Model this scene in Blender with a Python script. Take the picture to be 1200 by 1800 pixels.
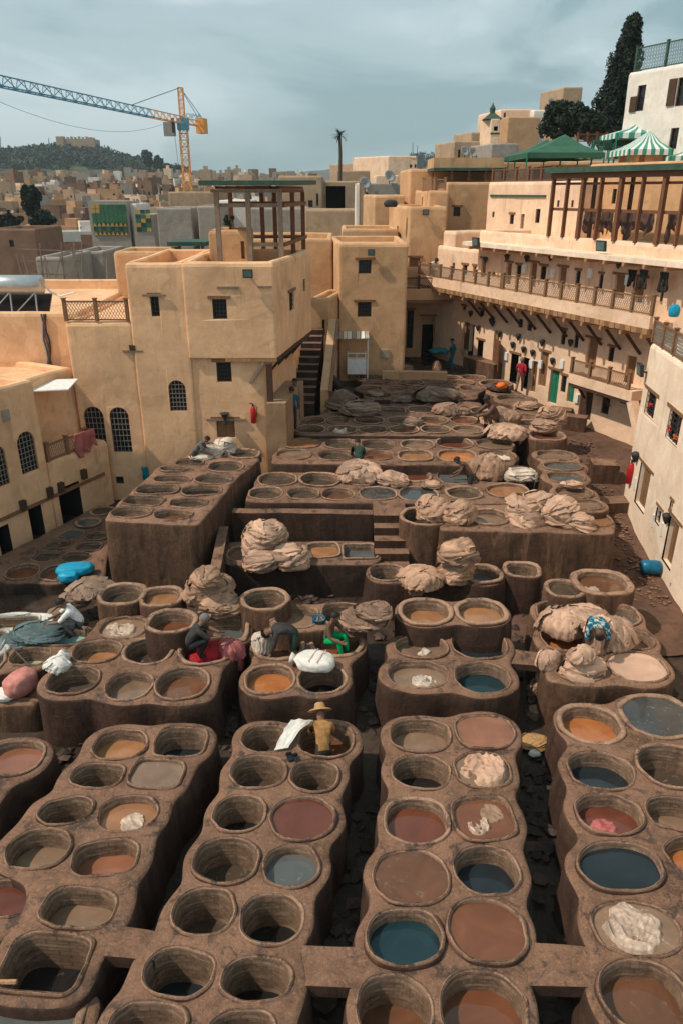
import bpy, bmesh, math, random
import numpy as np
from mathutils import Vector, Matrix, noise
from mathutils.geometry import delaunay_2d_cdt
R = math.radians
for o in list(bpy.data.objects): bpy.data.objects.remove(o)
scene = bpy.context.scene
col = scene.collection
rng = random.Random(7)

# ------------------------------------------------------------------ camera
F, CX, CY, ZC = 1300.0, 600.0, 900.0, 11.4      # focal length in photo pixels, centre, height over the yard floor
PT = math.atan(566 / F)
cd = bpy.data.cameras.new('camera'); cam = bpy.data.objects.new('camera', cd); col.objects.link(cam)
cam.location = (0, 0, ZC); cam.rotation_euler = (math.pi/2 - PT, 0, 0)
cd.sensor_fit = 'VERTICAL'; cd.sensor_height = 36; cd.lens = 36*F/1800
cd.clip_start = 0.3; cd.clip_end = 6000
scene.camera = cam
scene.render.resolution_x = 682; scene.render.resolution_y = 1024

# ------------------------------------------------------------------ sun and sky
SUN_EL, SUN_AZ = 52.0, 15.0          # azimuth: degrees from -X towards the viewer
sv = Vector((-math.cos(R(SUN_EL))*math.cos(R(SUN_AZ)), -math.cos(R(SUN_EL))*math.sin(R(SUN_AZ)), math.sin(R(SUN_EL))))
sd = bpy.data.lights.new('sun', 'SUN'); sd.energy = 3.6; sd.angle = R(1.2); sd.color = (1.0, 0.88, 0.74)
sun = bpy.data.objects.new('sun', sd); col.objects.link(sun)
sun.rotation_euler = sv.to_track_quat('Z', 'Y').to_euler(); sun.location = sv*60
world = bpy.data.worlds.new('World'); scene.world = world; world.use_nodes = True
nt = world.node_tree; nt.nodes.clear()
def wn(t, **k):
    n = nt.nodes.new(t)
    for a, b in k.items(): setattr(n, a, b)
    return n
wo = wn('ShaderNodeOutputWorld'); bg = wn('ShaderNodeBackground'); bg.inputs['Strength'].default_value = 0.1
sky = wn('ShaderNodeTexSky', sky_type='NISHITA', sun_disc=False, sun_elevation=R(SUN_EL), air_density=1.0, dust_density=2.5, ozone_density=1.5)
sky.sun_rotation = math.atan2(sv.x, sv.y)
tc = wn('ShaderNodeTexCoord'); mp = wn('ShaderNodeMapping'); mp.inputs['Scale'].default_value = (1.0, 1.0, 3.0)
n1 = wn('ShaderNodeTexNoise'); n1.inputs['Scale'].default_value = 2.6; n1.inputs['Detail'].default_value = 7; n1.inputs['Roughness'].default_value = 0.5
n1.inputs['Distortion'].default_value = 0.5
cr = wn('ShaderNodeValToRGB'); cr.color_ramp.interpolation = 'EASE'
cr.color_ramp.elements[0].position = 0.39; cr.color_ramp.elements[0].color = (3.3, 4.85, 5.2, 1)
cr.color_ramp.elements[1].position = 0.63; cr.color_ramp.elements[1].color = (7.2, 8.5, 8.9, 1)
e = cr.color_ramp.elements.new(0.5); e.color = (5.1, 6.6, 6.95, 1)
mx = wn('ShaderNodeMix', data_type='RGBA'); mx.inputs['Factor'].default_value = 0.86
L = nt.links.new
L(tc.outputs['Generated'], mp.inputs['Vector']); L(mp.outputs[0], n1.inputs['Vector']); L(n1.outputs['Fac'], cr.inputs['Fac'])
L(sky.outputs[0], mx.inputs['A']); L(cr.outputs[0], mx.inputs['B']); L(mx.outputs['Result'], bg.inputs['Color']); L(bg.outputs[0], wo.inputs['Surface'])
vs = scene.view_settings; vs.view_transform = 'Standard'; vs.look = 'None'; vs.exposure = 0.0; vs.gamma = 1.0; vs.use_curve_mapping = False
scene.render.engine = 'CYCLES'
scene.cycles.max_bounces = 6

# ------------------------------------------------------------------ survey helpers: sight lines to world points
pc, ps = math.cos(PT), math.sin(PT)
def ray(px, py):
    u = (px-CX)/F; v = (CY-py)/F
    return (u, pc+v*ps, -ps+v*pc)
def P(px, py, z):                      # point of a sight line at height z
    d = ray(px, py); t = (z-ZC)/d[2]
    return Vector((d[0]*t, d[1]*t, z))
def PY(px, py, Y):                     # point of a sight line at distance Y
    d = ray(px, py); t = Y/d[1]
    return Vector((d[0]*t, Y, ZC+d[2]*t))
def dep(p): return p[1]*pc + (ZC-p[2])*ps
def mpp(p): return dep(p)/F            # metres per photo pixel at p

# ------------------------------------------------------------------ materials
MATS = {}
class N:
    def __init__(s, name, rough=0.9, spec=0.3):
        s.m = bpy.data.materials.new(name); s.m.use_nodes = True; s.t = s.m.node_tree
        s.b = s.t.nodes['Principled BSDF']; s.b.inputs['Roughness'].default_value = rough
        s.b.inputs['Specular IOR Level'].default_value = spec
        MATS[name] = s.m
    def n(s, t, ins=None, **k):
        x = s.t.nodes.new(t)
        for a, b in k.items(): setattr(x, a, b)
        for a, b in (ins or {}).items(): x.inputs[a].default_value = b
        return x
    def l(s, a, b): s.t.links.new(a, b)
    def coord(s, scale=(1,1,1), obj=True):
        c = s.n('ShaderNodeTexCoord') if obj == 'o' else s.n('ShaderNodeNewGeometry')
        m = s.n('ShaderNodeMapping'); m.inputs['Scale'].default_value = scale
        s.l(c.outputs['Object'] if obj == 'o' else c.outputs['Position'], m.inputs['Vector']); return m.outputs[0]
    def noise(s, vec, scale, detail=5, rough=0.55, dist=0.0):
        x = s.n('ShaderNodeTexNoise', {'Scale': scale, 'Detail': detail, 'Roughness': rough, 'Distortion': dist})
        s.l(vec, x.inputs['Vector']); return x.outputs['Fac']
    def ramp(s, fac, stops):
        x = s.n('ShaderNodeValToRGB'); e = x.color_ramp.elements
        while len(e) < len(stops): e.new(0.5)
        for i, (p, c) in enumerate(stops):
            e[i].position = p; e[i].color = (*c, 1) if not isinstance(c, (int, float)) else (c, c, c, 1)
        s.l(fac, x.inputs['Fac']); return x.outputs[0]
    def mix(s, fac, a, b, mode='MIX'):
        x = s.n('ShaderNodeMix', data_type='RGBA', blend_type=mode)
        for v, i in ((fac, 'Factor'), (a, 'A'), (b, 'B')):
            if isinstance(v, (int, float)): x.inputs[i].default_value = v
            elif isinstance(v, tuple): x.inputs[i].default_value = (*v, 1)
            else: s.l(v, x.inputs[i])
        return x.outputs['Result']
    def bump(s, h, strength=0.3, dist=0.05):
        x = s.n('ShaderNodeBump', {'Strength': strength, 'Distance': dist}); s.l(h, x.inputs['Height'])
        prev = s.b.inputs['Normal'].links
        if prev: s.l(prev[0].from_socket, x.inputs['Normal'])
        s.l(x.outputs[0], s.b.inputs['Normal'])
    def color(s, c):
        if isinstance(c, tuple): s.b.inputs['Base Color'].default_value = (*c, 1)
        else: s.l(c, s.b.inputs['Base Color'])
    def rnd(s): return s.n('ShaderNodeObjectInfo').outputs['Random']
def sc(c, k): return tuple(min(1, x*k) for x in c)

def plaster(name, c, var=0.3, stain=0.6, dirt=(0.2, 0.12, 0.07)):
    m = N(name, 0.92, 0.15); v = m.coord()
    big = m.noise(v, 0.55, 6, 0.6, 0.3); mid = m.noise(v, 2.6, 7, 0.65); fine = m.noise(v, 16, 6, 0.65)
    a = m.ramp(big, [(0.3, sc(c, 1-var)), (0.5, c), (0.72, sc(c, 1+var*0.7))])
    b = m.mix(m.ramp(mid, [(0.35, 0.0), (0.7, 0.6)]), a, sc((c[0]*1.05, c[1]*0.97, c[2]*0.9), 0.8))
    st = m.noise(m.coord((1.6, 1.6, 0.16)), 1.3, 6, 0.7)       # rain streaks
    b = m.mix(m.ramp(st, [(0.56, 0.0), (0.8, stain)]), b, dirt)
    pat = m.noise(v, 0.9, 3, 0.4, 1.2)                        # repaired patches
    b = m.mix(m.ramp(pat, [(0.58, 0.0), (0.61, 0.45)]), b, sc((c[0]*0.95, c[1]*1.0, c[2]*1.08), 1.13))
    pt2 = m.noise(v, 1.5, 5, 0.6, 0.9); b = m.mix(m.ramp(pt2, [(0.62, 0.0), (0.66, 0.4)]), b, sc((c[0], c[1]*0.93, c[2]*0.85), 0.62))
    b = m.mix(m.ramp(fine, [(0.3, 0.22), (0.6, 0.0)]), b, sc(c, 0.6))
    m.color(b); m.bump(mid, 0.35, 0.05); m.bump(fine, 0.25, 0.012); return m.m
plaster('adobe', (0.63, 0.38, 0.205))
plaster('adobe_bright', (0.81, 0.49, 0.278))  # brighter ochre plaster of the big house and its neighbours
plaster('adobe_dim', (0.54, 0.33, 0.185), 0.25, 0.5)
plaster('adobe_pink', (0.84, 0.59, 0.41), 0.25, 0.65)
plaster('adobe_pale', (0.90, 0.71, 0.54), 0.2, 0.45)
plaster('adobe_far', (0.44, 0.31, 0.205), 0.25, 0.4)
plaster('white_wall', (0.78, 0.72, 0.65), 0.15, 0.45, (0.3, 0.26, 0.22))
plaster('grey_wall', (0.36, 0.315, 0.27), 0.2, 0.4)
plaster('stained_base', (0.34, 0.21, 0.12), 0.5, 0.9, (0.06, 0.035, 0.02))

def mud(name, top, side, wet=0.4, streak=0.6):
    m = N(name, 0.8, 0.35); v = m.coord()
    big = m.noise(v, 0.8, 6, 0.6, 0.4); mid = m.noise(v, 4.5, 7, 0.65, 0.3); fine = m.noise(v, 26, 6, 0.7)
    a = m.ramp(big, [(0.3, sc(top, 0.5)), (0.48, top), (0.68, sc(top, 1.6))])
    a = m.mix(m.ramp(mid, [(0.38, 0.0), (0.62, 0.55)]), a, sc((top[0]*1.03, top[1]*1.0, top[2]*0.98), 1.75))
    spots = m.noise(v, 2.2, 7, 0.7, 0.8)
    a = m.mix(m.ramp(spots, [(0.54, 0.0), (0.61, 0.78)]), a, (0.04, 0.026, 0.02))
    a = m.mix(m.ramp(m.noise(v, 11, 5, 0.7, 0.5), [(0.58, 0.0), (0.66, 0.55)]), a, sc(top, 1.9))      # dark wet stains
    sp1 = m.noise(v, 21, 6, 0.75, 0.4); a = m.mix(m.ramp(sp1, [(0.56, 0.0), (0.63, 0.6)]), a, sc((top[0], top[1]*1.04, top[2]*1.08), 2.3))
    sp2 = m.noise(v, 14, 7, 0.8, 0.7); a = m.mix(m.ramp(sp2, [(0.36, 0.75), (0.43, 0.0)]), a, sc(top, 0.3))
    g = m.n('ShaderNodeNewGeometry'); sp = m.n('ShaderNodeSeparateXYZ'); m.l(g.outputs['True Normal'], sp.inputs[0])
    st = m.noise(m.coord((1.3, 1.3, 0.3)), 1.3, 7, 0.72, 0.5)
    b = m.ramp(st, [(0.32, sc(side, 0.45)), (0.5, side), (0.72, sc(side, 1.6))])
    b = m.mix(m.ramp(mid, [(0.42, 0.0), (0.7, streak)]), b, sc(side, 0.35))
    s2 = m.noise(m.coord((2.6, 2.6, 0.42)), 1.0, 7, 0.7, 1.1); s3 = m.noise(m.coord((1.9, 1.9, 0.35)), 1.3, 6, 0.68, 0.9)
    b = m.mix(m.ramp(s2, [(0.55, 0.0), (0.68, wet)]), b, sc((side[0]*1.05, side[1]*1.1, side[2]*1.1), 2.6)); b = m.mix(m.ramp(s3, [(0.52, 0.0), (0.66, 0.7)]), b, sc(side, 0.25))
    c = m.mix(m.ramp(sp.outputs['Z'], [(0.25, 0.0), (0.6, 1.0)]), b, a)  # sides darker than tops: part wet stain, part shade painted into the colour
    c = m.mix(m.ramp(fine, [(0.32, 0.4), (0.55, 0.0)]), c, sc(top, 0.3))
    m.color(c)
    r = m.ramp(spots, [(0.55, 0.85), (0.66, 0.35)]); m.l(r, m.b.inputs['Roughness'])
    vor = m.n('ShaderNodeTexVoronoi', {'Scale': 2.4, 'Randomness': 1.0}, feature='DISTANCE_TO_EDGE'); 
    wv = m.n('ShaderNodeVectorMath', operation='ADD'); m.l(v, wv.inputs[0]); nn = m.n('ShaderNodeTexNoise', {'Scale': 3.0, 'Detail': 4.0}); m.l(v, nn.inputs['Vector']); m.l(nn.outputs['Color'], wv.inputs[1])
    m.l(wv.outputs[0], vor.inputs['Vector'])
    m.bump(m.ramp(vor.outputs['Distance'], [(0.0, 0.0), (0.03, 1.0)]), 0.35, 0.012)
    m.bump(mid, 0.7, 0.045); m.bump(sp2, 0.6, 0.02); m.bump(fine, 0.6, 0.014); return m.m
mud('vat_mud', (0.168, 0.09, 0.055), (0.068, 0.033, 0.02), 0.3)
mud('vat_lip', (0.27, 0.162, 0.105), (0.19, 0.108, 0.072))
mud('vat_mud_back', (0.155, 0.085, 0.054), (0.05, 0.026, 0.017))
mud('vat_mud_pale', (0.195, 0.108, 0.067), (0.125, 0.064, 0.036), 0.6)  # paler mud, sides strongly streaked
mud('vat_mud_lime', (0.52, 0.49, 0.43), (0.36, 0.33, 0.28), 0.3, 0.3)

def lining():
    m = N('vat_lining', 0.75, 0.35)
    tcn = m.n('ShaderNodeTexCoord'); uv = tcn.outputs['UV']
    br = m.n('ShaderNodeTexBrick', {'Scale': 1.0, 'Mortar Size': 0.006, 'Brick Width': 0.105, 'Row Height': 0.075, 'Color1': (0.32, 0.21, 0.13, 1), 'Color2': (0.20, 0.125, 0.078, 1), 'Mortar': (0.11, 0.07, 0.045, 1)})
    m.l(uv, br.inputs['Vector'])
    v = m.coord(); mid = m.noise(v, 5, 6, 0.65, 0.4); st = m.noise(m.coord((3, 3, 0.5)), 2.0, 5, 0.6)
    c = m.mix(m.ramp(mid, [(0.3, 0.85), (0.7, 0.15)]), br.outputs['Color'], (0.17, 0.10, 0.064))
    c = m.mix(m.ramp(st, [(0.48, 0.0), (0.75, 0.75)]), c, (0.07, 0.045, 0.03))
    sp = m.n('ShaderNodeSeparateXYZ'); m.l(uv, sp.inputs[0]); cm = m.n('ShaderNodeCombineXYZ'); m.l(sp.outputs['Y'], cm.inputs['Z']); mlt = m.n('ShaderNodeMath', operation='MULTIPLY'); mlt.inputs[1].default_value = 0.25; m.l(sp.outputs['X'], mlt.inputs[0]); m.l(mlt.outputs[0], cm.inputs['X'])
    tide = m.noise(cm.outputs[0], 7.0, 4, 0.6); c = m.mix(m.ramp(tide, [(0.52, 0.0), (0.6, 0.55)]), c, (0.38, 0.27, 0.18)); c = m.mix(m.ramp(tide, [(0.36, 0.6), (0.44, 0.0)]), c, (0.05, 0.032, 0.022))
    m.color(c); m.bump(br.outputs['Fac'], -0.5, 0.02); m.bump(mid, 0.4, 0.03)
lining()
def liquid(name, c, rough=0.06, var=0.25, foam=0.0):
    m = N('liquid_'+name, rough, 0.45); v = m.coord()
    a = m.ramp(m.noise(v, 1.3, 5, 0.55, 1.0), [(0.3, sc(c, 1-var)), (0.55, c), (0.75, sc(c, 1+var))])
    if foam: a = m.mix(m.ramp(m.noise(v, 7, 7, 0.7, 0.8), [(0.58, 0.0), (0.66, foam)]), a, (0.4, 0.36, 0.3))
    m.color(a); m.bump(m.noise(v, 9, 3, 0.5), 0.04, 0.02)
for k, c, fm in (('tan', (0.32, 0.15, 0.068), 0), ('brown', (0.14, 0.062, 0.033), 0), ('pink', (0.26, 0.108, 0.062), 0), ('orange', (0.40, 0.14, 0.045), 0),
             ('red', (0.135, 0.042, 0.024), 0), ('greytan', (0.22, 0.138, 0.09), 0), ('blue', (0.018, 0.024, 0.029), 0), ('teal', (0.012, 0.034, 0.042), 0),
             ('dark', (0.016, 0.014, 0.013), 0), ('slate', (0.10, 0.105, 0.10), 0), ('palepink', (0.56, 0.36, 0.26), 0), ('lime', (0.42, 0.43, 0.33), 0),
             ('turquoise', (0.26, 0.42, 0.40), 0), ('murk', (0.075, 0.052, 0.037), 0), ('foam', (0.25, 0.15, 0.09), 0.8), ('film', (0.055, 0.055, 0.052), 0.35), ('umber', (0.165, 0.062, 0.03), 0)):
    liquid(k, c, 0.04, 0.28, fm or {'greytan': .2, 'murk': .3, 'brown': .15, 'slate': .2, 'dark': .12}.get(k, 0))

def skin_hide(name, c, dark, f=9):
    m = N(name, 0.7, 0.3); v = m.coord()
    big = m.noise(v, 2.4, 5, 0.6, 0.5); fine = m.noise(v, f*2, 6, 0.7)
    a = m.ramp(big, [(0.3, sc(c, 0.62)), (0.5, c), (0.7, sc(c, 1.25))])
    a = m.mix(m.ramp(m.noise(v, 6, 5, 0.7, 0.6), [(0.52, 0.0), (0.72, 0.55)]), a, dark)
    a = m.mix(m.ramp(fine, [(0.3, 0.35), (0.55, 0.0)]), a, dark)
    g = m.n('ShaderNodeAttribute', attribute_name='fold'); ad = m.n('ShaderNodeMath', operation='ADD'); ad.inputs[1].default_value = 1.0; m.l(g.outputs['Fac'], ad.inputs[0])
    a = m.mix(1.0, a, ad.outputs[0], 'MULTIPLY')
    m.color(a); m.bump(fine, 0.35, 0.015); m.bump(m.noise(v, f, 4, 0.6, 1.0), 0.35, 0.04); return m.m
skin_hide('hide_tan', (0.44, 0.26, 0.165), (0.24, 0.14, 0.09))
skin_hide('hide_pink', (0.53, 0.33, 0.225), (0.30, 0.175, 0.12))
skin_hide('hide_brown', (0.28, 0.17, 0.115), (0.13, 0.075, 0.05))
skin_hide('hide_grey', (0.25, 0.165, 0.115), (0.085, 0.062, 0.048))
skin_hide('hide_white', (0.60, 0.50, 0.41), (0.36, 0.26, 0.19))
skin_hide('hide_wet', (0.50, 0.37, 0.28), (0.13, 0.07, 0.045)).node_tree.nodes['Principled BSDF'].inputs['Roughness'].default_value = 0.3
skin_hide('hide_teal', (0.11, 0.16, 0.165), (0.035, 0.05, 0.055))
skin_hide('hide_red', (0.42, 0.012, 0.022), (0.2, 0.005, 0.012))
skin_hide('hide_rose', (0.42, 0.12, 0.11), (0.22, 0.06, 0.055))
skin_hide('hide_dark', (0.105, 0.06, 0.045), (0.05, 0.03, 0.022))
skin_hide('hide_rag', (0.055, 0.036, 0.026), (0.015, 0.012, 0.01))

def simple(name, c, rough=0.7, var=0.2, scale=6, metal=0.0, spec=0.3, bump=0.2):
    m = N(name, rough, spec); v = m.coord(); m.b.inputs['Metallic'].default_value = metal
    nz = m.noise(v, scale, 5, 0.6)
    m.color(m.ramp(nz, [(0.3, sc(c, 1-var)), (0.7, sc(c, 1+var))])); m.bump(nz, bump, 0.02); return m.m
def woodm(name, c):
    m = N(name, 0.7, 0.25); v = m.coord((9, 9, 1.2)); nz = m.noise(v, 3, 6, 0.65, 0.3); b = m.noise(m.coord(), 1.7, 4)
    a = m.ramp(nz, [(0.3, sc(c, 0.6)), (0.55, c), (0.75, sc(c, 1.3))])
    a = m.mix(m.ramp(b, [(0.4, 0.0), (0.7, 0.35)]), a, sc(c, 0.55)); m.color(a); m.bump(nz, 0.4, 0.02)
woodm('wood', (0.26, 0.135, 0.065)); woodm('wood_dark', (0.085, 0.045, 0.028)); woodm('wood_red', (0.20, 0.085, 0.045)); woodm('wood_light', (0.42, 0.235, 0.115)); woodm('wood_grey', (0.27, 0.20, 0.15))
simple('iron', (0.035, 0.033, 0.032), 0.6); simple('iron_light', (0.23, 0.19, 0.155), 0.7); simple('green_roof', (0.045, 0.085, 0.06), 0.7, 0.3, 3)
simple('green_paint', (0.02, 0.17, 0.095), 0.5); simple('glass_dark', (0.02, 0.022, 0.024), 0.12, 0.3, 4, 0, 0.5, 0.02)
simple('interior', (0.022, 0.016, 0.012), 0.95); simple('red_paint', (0.42, 0.02, 0.02), 0.35); simple('concrete', (0.36, 0.31, 0.26), 0.9, 0.25, 3)  # interior: near black, shade of unlit rooms painted into the colour
simple('crane_yellow', (0.80, 0.36, 0.09), 0.6); simple('crane_blue', (0.09, 0.30, 0.42), 0.6); simple('crane_grey', (0.3, 0.28, 0.26), 0.6); simple('white_paint', (0.75, 0.74, 0.70), 0.5, 0.1)
simple('blue_tarp', (0.01, 0.30, 0.48), 0.45, 0.25, 5); simple('blue_barrel', (0.01, 0.14, 0.25), 0.35); simple('cyan_tarp', (0.01, 0.25, 0.29), 0.5, 0.3, 4)
simple('canopy_green', (0.03, 0.105, 0.06), 0.7, 0.2, 2); simple('stripe_white', (0.72, 0.74, 0.70), 0.7, 0.1); simple('stripe_green', (0.06, 0.27, 0.20), 0.7, 0.15)
simple('sack_white', (0.68, 0.64, 0.58), 0.8, 0.15, 7, 0, 0.2, 0.5); simple('sack_pink', (0.56, 0.22, 0.18), 0.75, 0.25, 6, 0, 0.2, 0.5); simple('print_red', (0.6, 0.36, 0.31), 0.8)
simple('foliage_dark', (0.022, 0.036, 0.022), 0.8, 0.5, 1.2); simple('foliage', (0.04, 0.065, 0.03), 0.8, 0.5, 1.2); simple('foliage_far', (0.055, 0.075, 0.055), 0.9, 0.4, 0.05); simple('bark', (0.09, 0.065, 0.045), 0.9)
simple('steel_tank', (0.48, 0.5, 0.5), 0.35, 0.1, 4, 0.6); simple('dish', (0.34, 0.33, 0.31), 0.6); simple('skin', (0.20, 0.105, 0.065), 0.6); simple('skin_dark', (0.11, 0.06, 0.042), 0.6)
simple('hair_black', (0.012, 0.010, 0.009), 0.6); simple('hair_grey', (0.16, 0.15, 0.14), 0.8); simple('straw', (0.42, 0.24, 0.10), 0.8, 0.25, 14)
for k, c in (('black', (0.02, 0.02, 0.022)), ('char', (0.045, 0.042, 0.04)), ('white', (0.66, 0.64, 0.62)), ('navy', (0.02, 0.035, 0.065)), ('blue', (0.02, 0.12, 0.2)), ('red', (0.36, 0.025, 0.045)),
             ('green', (0.03, 0.055, 0.04)), ('mustard', (0.34, 0.18, 0.065)), ('brown', (0.13, 0.07, 0.045)), ('bright_green', (0.0, 0.32, 0.1)), ('khaki', (0.24, 0.18, 0.12)), ('grey', (0.12, 0.12, 0.115)), ('teal', (0.02, 0.09, 0.12))):
    simple('cloth_'+k, c, 0.85, 0.3, 9, 0, 0.15, 0.4)
simple('orange_cloth', (0.75, 0.16, 0.02), 0.7, 0.3, 8); simple('lamp_glass', (0.10, 0.16, 0.15), 0.15, 0.2, 5, 0, 0.5)
simple('tile_green', (0.035, 0.14, 0.07), 0.4, 0.35, 0.6); simple('tile_yellow', (0.45, 0.27, 0.07), 0.4, 0.25, 0.6); simple('tile_dark', (0.03, 0.06, 0.045), 0.4, 0.4, 0.6)
def blouse():
    m = N('cloth_print', 0.8, 0.15); v = m.coord()
    m.color(m.ramp(m.noise(v, 13, 2, 0.4, 0.6), [(0.45, (0.012, 0.085, 0.15)), (0.52, (0.03, 0.22, 0.30)), (0.6, (0.5, 0.44, 0.3))]))
blouse()
def dirt(name, c, wet):
    m = N(name, 0.9, 0.3); v = m.coord()
    big = m.noise(v, 0.6, 7, 0.62, 0.6); mid = m.noise(v, 3.2, 7, 0.7, 0.4); fine = m.noise(v, 22, 6, 0.75)
    a = m.ramp(big, [(0.3, sc(c, 0.5)), (0.5, c), (0.7, sc(c, 1.5))]); a = m.mix(m.ramp(mid, [(0.45, 0.0), (0.65, 0.6)]), a, sc(c, 0.4))
    a = m.mix(m.ramp(fine, [(0.6, 0.0), (0.7, 0.5)]), a, sc(c, 2.2)); m.color(a)
    m.l(m.ramp(big, [(0.42, 0.12 if wet else 0.7), (0.55, 0.75 if wet else 0.95)]), m.b.inputs['Roughness'])
    m.bump(mid, 0.7, 0.06); m.bump(fine, 0.6, 0.02)
dirt('wet_floor', (0.055, 0.035, 0.024), True); dirt('path_dirt', (0.135, 0.072, 0.047), False); dirt('land', (0.13, 0.095, 0.062), False); dirt('far_land', (0.11, 0.10, 0.075), False)
def hill_green():
    m = N('hill_green', 0.95, 0.1); v = m.coord()
    m.color(m.ramp(m.noise(v, 0.05, 6, 0.6), [(0.35, (0.045, 0.06, 0.04)), (0.6, (0.085, 0.095, 0.06))]))
hill_green()

# ------------------------------------------------------------------ mesh helpers
def mesh(name, V, Fc, mats='adobe', smooth=False, mi=None):
    me = bpy.data.meshes.new(name); me.from_pydata([tuple(v) for v in V], [], Fc)
    for m in ([mats] if isinstance(mats, str) else mats): me.materials.append(MATS[m])
    if mi is not None: me.polygons.foreach_set('material_index', mi)
    if smooth: me.polygons.foreach_set('use_smooth', [True]*len(me.polygons))
    me.update(); return me
def link(name, me, parent=None, loc=None, rz=None):
    o = bpy.data.objects.new(name, me); col.objects.link(o)
    if parent is not None: o.parent = parent
    if loc is not None: o.location = loc
    if rz is not None: o.rotation_euler = (0, 0, rz)
    return o
def tag(o, label=None, cat=None, group=None, kind=None):
    for k, v in (('label', label), ('category', cat), ('group', group), ('kind', kind)):
        if v: o[k] = v
    return o
def thing(name, label, cat, loc=(0, 0, 0), group=None, rz=0):
    o = bpy.data.objects.new(name, None); col.objects.link(o); o.location = loc; o.rotation_euler = (0, 0, rz)
    return tag(o, label, cat, group)
class MB:
    def __init__(s): s.v = []; s.f = []; s.mi = []; s.cur = 0
    def add(s, V, Fc):
        n = len(s.v); s.v += [tuple(p) for p in V]; s.f += [tuple(i+n for i in f) for f in Fc]; s.mi += [s.cur]*len(Fc); return s
    def hexa(s, p):                  # 8 corners: bottom ring then top ring
        return s.add(p, [(3,2,1,0), (4,5,6,7), (0,1,5,4), (1,2,6,5), (2,3,7,6), (3,0,4,7)])
    def box(s, x0, x1, y0, y1, z0, z1):
        return s.hexa([(x0,y0,z0), (x1,y0,z0), (x1,y1,z0), (x0,y1,z0), (x0,y0,z1), (x1,y0,z1), (x1,y1,z1), (x0,y1,z1)])
    def fbox(s, fr, u0, u1, n0, n1, z0, z1):   # box in a facade frame
        if n1 < n0: n0, n1 = n1, n0
        return s.hexa([fr.p(u0,n1,z0), fr.p(u1,n1,z0), fr.p(u1,n0,z0), fr.p(u0,n0,z0), fr.p(u0,n1,z1), fr.p(u1,n1,z1), fr.p(u1,n0,z1), fr.p(u0,n0,z1)])
    def bar(s, a, b, w, h=None, up=(0, 0, 1)):
        a, b = Vector(a), Vector(b); h = h or w; d = (b-a).normalized(); u = Vector(up)
        if abs(d.dot(u)) > 0.95: u = Vector((0, 1, 0))
        x = d.cross(u).normalized()*(w/2); y = x.cross(d).normalized()*(h/2)
        return s.hexa([a-x-y, a+x-y, b+x-y, b-x-y, a-x+y, a+x+y, b+x+y, b-x+y])
    def tube(s, pts, rad, n=8, cap=True):
        pts = [Vector(p) for p in pts]; rr = rad if isinstance(rad, (list, tuple)) else [rad]*len(pts); V = []; Fc = []
        for i, p in enumerate(pts):
            d = (pts[min(i+1, len(pts)-1)]-pts[max(i-1, 0)]).normalized(); u = Vector((0, 0, 1)) if abs(d.z) < 0.9 else Vector((0, 1, 0))
            x = d.cross(u).normalized(); y = x.cross(d)
            V += [p+(x*math.cos(k*2*math.pi/n)+y*math.sin(k*2*math.pi/n))*rr[i] for k in range(n)]
        for i in range(len(pts)-1):
            for k in range(n): Fc.append((i*n+k, i*n+(k+1) % n, (i+1)*n+(k+1) % n, (i+1)*n+k))
        if cap: Fc += [tuple(range(n-1, -1, -1)), tuple((len(pts)-1)*n+k for k in range(n))]
        return s.add(V, Fc)
    def lathe(s, prof, n=16, c=(0, 0, 0)):
        V = []; Fc = []
        for r, z in prof: V += [(c[0]+r*math.cos(k*2*math.pi/n), c[1]+r*math.sin(k*2*math.pi/n), c[2]+z) for k in range(n)]
        for i in range(len(prof)-1):
            for k in range(n): Fc.append((i*n+k, i*n+(k+1) % n, (i+1)*n+(k+1) % n, (i+1)*n+k))
        Fc += [tuple(range(n-1, -1, -1)), tuple((len(prof)-1)*n+k for k in range(n))]
        return s.add(V, Fc)
    def build(s, name, mats, parent=None, smooth=False, loc=None, rz=None):
        return link(name, mesh(name, s.v, s.f, mats, smooth, s.mi if not isinstance(mats, str) else None), parent, loc, rz)
class Fr:                             # facade frame: u along A->B, n outwards (to the right-hand side of A->B is inside), z up
    def __init__(s, A, B, flip=1):
        s.A = Vector((A[0], A[1], 0)); d = Vector((B[0]-A[0], B[1]-A[1], 0)); s.L = d.length; s.d = d.normalized(); s.nv = Vector((s.d.y, -s.d.x, 0))*flip
    def p(s, u, n, z): q = s.A+s.d*u+s.nv*n; return Vector((q.x, q.y, z))
    def hit(s, px, py, n=0.0):        # (u, z) where a sight line meets the facade plane shifted outwards by n
        d = ray(px, py); A = s.A+s.nv*n; t = A.dot(s.nv)/(d[0]*s.nv.x+d[1]*s.nv.y)
        q = Vector((d[0]*t, d[1]*t, 0))-A; return q.dot(s.d), ZC+d[2]*t
def nz(p, k=1.0, sd=0.0): return noise.noise(Vector((p[0]*k+sd, p[1]*k+sd*1.7, p[2]*k-sd)))
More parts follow.
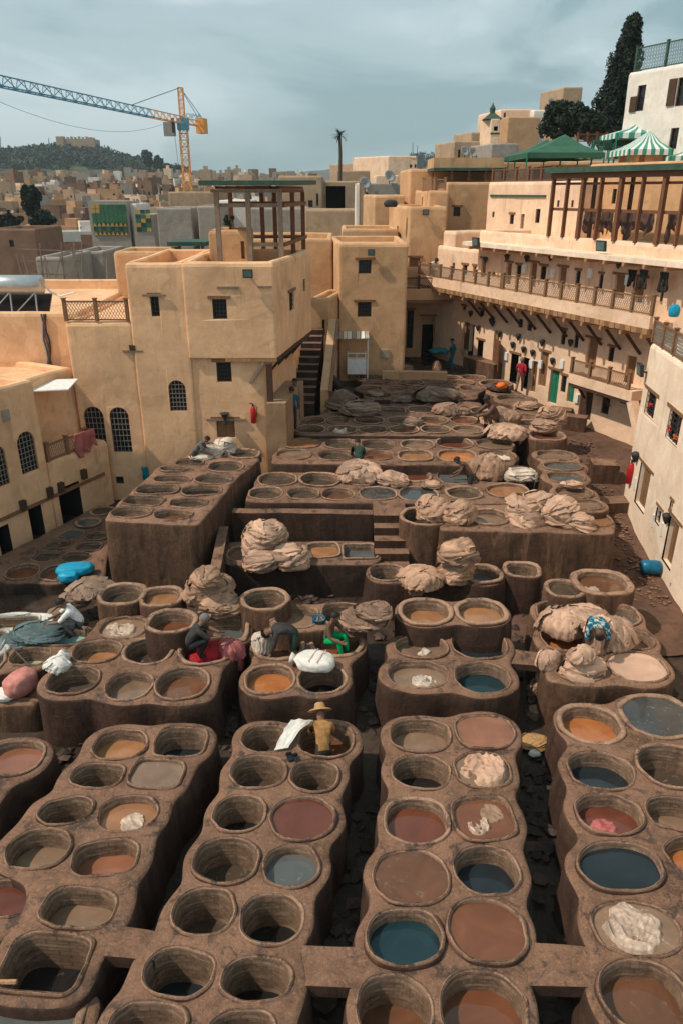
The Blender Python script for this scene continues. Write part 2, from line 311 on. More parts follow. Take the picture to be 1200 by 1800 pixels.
# ------------------------------------------------------------------ ground
def sstep(a, b, x): t = max(0, min(1, (x-a)/(b-a))); return t*t*(3-2*t)
def gz(x, y):                         # yard floor: flat in front, rising towards the back and the right-hand lane
    a = 2.2*sstep(24, 37, y)
    lane = 1.25*sstep(22, 31, y)+0.95*sstep(31, 42, y)
    k = sstep(5.0, 9.0, x)
    return (a*(1-k)+lane*k)*sstep(-4.5, -2.5, x)
def sheet(name, xs, ys, fz, mat, smooth=True):
    V = [(x, y, fz(x, y)) for y in ys for x in xs]; nx = len(xs)
    Fc = [(j*nx+i, j*nx+i+1, (j+1)*nx+i+1, (j+1)*nx+i) for j in range(len(ys)-1) for i in range(nx-1)]
    return tag(link(name, mesh(name, V, Fc, mat, smooth)), kind='structure')
def land_z(x, y):
    D = math.hypot(x, y)
    if D < 60: return -0.12 if y < 48 else -0.12-2*sstep(48, 60, y)
    left = -2.1+0.056*max(0, min(D, 430)-110)+0.004*max(0, D-430)
    right = -1+9*sstep(55, 120, D)+0.012*max(0, D-120)
    k = sstep(-0.02, 0.12, x/max(y, 1))
    h = left*(1-k)+right*k
    return h+1.5*noise.noise(Vector((x*0.01, y*0.01, 3)))*sstep(90, 200, D)
def geo(a, b, n): return [a*(b/a)**(i/(n-1)) for i in range(n)]
ys = [-60, -20, 0, 10, 20, 30, 40, 48, 54, 60]+geo(68, 3500, 46)
xs = sorted([-x for x in geo(8, 3000, 26)]+[0]+geo(8, 3000, 26))
sheet('ground', xs, ys, land_z, 'land')
fx = [-16+0.45*i for i in range(66)]; fy = [1+0.5*i for i in range(96)]
sheet('yard_floor', fx, fy, lambda x, y: gz(x, y)+0.05*noise.noise(Vector((x*0.9, y*0.9, 0)))+0.025*noise.noise(Vector((x*3, y*3, 4))), 'wet_floor')
# the lane along the right-hand houses
LANE = [(16.5, 4.2, 11.5), (19, 5.2, 11.5), (21, 6.9, 11.5), (23, 7.6, 12), (26, 8.3, 12.5), (29, 8.0, 14), (31, 8.2, 14), (34, 8.0, 13), (37, 7.2, 11), (40, 6.2, 10)]
V = []; Fc = []
for i in range(48):
    y = 16.5+23.5*i/47
    for k in range(len(LANE)-1):
        if LANE[k][0] <= y <= LANE[k+1][0]+1e-6: break
    t = (y-LANE[k][0])/(LANE[k+1][0]-LANE[k][0]); x0 = LANE[k][1]*(1-t)+LANE[k+1][1]*t; x1 = LANE[k][2]*(1-t)+LANE[k+1][2]*t
    for j in range(14):
        x = x0+(x1-x0)*j/13; V.append((x, y, gz(x, y)+0.07+0.05*noise.noise(Vector((x*0.9, y*0.9, 0)))+0.04*noise.noise(Vector((x*2.2, y*2.2, 9)))))
Fc = [(i*14+j, i*14+j+1, (i+1)*14+j+1, (i+1)*14+j) for i in range(47) for j in range(13)]
tag(link('path', mesh('path', V, Fc, 'path_dirt', True)), kind='structure')

# ------------------------------------------------------------------ vats
RIM = 0.13
def se(n, t):                          # unit superellipse
    c, s = math.cos(t), math.sin(t)
    return math.copysign(abs(c)**(2/n), c), math.copysign(abs(s)**(2/n), s)
class Vat:
    def __init__(s, px, py, w, liq='murk', d=0.5, n=2.3, asp=0.92, dz=0.0, ztop=1.2, rim=RIM, rot=None):
        s.z = ztop+dz+rng.uniform(0, 0.03); s.c = P(px, py, ztop+dz); s.r = w/2*mpp(s.c); s.ry = s.r*asp; s.liq = liq; s.d = d; s.n = n; s.rim = rim; s.dz = dz
        s.rot = rot if rot is not None else (rng.uniform(-0.12, 0.12)); s.seed = rng.uniform(0, 90)
    def loop(s, off, N):
        out = []; cr_, sr = math.cos(s.rot), math.sin(s.rot)
        for k in range(N):
            t = 2*math.pi*k/N; x, y = se(s.n, t); wob = 1+0.03*noise.noise(Vector((math.cos(t)*1.3+s.seed, math.sin(t)*1.3, s.seed)))
            x *= s.r*wob+off; y *= s.ry*wob+off; out.append((s.c.x+x*cr_-y*sr, s.c.y+x*sr+y*cr_))
        return out
    def sdf(s, X, Y):
        dx, dy = X-s.c.x, Y-s.c.y; cr_, sr = math.cos(s.rot), math.sin(s.rot); x = dx*cr_+dy*sr; y = -dx*sr+dy*cr_
        k = (np.abs(x/s.r)**s.n+np.abs(y/s.ry)**s.n)**(1/s.n); return (k-1)*min(s.r, s.ry)
def make_vat(v, parent, N=44, mat='vat_mud', drop=0.35, liqlabel=None):
    prof = [(-0.03, -max(v.d+0.25, 0.5)), (-0.012, -0.28*max(v.d, 0.4)-0.1), (0.0, -0.075), (0.012, -0.022), (0.042, 0.0), (v.rim*0.6, 0.004), (v.rim-0.01, -0.006), (v.rim+0.008, -0.024), (v.rim+0.02, -0.07), (v.rim+0.03, -drop)]
    V = []; Fc = []; rings = [v.loop(o, N) for o, _ in prof]; mi = []; uv = []
    for i, (o, dzz) in enumerate(prof):
        for k, (x, y) in enumerate(rings[i]):
            j = 0.0 if i == 0 else 0.028*noise.noise(Vector((x*2.1, y*2.1, v.seed)))+0.02*noise.noise(Vector((x*7, y*7, v.seed)))
            e = 0.032*noise.noise(Vector((x*4, y*4, dzz*4+v.seed)))*(1 if 0 < i < len(prof) else 0)
            V.append((x+e, y+e*0.7, v.z+dzz+j))
    ln = len(prof)
    for i in range(ln-1):
        for k in range(N):
            Fc.append((i*N+k, (i+1)*N+k, (i+1)*N+(k+1) % N, i*N+(k+1) % N)); mi.append(1 if i < 2 else 2 if i < 6 else 0)
    me = mesh('vat', V, Fc, [mat, 'vat_lining', 'vat_lip' if mat != 'vat_mud_lime' else mat], True, mi)
    ul = me.uv_layers.new(name='UVMap'); per = 2*math.pi*(v.r+v.ry)/2; dat = []
    for i in range(ln-1):
        for k in range(N):
            for (a, b) in ((i, k), (i+1, k), (i+1, k+1), (i, k+1)): dat += [per*b/N, prof[a][1]]
    ul.data.foreach_set('uv', dat)
    o = link('vat', me, parent)
    lp = v.loop(0.02, N); z = v.z-v.d
    lq = link('liquid', mesh('liquid', [(v.c.x, v.c.y, z)]+[(x, y, z) for x, y in lp], [(0, 1+k, 1+(k+1) % N) for k in range(N)], 'liquid_'+v.liq), o)
    lab = {'blue': 'dark blue dye bath', 'teal': 'deep teal dye bath', 'orange': 'rusty orange dye bath', 'red': 'brick red dye bath', 'palepink': 'pale pink milky bath', 'slate': 'blue grey dye bath', 'turquoise': 'turquoise lime bath', 'lime': 'pale green lime bath'}.get(v.liq)
    if lab: lq['label'] = lab
    return o
def inpoly(X, Y, poly):
    r = np.zeros(X.shape, bool); n = len(poly); j = n-1
    for i in range(n):
        xi, yi = poly[i]; xj, yj = poly[j]
        c = ((yi > Y) != (yj > Y)) & (X < (xj-xi)*(Y-yi)/((yj-yi) or 1e-12)+xi); r ^= c; j = i
    return r
def polysdf(X, Y, poly):
    d = np.full(X.shape, 1e9); n = len(poly)
    for i in range(n):
        ax, ay = poly[i]; bx, by = poly[(i+1) % n]; ex, ey = bx-ax, by-ay
        t = np.clip(((X-ax)*ex+(Y-ay)*ey)/(ex*ex+ey*ey), 0, 1); d = np.minimum(d, np.hypot(X-ax-t*ex, Y-ay-t*ey))
    return np.where(inpoly(X, Y, poly), -d, d)
def contour(fld, x0, y0, st):
    ny, nx = fld.shape; seg = {}
    def ip(a, b, i, j, k, l):
        t = a/(a-b); return (x0+(i+(k-i)*t)*st, y0+(j+(l-j)*t)*st)
    pts = {}
    def node(i, j, k, l):
        key = (i, j, k, l)
        if key not in pts: pts[key] = ip(fld[j, i], fld[l, k], i, j, k, l)
        return key
    for j in range(ny-1):
        row = fld[j:j+2]
        if row.min() > 0 or row.max() < 0: continue
        for i in range(nx-1):
            a, b, c, d = fld[j, i] < 0, fld[j, i+1] < 0, fld[j+1, i+1] < 0, fld[j+1, i] < 0
            if a == b == c == d: continue
            e = []
            if a != b: e.append(node(i, j, i+1, j))
            if b != c: e.append(node(i+1, j, i+1, j+1))
            if c != d: e.append(node(i, j+1, i+1, j+1))
            if d != a: e.append(node(i, j, i, j+1))
            prs = [(e[0], e[1])] if len(e) == 2 else [(e[0], e[3]), (e[1], e[2])] if a else [(e[0], e[1]), (e[2], e[3])]
            for p, q in prs: seg.setdefault(p, []).append(q); seg.setdefault(q, []).append(p)
    loops = []; seen = set()
    for s0 in seg:
        if s0 in seen: continue
        lp = [s0]; seen.add(s0); cur = s0
        while True:
            nx_ = [q for q in seg[cur] if q not in seen]
            if not nx_: break
            cur = nx_[0]; seen.add(cur); lp.append(cur)
        loops.append([pts[k] for k in lp])
    return max(loops, key=len)
def resample(lp, st):
    n = len(lp); L_ = [0.0]
    for i in range(n): L_.append(L_[-1]+math.dist(lp[i], lp[(i+1) % n]))
    m = max(12, int(L_[-1]/st)); out = []; i = 0
    for k in range(m):
        s = L_[-1]*k/m
        while L_[i+1] < s: i += 1
        t = (s-L_[i])/max(1e-9, L_[i+1]-L_[i]); a, b = lp[i], lp[(i+1) % n]; out.append((a[0]+(b[0]-a[0])*t, a[1]+(b[1]-a[1])*t))
    for _ in range(2): out = [((out[i-1][0]+2*out[i][0]+out[(i+1) % m][0])/4, (out[i-1][1]+2*out[i][1]+out[(i+1) % m][1])/4) for i in range(m)]
    area = sum(out[i][0]*out[(i+1) % m][1]-out[(i+1) % m][0]*out[i][1] for i in range(m))
    return out if area > 0 else out[::-1]
def masonry(name, vats, ztop, zbot, parent, mat='vat_mud', wall=0.17, polys=(), k=0.22, st=0.1, minus=(), capf=0.8, low=0.028):
    """one fused masonry body round a set of vats: smooth union of the vat outlines, a top sheet with holes, leaning sides"""
    xs_ = [v.c.x for v in vats]+[p[0] for q in polys for p in q]; ys_ = [v.c.y for v in vats]+[p[1] for q in polys for p in q]; rm = (max(v.r for v in vats) if vats else 0)+wall+0.4
    x0, y0 = min(xs_)-rm, min(ys_)-rm; nx = int((max(xs_)+rm-x0)/st)+2; ny = int((max(ys_)+rm-y0)/st)+2
    X, Y = np.meshgrid(x0+np.arange(nx)*st, y0+np.arange(ny)*st)
    fl = [v.sdf(X, Y)-wall for v in vats]
    for i, a in enumerate(vats):
        for b in vats[i+1:]:
            dx, dy = b.c.x-a.c.x, b.c.y-a.c.y; D = math.hypot(dx, dy)
            if D < (a.r+b.r)*1.62+0.3:
                t = np.clip(((X-a.c.x)*dx+(Y-a.c.y)*dy)/(D*D), 0, 1); fl.append(np.hypot(X-a.c.x-t*dx, Y-a.c.y-t*dy)-capf*min(a.r, b.r))
    for q in polys: fl.append(polysdf(X, Y, q))
    acc = np.zeros_like(X)
    for f in fl: acc += np.exp(-np.clip(f, -3, 6)/k*2.2)
    fld = -np.log(np.maximum(acc, 1e-30))*k/2.2
    mn = np.min(np.stack(fl), 0); fld = np.maximum(fld, mn-0.09)
    for q in minus: fld = np.maximum(fld, -polysdf(X, Y, q))
    lp = resample(contour(fld, x0, y0, st), max(0.11, st))
    n = len(lp); nr = []
    for i in range(n):
        a, b = lp[i-1], lp[(i+1) % n]; tx, ty = b[0]-a[0], b[1]-a[1]; l = math.hypot(tx, ty) or 1; nr.append((ty/l, -tx/l))
    sd = rng.uniform(0, 50)
    holes = [v.loop(v.rim*0.5, 26) for v in vats]
    inner = [(p[0]-q[0]*0.06, p[1]-q[1]*0.06) for p, q in zip(lp, nr)]
    pts = [Vector(p) for p in inner]; ed = [(i, (i+1) % n) for i in range(n)]
    for h in holes:
        b = len(pts); pts += [Vector(p) for p in h]; ed += [(b+i, b+(i+1) % len(h)) for i in range(len(h))]
    g = 0.22; gx, gy = np.meshgrid(np.arange(x0, x0+nx*st, g), np.arange(y0, y0+ny*st, g)); gx = gx+np.random.RandomState(3).uniform(-0.06, 0.06, gx.shape); ok = inpoly(gx, gy, inner)
    for h, v in zip(holes, vats): ok &= ~(v.sdf(gx, gy) < v.rim*0.5+0.06)
    d0 = polysdf(gx, gy, inner); ok &= d0 < -0.07
    pts += [Vector((float(a), float(b))) for a, b in zip(gx[ok], gy[ok])]
    vo, eo, fo, *_ = delaunay_2d_cdt(pts, ed, [], 0, 1e-4)
    vx = np.array([v.x for v in vo]); vy = np.array([v.y for v in vo])
    tri = np.array([f for f in fo if len(f) == 3]); cx_, cy_ = vx[tri].mean(1), vy[tri].mean(1); keep = inpoly(cx_, cy_, inner)
    for h in holes: keep &= ~inpoly(cx_, cy_, h)
    V = [(v.x, v.y, ztop-low+0.03*noise.noise(Vector((v.x*1.6, v.y*1.6, sd)))+0.012*noise.noise(Vector((v.x*6, v.y*6, sd)))) for v in vo]
    Fc = [tuple(int(i) for i in t) for t in tri[keep]]
    # sides: match the border of the top sheet
    idx = {(round(v.x, 3), round(v.y, 3)): i for i, v in enumerate(vo)}
    ring = [idx.get((round(p[0], 3), round(p[1], 3))) for p in inner]
    if any(r is None for r in ring):
        ring = [min(range(len(vo)), key=lambda i: (vo[i].x-p[0])**2+(vo[i].y-p[1])**2) if r is None else r for r, p in zip(ring, inner)]
    H = ztop-zbot; levels = [(0.0, -0.035), (0.012, -0.09)]+[(0.02+0.05*t, -0.09-(H-0.09)*t) for t in (0.12, 0.25, 0.4, 0.6, 0.8, 1.0)]
    prev = ring
    for o, dz in levels:
        cur = []
        for p, q in zip(lp, nr):
            z = ztop-low+dz; w = o+0.05*noise.noise(Vector((p[0]*1.1, p[1]*1.1, z*1.3+sd)))+0.02*noise.noise(Vector((p[0]*4, p[1]*4, z*4)))
            cur.append(len(V)); V.append((p[0]+q[0]*w, p[1]+q[1]*w, z))
        for i in range(n): Fc.append((prev[i], cur[i], cur[(i+1) % n], prev[(i+1) % n]))
        prev = cur
    return link('masonry', mesh('masonry', V, Fc, mat, True), parent)
def settle(vats, gap=0.17):
    for _ in range(4):
        for i, a in enumerate(vats):
            for b in vats[i+1:]:
                dx, dy = b.c.x-a.c.x, b.c.y-a.c.y; D = math.hypot(dx, dy); ux, uy = dx/D, dy/D
                def ext(v):
                    cr_, sr = math.cos(v.rot), math.sin(v.rot); x, y = ux*cr_+uy*sr, -ux*sr+uy*cr_
                    return 1/((abs(x/v.r)**v.n+abs(y/v.ry)**v.n)**(1/v.n))
                ea, eb = ext(a), ext(b); over = ea+eb+gap-D
                if over > 0:
                    for v, e_ in ((a, ea), (b, eb)):
                        f = over*0.5/e_; v.r *= 1-f*ux*ux; v.ry *= 1-f*uy*uy
    for i, a in enumerate(vats):
        for b in vats:
            if b is a: continue
            D = math.hypot(b.c.x-a.c.x, b.c.y-a.c.y)
            if D < 4: a.rim = max(0.06, min(a.rim, (D-(a.r+a.ry+b.r+b.ry)/2)*0.42))
def pp(z, *pts): return [tuple(P(x, y, z)[:2]) for x, y in pts]
def block(label, ztop, zbot, rows, mat='vat_mud', polys=(), N=44, st=0.1, name='vat_block', group=None, drop=0.3, **kw):
    vats = []
    for r in rows:
        d = dict(r[-1]) if isinstance(r[-1], dict) else {}; a = r[:-1] if isinstance(r[-1], dict) else r
        vats.append(Vat(*a, ztop=ztop, **d))
    c = sum((v.c for v in vats), Vector((0, 0, 0)))/max(1, len(vats)) if vats else Vector((*polys[0][0], 0))
    settle(vats)
    t = thing(name, label, 'vat block' if len(vats) > 1 else 'vat', (0, 0, 0), group)
    low = [v for v in vats if v.dz < 0.15]
    masonry(name, vats, ztop, zbot, t, mat, polys=polys, st=st, **kw)
    for v in vats: make_vat(v, t, N, mat, drop+max(0, v.dz))
    for ch in t.children: ch.location = (-c.x, -c.y, -zbot)
    t.location = (c.x, c.y, zbot)
    return vats
def free_vat(label, ztop, zbot, px, py, w, liq, d, mat='vat_mud', flare=0.04, N=44, **kw):
    v = Vat(px, py, w, liq, d, ztop=ztop, **kw); t = thing('standing_vat', label, 'vat', (0, 0, 0))
    o = make_vat(v, t, N, mat, ztop-zbot+0.05)
    o.location = (-v.c.x, -v.c.y, -zbot); t.location = (v.c.x, v.c.y, zbot); return v

SQ = dict(n=3.6)
ALLV = {}
# foreground rows -----------------------------------------------------------
ALLV['A'] = block('long vat block with tan baths and a dark square vat at its end', 1.2, -0.1, [
    (212,1306,105,'tan',.28), (318,1302,100,'blue',.55,SQ), (172,1361,95,'dark',.6), (276,1358,97,'greytan',.07,SQ), (117,1423,93,'murk',.7), (225,1428,103,'tan',.16),
    (69,1489,118,'greytan',.42), (185,1505,121,'pink',.36,dict(n=3)), (139,1592,124,'greytan',.4,dict(n=3)), (80,1690,140,'dark',.75,dict(n=4.5))])
ALLV['A2'] = block('small corner block with a brick red bath beside the tan-bath block', 1.12, -0.1, [(14,1576,96,'red',.16,dict(n=3)), (-75,1655,110,'red',.2)], low=0.03)
ALLV['A3'] = block('wide square pool of cloudy grey water at the end of the tan-bath block', 1.0, -0.1, [(40,1806,170,'slate',.1,dict(n=7, asp=0.55, rot=0.0))], low=0.03)
ALLV['L'] = block('rounded vat block holding one reddish tan bath, across the gutter from the tan baths', 1.2, -0.1, [(24,1330,98,'pink',.2), (-70,1400,110,'tan',.4), (-110,1330,100,'brown',.4)])
ALLV['B'] = block('long two-wide vat block of deep empty vats where the man in a straw hat works', 1.2, -0.1, [
    (468,1296,82,'murk',.6), (573,1298,92,'umber',.45), (454,1355,92,'murk',.62), (553,1363,80,'murk',.6), (421,1428,84,'dark',.62), (532,1436,106,'red',.09),
    (398,1510,107,'murk',.62), (513,1520,92,'slate',.2), (359,1600,105,'murk',.7), (478,1612,108,'dark',.68), (314,1706,118,'blue',.72), (451,1718,116,'dark',.7), (258,1812,130,'brown',.5,dict(n=3)), (424,1818,116,'murk',.5)])
ALLV['C'] = block('long two-wide vat block with a full teal dye bath beside a full brown bath', 1.2, -0.1, [
    (738,1290,104,'greytan',.36), (851,1285,100,'pink',.05), (740,1355,101,'dark',.55), (848,1352,98,'foam',.06), (732,1440,103,'red',.22), (850,1436,102,'umber',.1,dict(n=3)),
    (722,1540,124,'brown',.05), (855,1527,107,'blue',.38), (711,1645,128,'teal',.24,dict(dz=.05)), (855,1632,130,'umber',.07,dict(dz=.05)), (693,1770,128,'brown',.6), (850,1772,147,'umber',.38)])
ALLV['D'] = block('vat block along the lane with a rusty orange bath and a full glassy grey bath', 1.2, -0.1, [
    (1037,1270,95,'orange',.3), (1155,1256,112,'film',.05,dict(asp=.92)), (1055,1352,106,'blue',.36), (1182,1345,112,'murk',.62), (1070,1430,114,'red',.3), (1194,1428,112,'greytan',.45),
    (1090,1520,138,'blue',.13,dict(dz=.05)), (1228,1500,112,'orange',.3), (1117,1629,146,'foam',.06,dict(dz=.0)), (1132,1748,146,'brown',.34,dict(dz=.06)), (1270,1600,120,'murk',.5)])
# slabs that bridge the gutters
def bridge(label, pts, z, th=0.22):
    q = [P(x, y, z) for x, y in pts]; mb = MB(); n = 8; V = []
    a, b, c, d = q
    t = thing('slab_bridge', label, 'bridge', (0, 0, 0)); c0 = (a+b+c+d)/4; t.location = c0
    m = MB(); g = []
    for i in range(n+1):
        for j in range(5):
            p = (a.lerp(b, i/n)).lerp(d.lerp(c, i/n), j/4)-c0; p.z += 0.02*noise.noise(p*2.1+c0); g.append(p)
    Fc = [(i*5+j, (i+1)*5+j, (i+1)*5+j+1, i*5+j+1) for i in range(n) for j in range(4)]
    m.add(g, Fc); bt = [Vector((p.x, p.y, -th+0.02*noise.noise(p*3))) for p in g]; m.add(bt, [f[::-1] for f in Fc])
    rim = [i*5 for i in range(n+1)]+[n*5+j for j in range(1, 5)]+[i*5+4 for i in range(n-1, -1, -1)]+[j for j in range(3, 0, -1)]; K = len(g)
    m.f += [(rim[i], rim[(i+1) % len(rim)], K+rim[(i+1) % len(rim)], K+rim[i]) for i in range(len(rim))]; m.mi += [0]*len(rim)
    m.build('slab', 'vat_mud', t)
bridge('smooth mud slab bridging the gutter between the tan-bath block and the straw hat man\'s block', [(158,1678), (270,1688), (292,1640), (184,1622)], 1.16)
bridge('smooth mud slab bridging the gutter beside the full teal dye bath', [(512,1732), (638,1738), (644,1665), (528,1662)], 1.16)
bridge('smooth mud slab bridging the gutter between the full brown bath and the lane block', [(922,1732), (1044,1736), (1040,1664), (922,1656)], 1.16)
bridge('short narrow slab linking the bending man\'s block to the block with dark baths', [(893,1166), (958,1172), (962,1148), (890,1140)], 1.1, 0.16)
# middle rows ---------------------------------------------------------------
ALLV['E'] = block('dark stained vat block where a man works red hides', 1.3, -0.1, [
    (129,1194,86,'murk',.45), (228,1203,83,'greytan',.28), (322,1200,93,'brown',.28), (171,1144,81,'tan',.36), (261,1143,76,'murk',.4), (218,1102,79,'foam',.08), (362,1142,80,'dark',.35), (300,1092,60,'murk',.3)],
    polys=[pp(1.3, (90,1215), (370,1228), (402,1130), (340,1085), (180,1085))])
free_vat('round standing vat with brown bath, tallest of three beside the frothy bath', 1.75, 0, 302, 1090, 72, 'umber', .35)
free_vat('round standing vat with grey scummy bath, under the stained tank block', 1.62, 0, 216, 1042, 68, 'murk', .3, 'vat_mud_pale')
free_vat('round standing vat with tan bath, touching the grey scummy one', 1.6, 0, 285, 1048, 62, 'tan', .2, 'vat_mud_pale')
free_vat('tall round empty standing vat next to the big tan hide heap', 1.75, -0.1, 466, 1052, 70, 'murk', .85, 'vat_mud_pale', n=2.1)
ALLV['E11'] = block('square pool with milky green water under the big tan hide heap', 1.3, -0.1, [(390,1105,80,'slate',.4,dict(n=5, asp=.9))])
ALLV['W1'] = block('lime-crusted white rectangular pool against the yard wall', 1.1, -0.1, [(22,1092,100,'lime',.35,dict(n=6, asp=.6, rim=.12)), (-50,1130,120,'lime',.25,dict(n=5, asp=.8))], 'vat_mud_lime', low=0.02)
ALLV['W2'] = block('rounded lime pools with turquoise and pale green water by the man in a white shirt', 1.05, -0.1, [(112,1118,92,'turquoise',.28,dict(n=3)), (54,1152,100,'lime',.4,dict(n=3.2, asp=.85)), (-30,1165,90,'lime',.3)], 'vat_mud_pale', low=0.03)
ALLV['W3'] = block('low crumbling mud bench under the pink sack', .75, -0.1, [(-70,1215,80,'murk',.3)], 'vat_mud_pale', polys=[pp(.75, (-60,1240), (70,1236), (70,1180), (-60,1172))])
ALLV['F'] = block('vat block with orange bath where two men work beside a white sack', 1.2, -0.1, [
    (474,1192,83,'orange',.24), (566,1192,80,'dark',.55), (490,1135,76,'umber',.3), (592,1128,78,'umber',.28)], polys=[pp(1.2, (440,1200), (600,1200), (625,1120), (470,1115))])
ALLV['F2'] = block('paler pair of angular vats behind the two workers', 1.55, -0.1, [(521,1082,78,'greytan',.3,dict(n=2.8)), (600,1078,72,'murk',.45,dict(n=3))], 'vat_mud_pale')
ALLV['G'] = block('four-vat block with two dark baths and sunken white hides', 1.2, -0.1, [(740,1137,88,'greytan',.22), (842,1131,92,'blue',.36), (734,1183,102,'greytan',.2), (848,1188,92,'teal',.36)], polys=[pp(1.2, (690,1190), (890,1190), (885,1120), (700,1120))])
ALLV['G2'] = block('raised twin vats with tan baths at the head of the four-vat block', 1.62, -0.1, [(747,1074,80,'tan',.32), (845,1074,77,'tan',.22)])
ALLV['H'] = block('vat block beside the lane where a man in a blue patterned shirt bends over hides', 1.2, -0.1, [
    (985,1076,78,'murk',.3), (1083,1080,72,'slate',.3), (993,1122,80,'orange',.38), (1110,1122,66,'tan',.3), (1014,1172,84,'dark',.4), (1119,1170,95,'palepink',.05)], 'vat_mud_pale', polys=[pp(1.2, (960,1195), (1150,1195), (1130,1110), (960,1070))])
free_vat('small round standing vat full of dark water beside the lane', 1.45, -0.1, 992, 1034, 54, 'murk', .1, 'vat_mud_pale')
free_vat('wide round standing vat with brown bath and a wet white hide beside the lane', 1.5, -0.1, 1057, 1023, 78, 'brown', .18, 'vat_mud_pale', n=2.6, rim=.2)
# terrace block I -----------------------------------------------------------
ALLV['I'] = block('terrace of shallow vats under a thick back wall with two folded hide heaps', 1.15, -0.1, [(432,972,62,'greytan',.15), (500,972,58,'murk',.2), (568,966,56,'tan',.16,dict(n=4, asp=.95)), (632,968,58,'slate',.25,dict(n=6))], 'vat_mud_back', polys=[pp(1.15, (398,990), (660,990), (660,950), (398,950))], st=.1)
ALLV['J'] = block('high front block topped by two large heaps of pink hides', 2.1, -0.1, [(857,908,66,'greytan',.2), (925,905,60,'murk',.25), (985,905,60,'murk',.25), (1046,912,60,'tan',.1)], 'vat_mud_pale', polys=[pp(2.1, (770,930), (1083,936), (1055,885), (780,885))], st=.1, wall=.1, k=.14)
free_vat('tall round vat carrying two hide bundles beside the steps', 2.1, -0.1, 745, 907, 72, 'murk', .4, 'vat_mud_pale', n=2.1)
ALLV['J2'] = block('lower row of round vats at the foot of the high front block', 1.25, -0.1, [(680,1005,62,'murk',.45), (745,1008,56,'murk',.4), (845,1008,62,'slate',.35)], 'vat_mud')
free_vat('dark round vat tucked against the high front block', 1.3, -0.1, 917, 1000, 50, 'dark', .4, 'vat_mud', n=3)
ALLV['K'] = block('vat row stepping along the lane with grey water baths', 2.3, 0.2, [(976,799,62,'greytan',.15), (989,819,66,'slate',.12), (994,838,64,'slate',.14), (1008,865,62,'greytan',.16), (1032,886,52,'greytan',.12)], 'vat_mud_pale')
ALLV['M'] = block('broad two-row vat block in front of the green-shirted worker', 2.05, 0, [
    (488,842,64,'murk',.14), (562,842,65,'murk',.3), (634,842,52,'murk',.3), (727,836,52,'red',.12), (802,838,72,'slate',.07), (868,838,56,'slate',.15), (467,866,55,'murk',.18), (533,866,57,'murk',.2), (594,867,58,'brown',.22), (664,866,62,'film',.05), (735,867,66,'film',.07), (815,865,56,'murk',.2), (892,862,68,'tan',.12)],
    'vat_mud', polys=[pp(2.05, (428,880), (905,884), (930,832), (462,828))], N=32, wall=.1, k=.14)
ALLV['N'] = block('two rows of shallow vats with one round tan bath under the standing pair', 2.4, 0.5, [
    (530,779,58,'tan',.03), (600,780,58,'murk',.14), (664,780,58,'murk',.18), (733,780,54,'greytan',.16), (798,778,60,'red',.2), (869,780,62,'greytan',.15), (517,798,58,'greytan',.1), (590,799,58,'murk',.2), (662,799,56,'umber',.16), (729,800,54,'tan',.14,dict(n=3.4)), (803,800,62,'orange',.12,dict(n=3)), (873,800,62,'greytan',.16)],
    'vat_mud', polys=[pp(2.4, (476,813), (905,816), (890,770), (500,769))], N=32, wall=.1, k=.14)
# back rows: many shallow vats
B = []
for y, xs_ in ((754, (545,601,655,709,765,821)), (738, (552,594,648,706,762,815)), (720, (603,690,738,790,850)), (706, (628,672,730,782)),):
    for x in xs_: B.append((x, y, 48 if y > 730 else 44, ('murk','greytan','brown','umber','murk')[int(x*7+y) % 5], .12+.1*((x*13+y) % 7)/7))
ALLV['O'] = block('front rows of the upper field of shallow brown vats', 2.55, 0.8, B, 'vat_mud_back', N=26, st=.14, polys=[pp(2.55, (535,762), (850,764), (845,705), (590,700))], drop=.2)
B = []
for y, xs_ in ((694, (668,710,756,798)), (682, (650,700,740,786,826)), (672, (662,722,768,812)), (663, (650,694,748,790,832)),):
    for x in xs_: B.append((x, y, 40, ('murk','greytan','brown','umber','murk')[int(x*5+y) % 5], .12+.1*((x*11+y) % 7)/7))
ALLV['O2'] = block('rear rows of the upper field of shallow brown vats below the tower', 2.6, 1, B, 'vat_mud_back', N=24, st=.14, polys=[pp(2.6, (640,698), (840,700), (840,661), (640,660))], drop=.2)
ALLV['O3'] = block('shallow vats beside the lane near the man in red', 2.6, 0.8, [(905,700,62,'greytan',.2), (930,722,48,'greytan',.06), (932,744,40,'murk',.15), (960,764,56,'umber',.2), (870,674,50,'murk',.2), (880,688,40,'murk',.1)], 'vat_mud_pale', N=28, st=.12, drop=.2)
# left-hand tank block
ALLV['Q'] = block('high stained tank block with two columns of dark vats', 2.45, -0.1, [
    (306,824,52,'murk',.12), (304,841,66,'murk',.2), (377,841,62,'murk',.16), (278,860,76,'dark',.24,SQ), (355,862,70,'dark',.2,dict(n=3)), (254,879,68,'murk',.25,SQ), (332,883,65,'murk',.2), (232,899,68,'brown',.28,dict(asp=.78)), (305,903,65,'umber',.24,dict(asp=.8)), (334,812,50,'murk',.1), (397,819,58,'murk',.2), (430,797,46,'murk',.15), (372,796,48,'murk',.2)],
    'vat_mud_pale', polys=[pp(2.45, (181,913), (348,921), (421,834), (460,803), (330,797), (281,817))], N=32, wall=.07, k=.12)
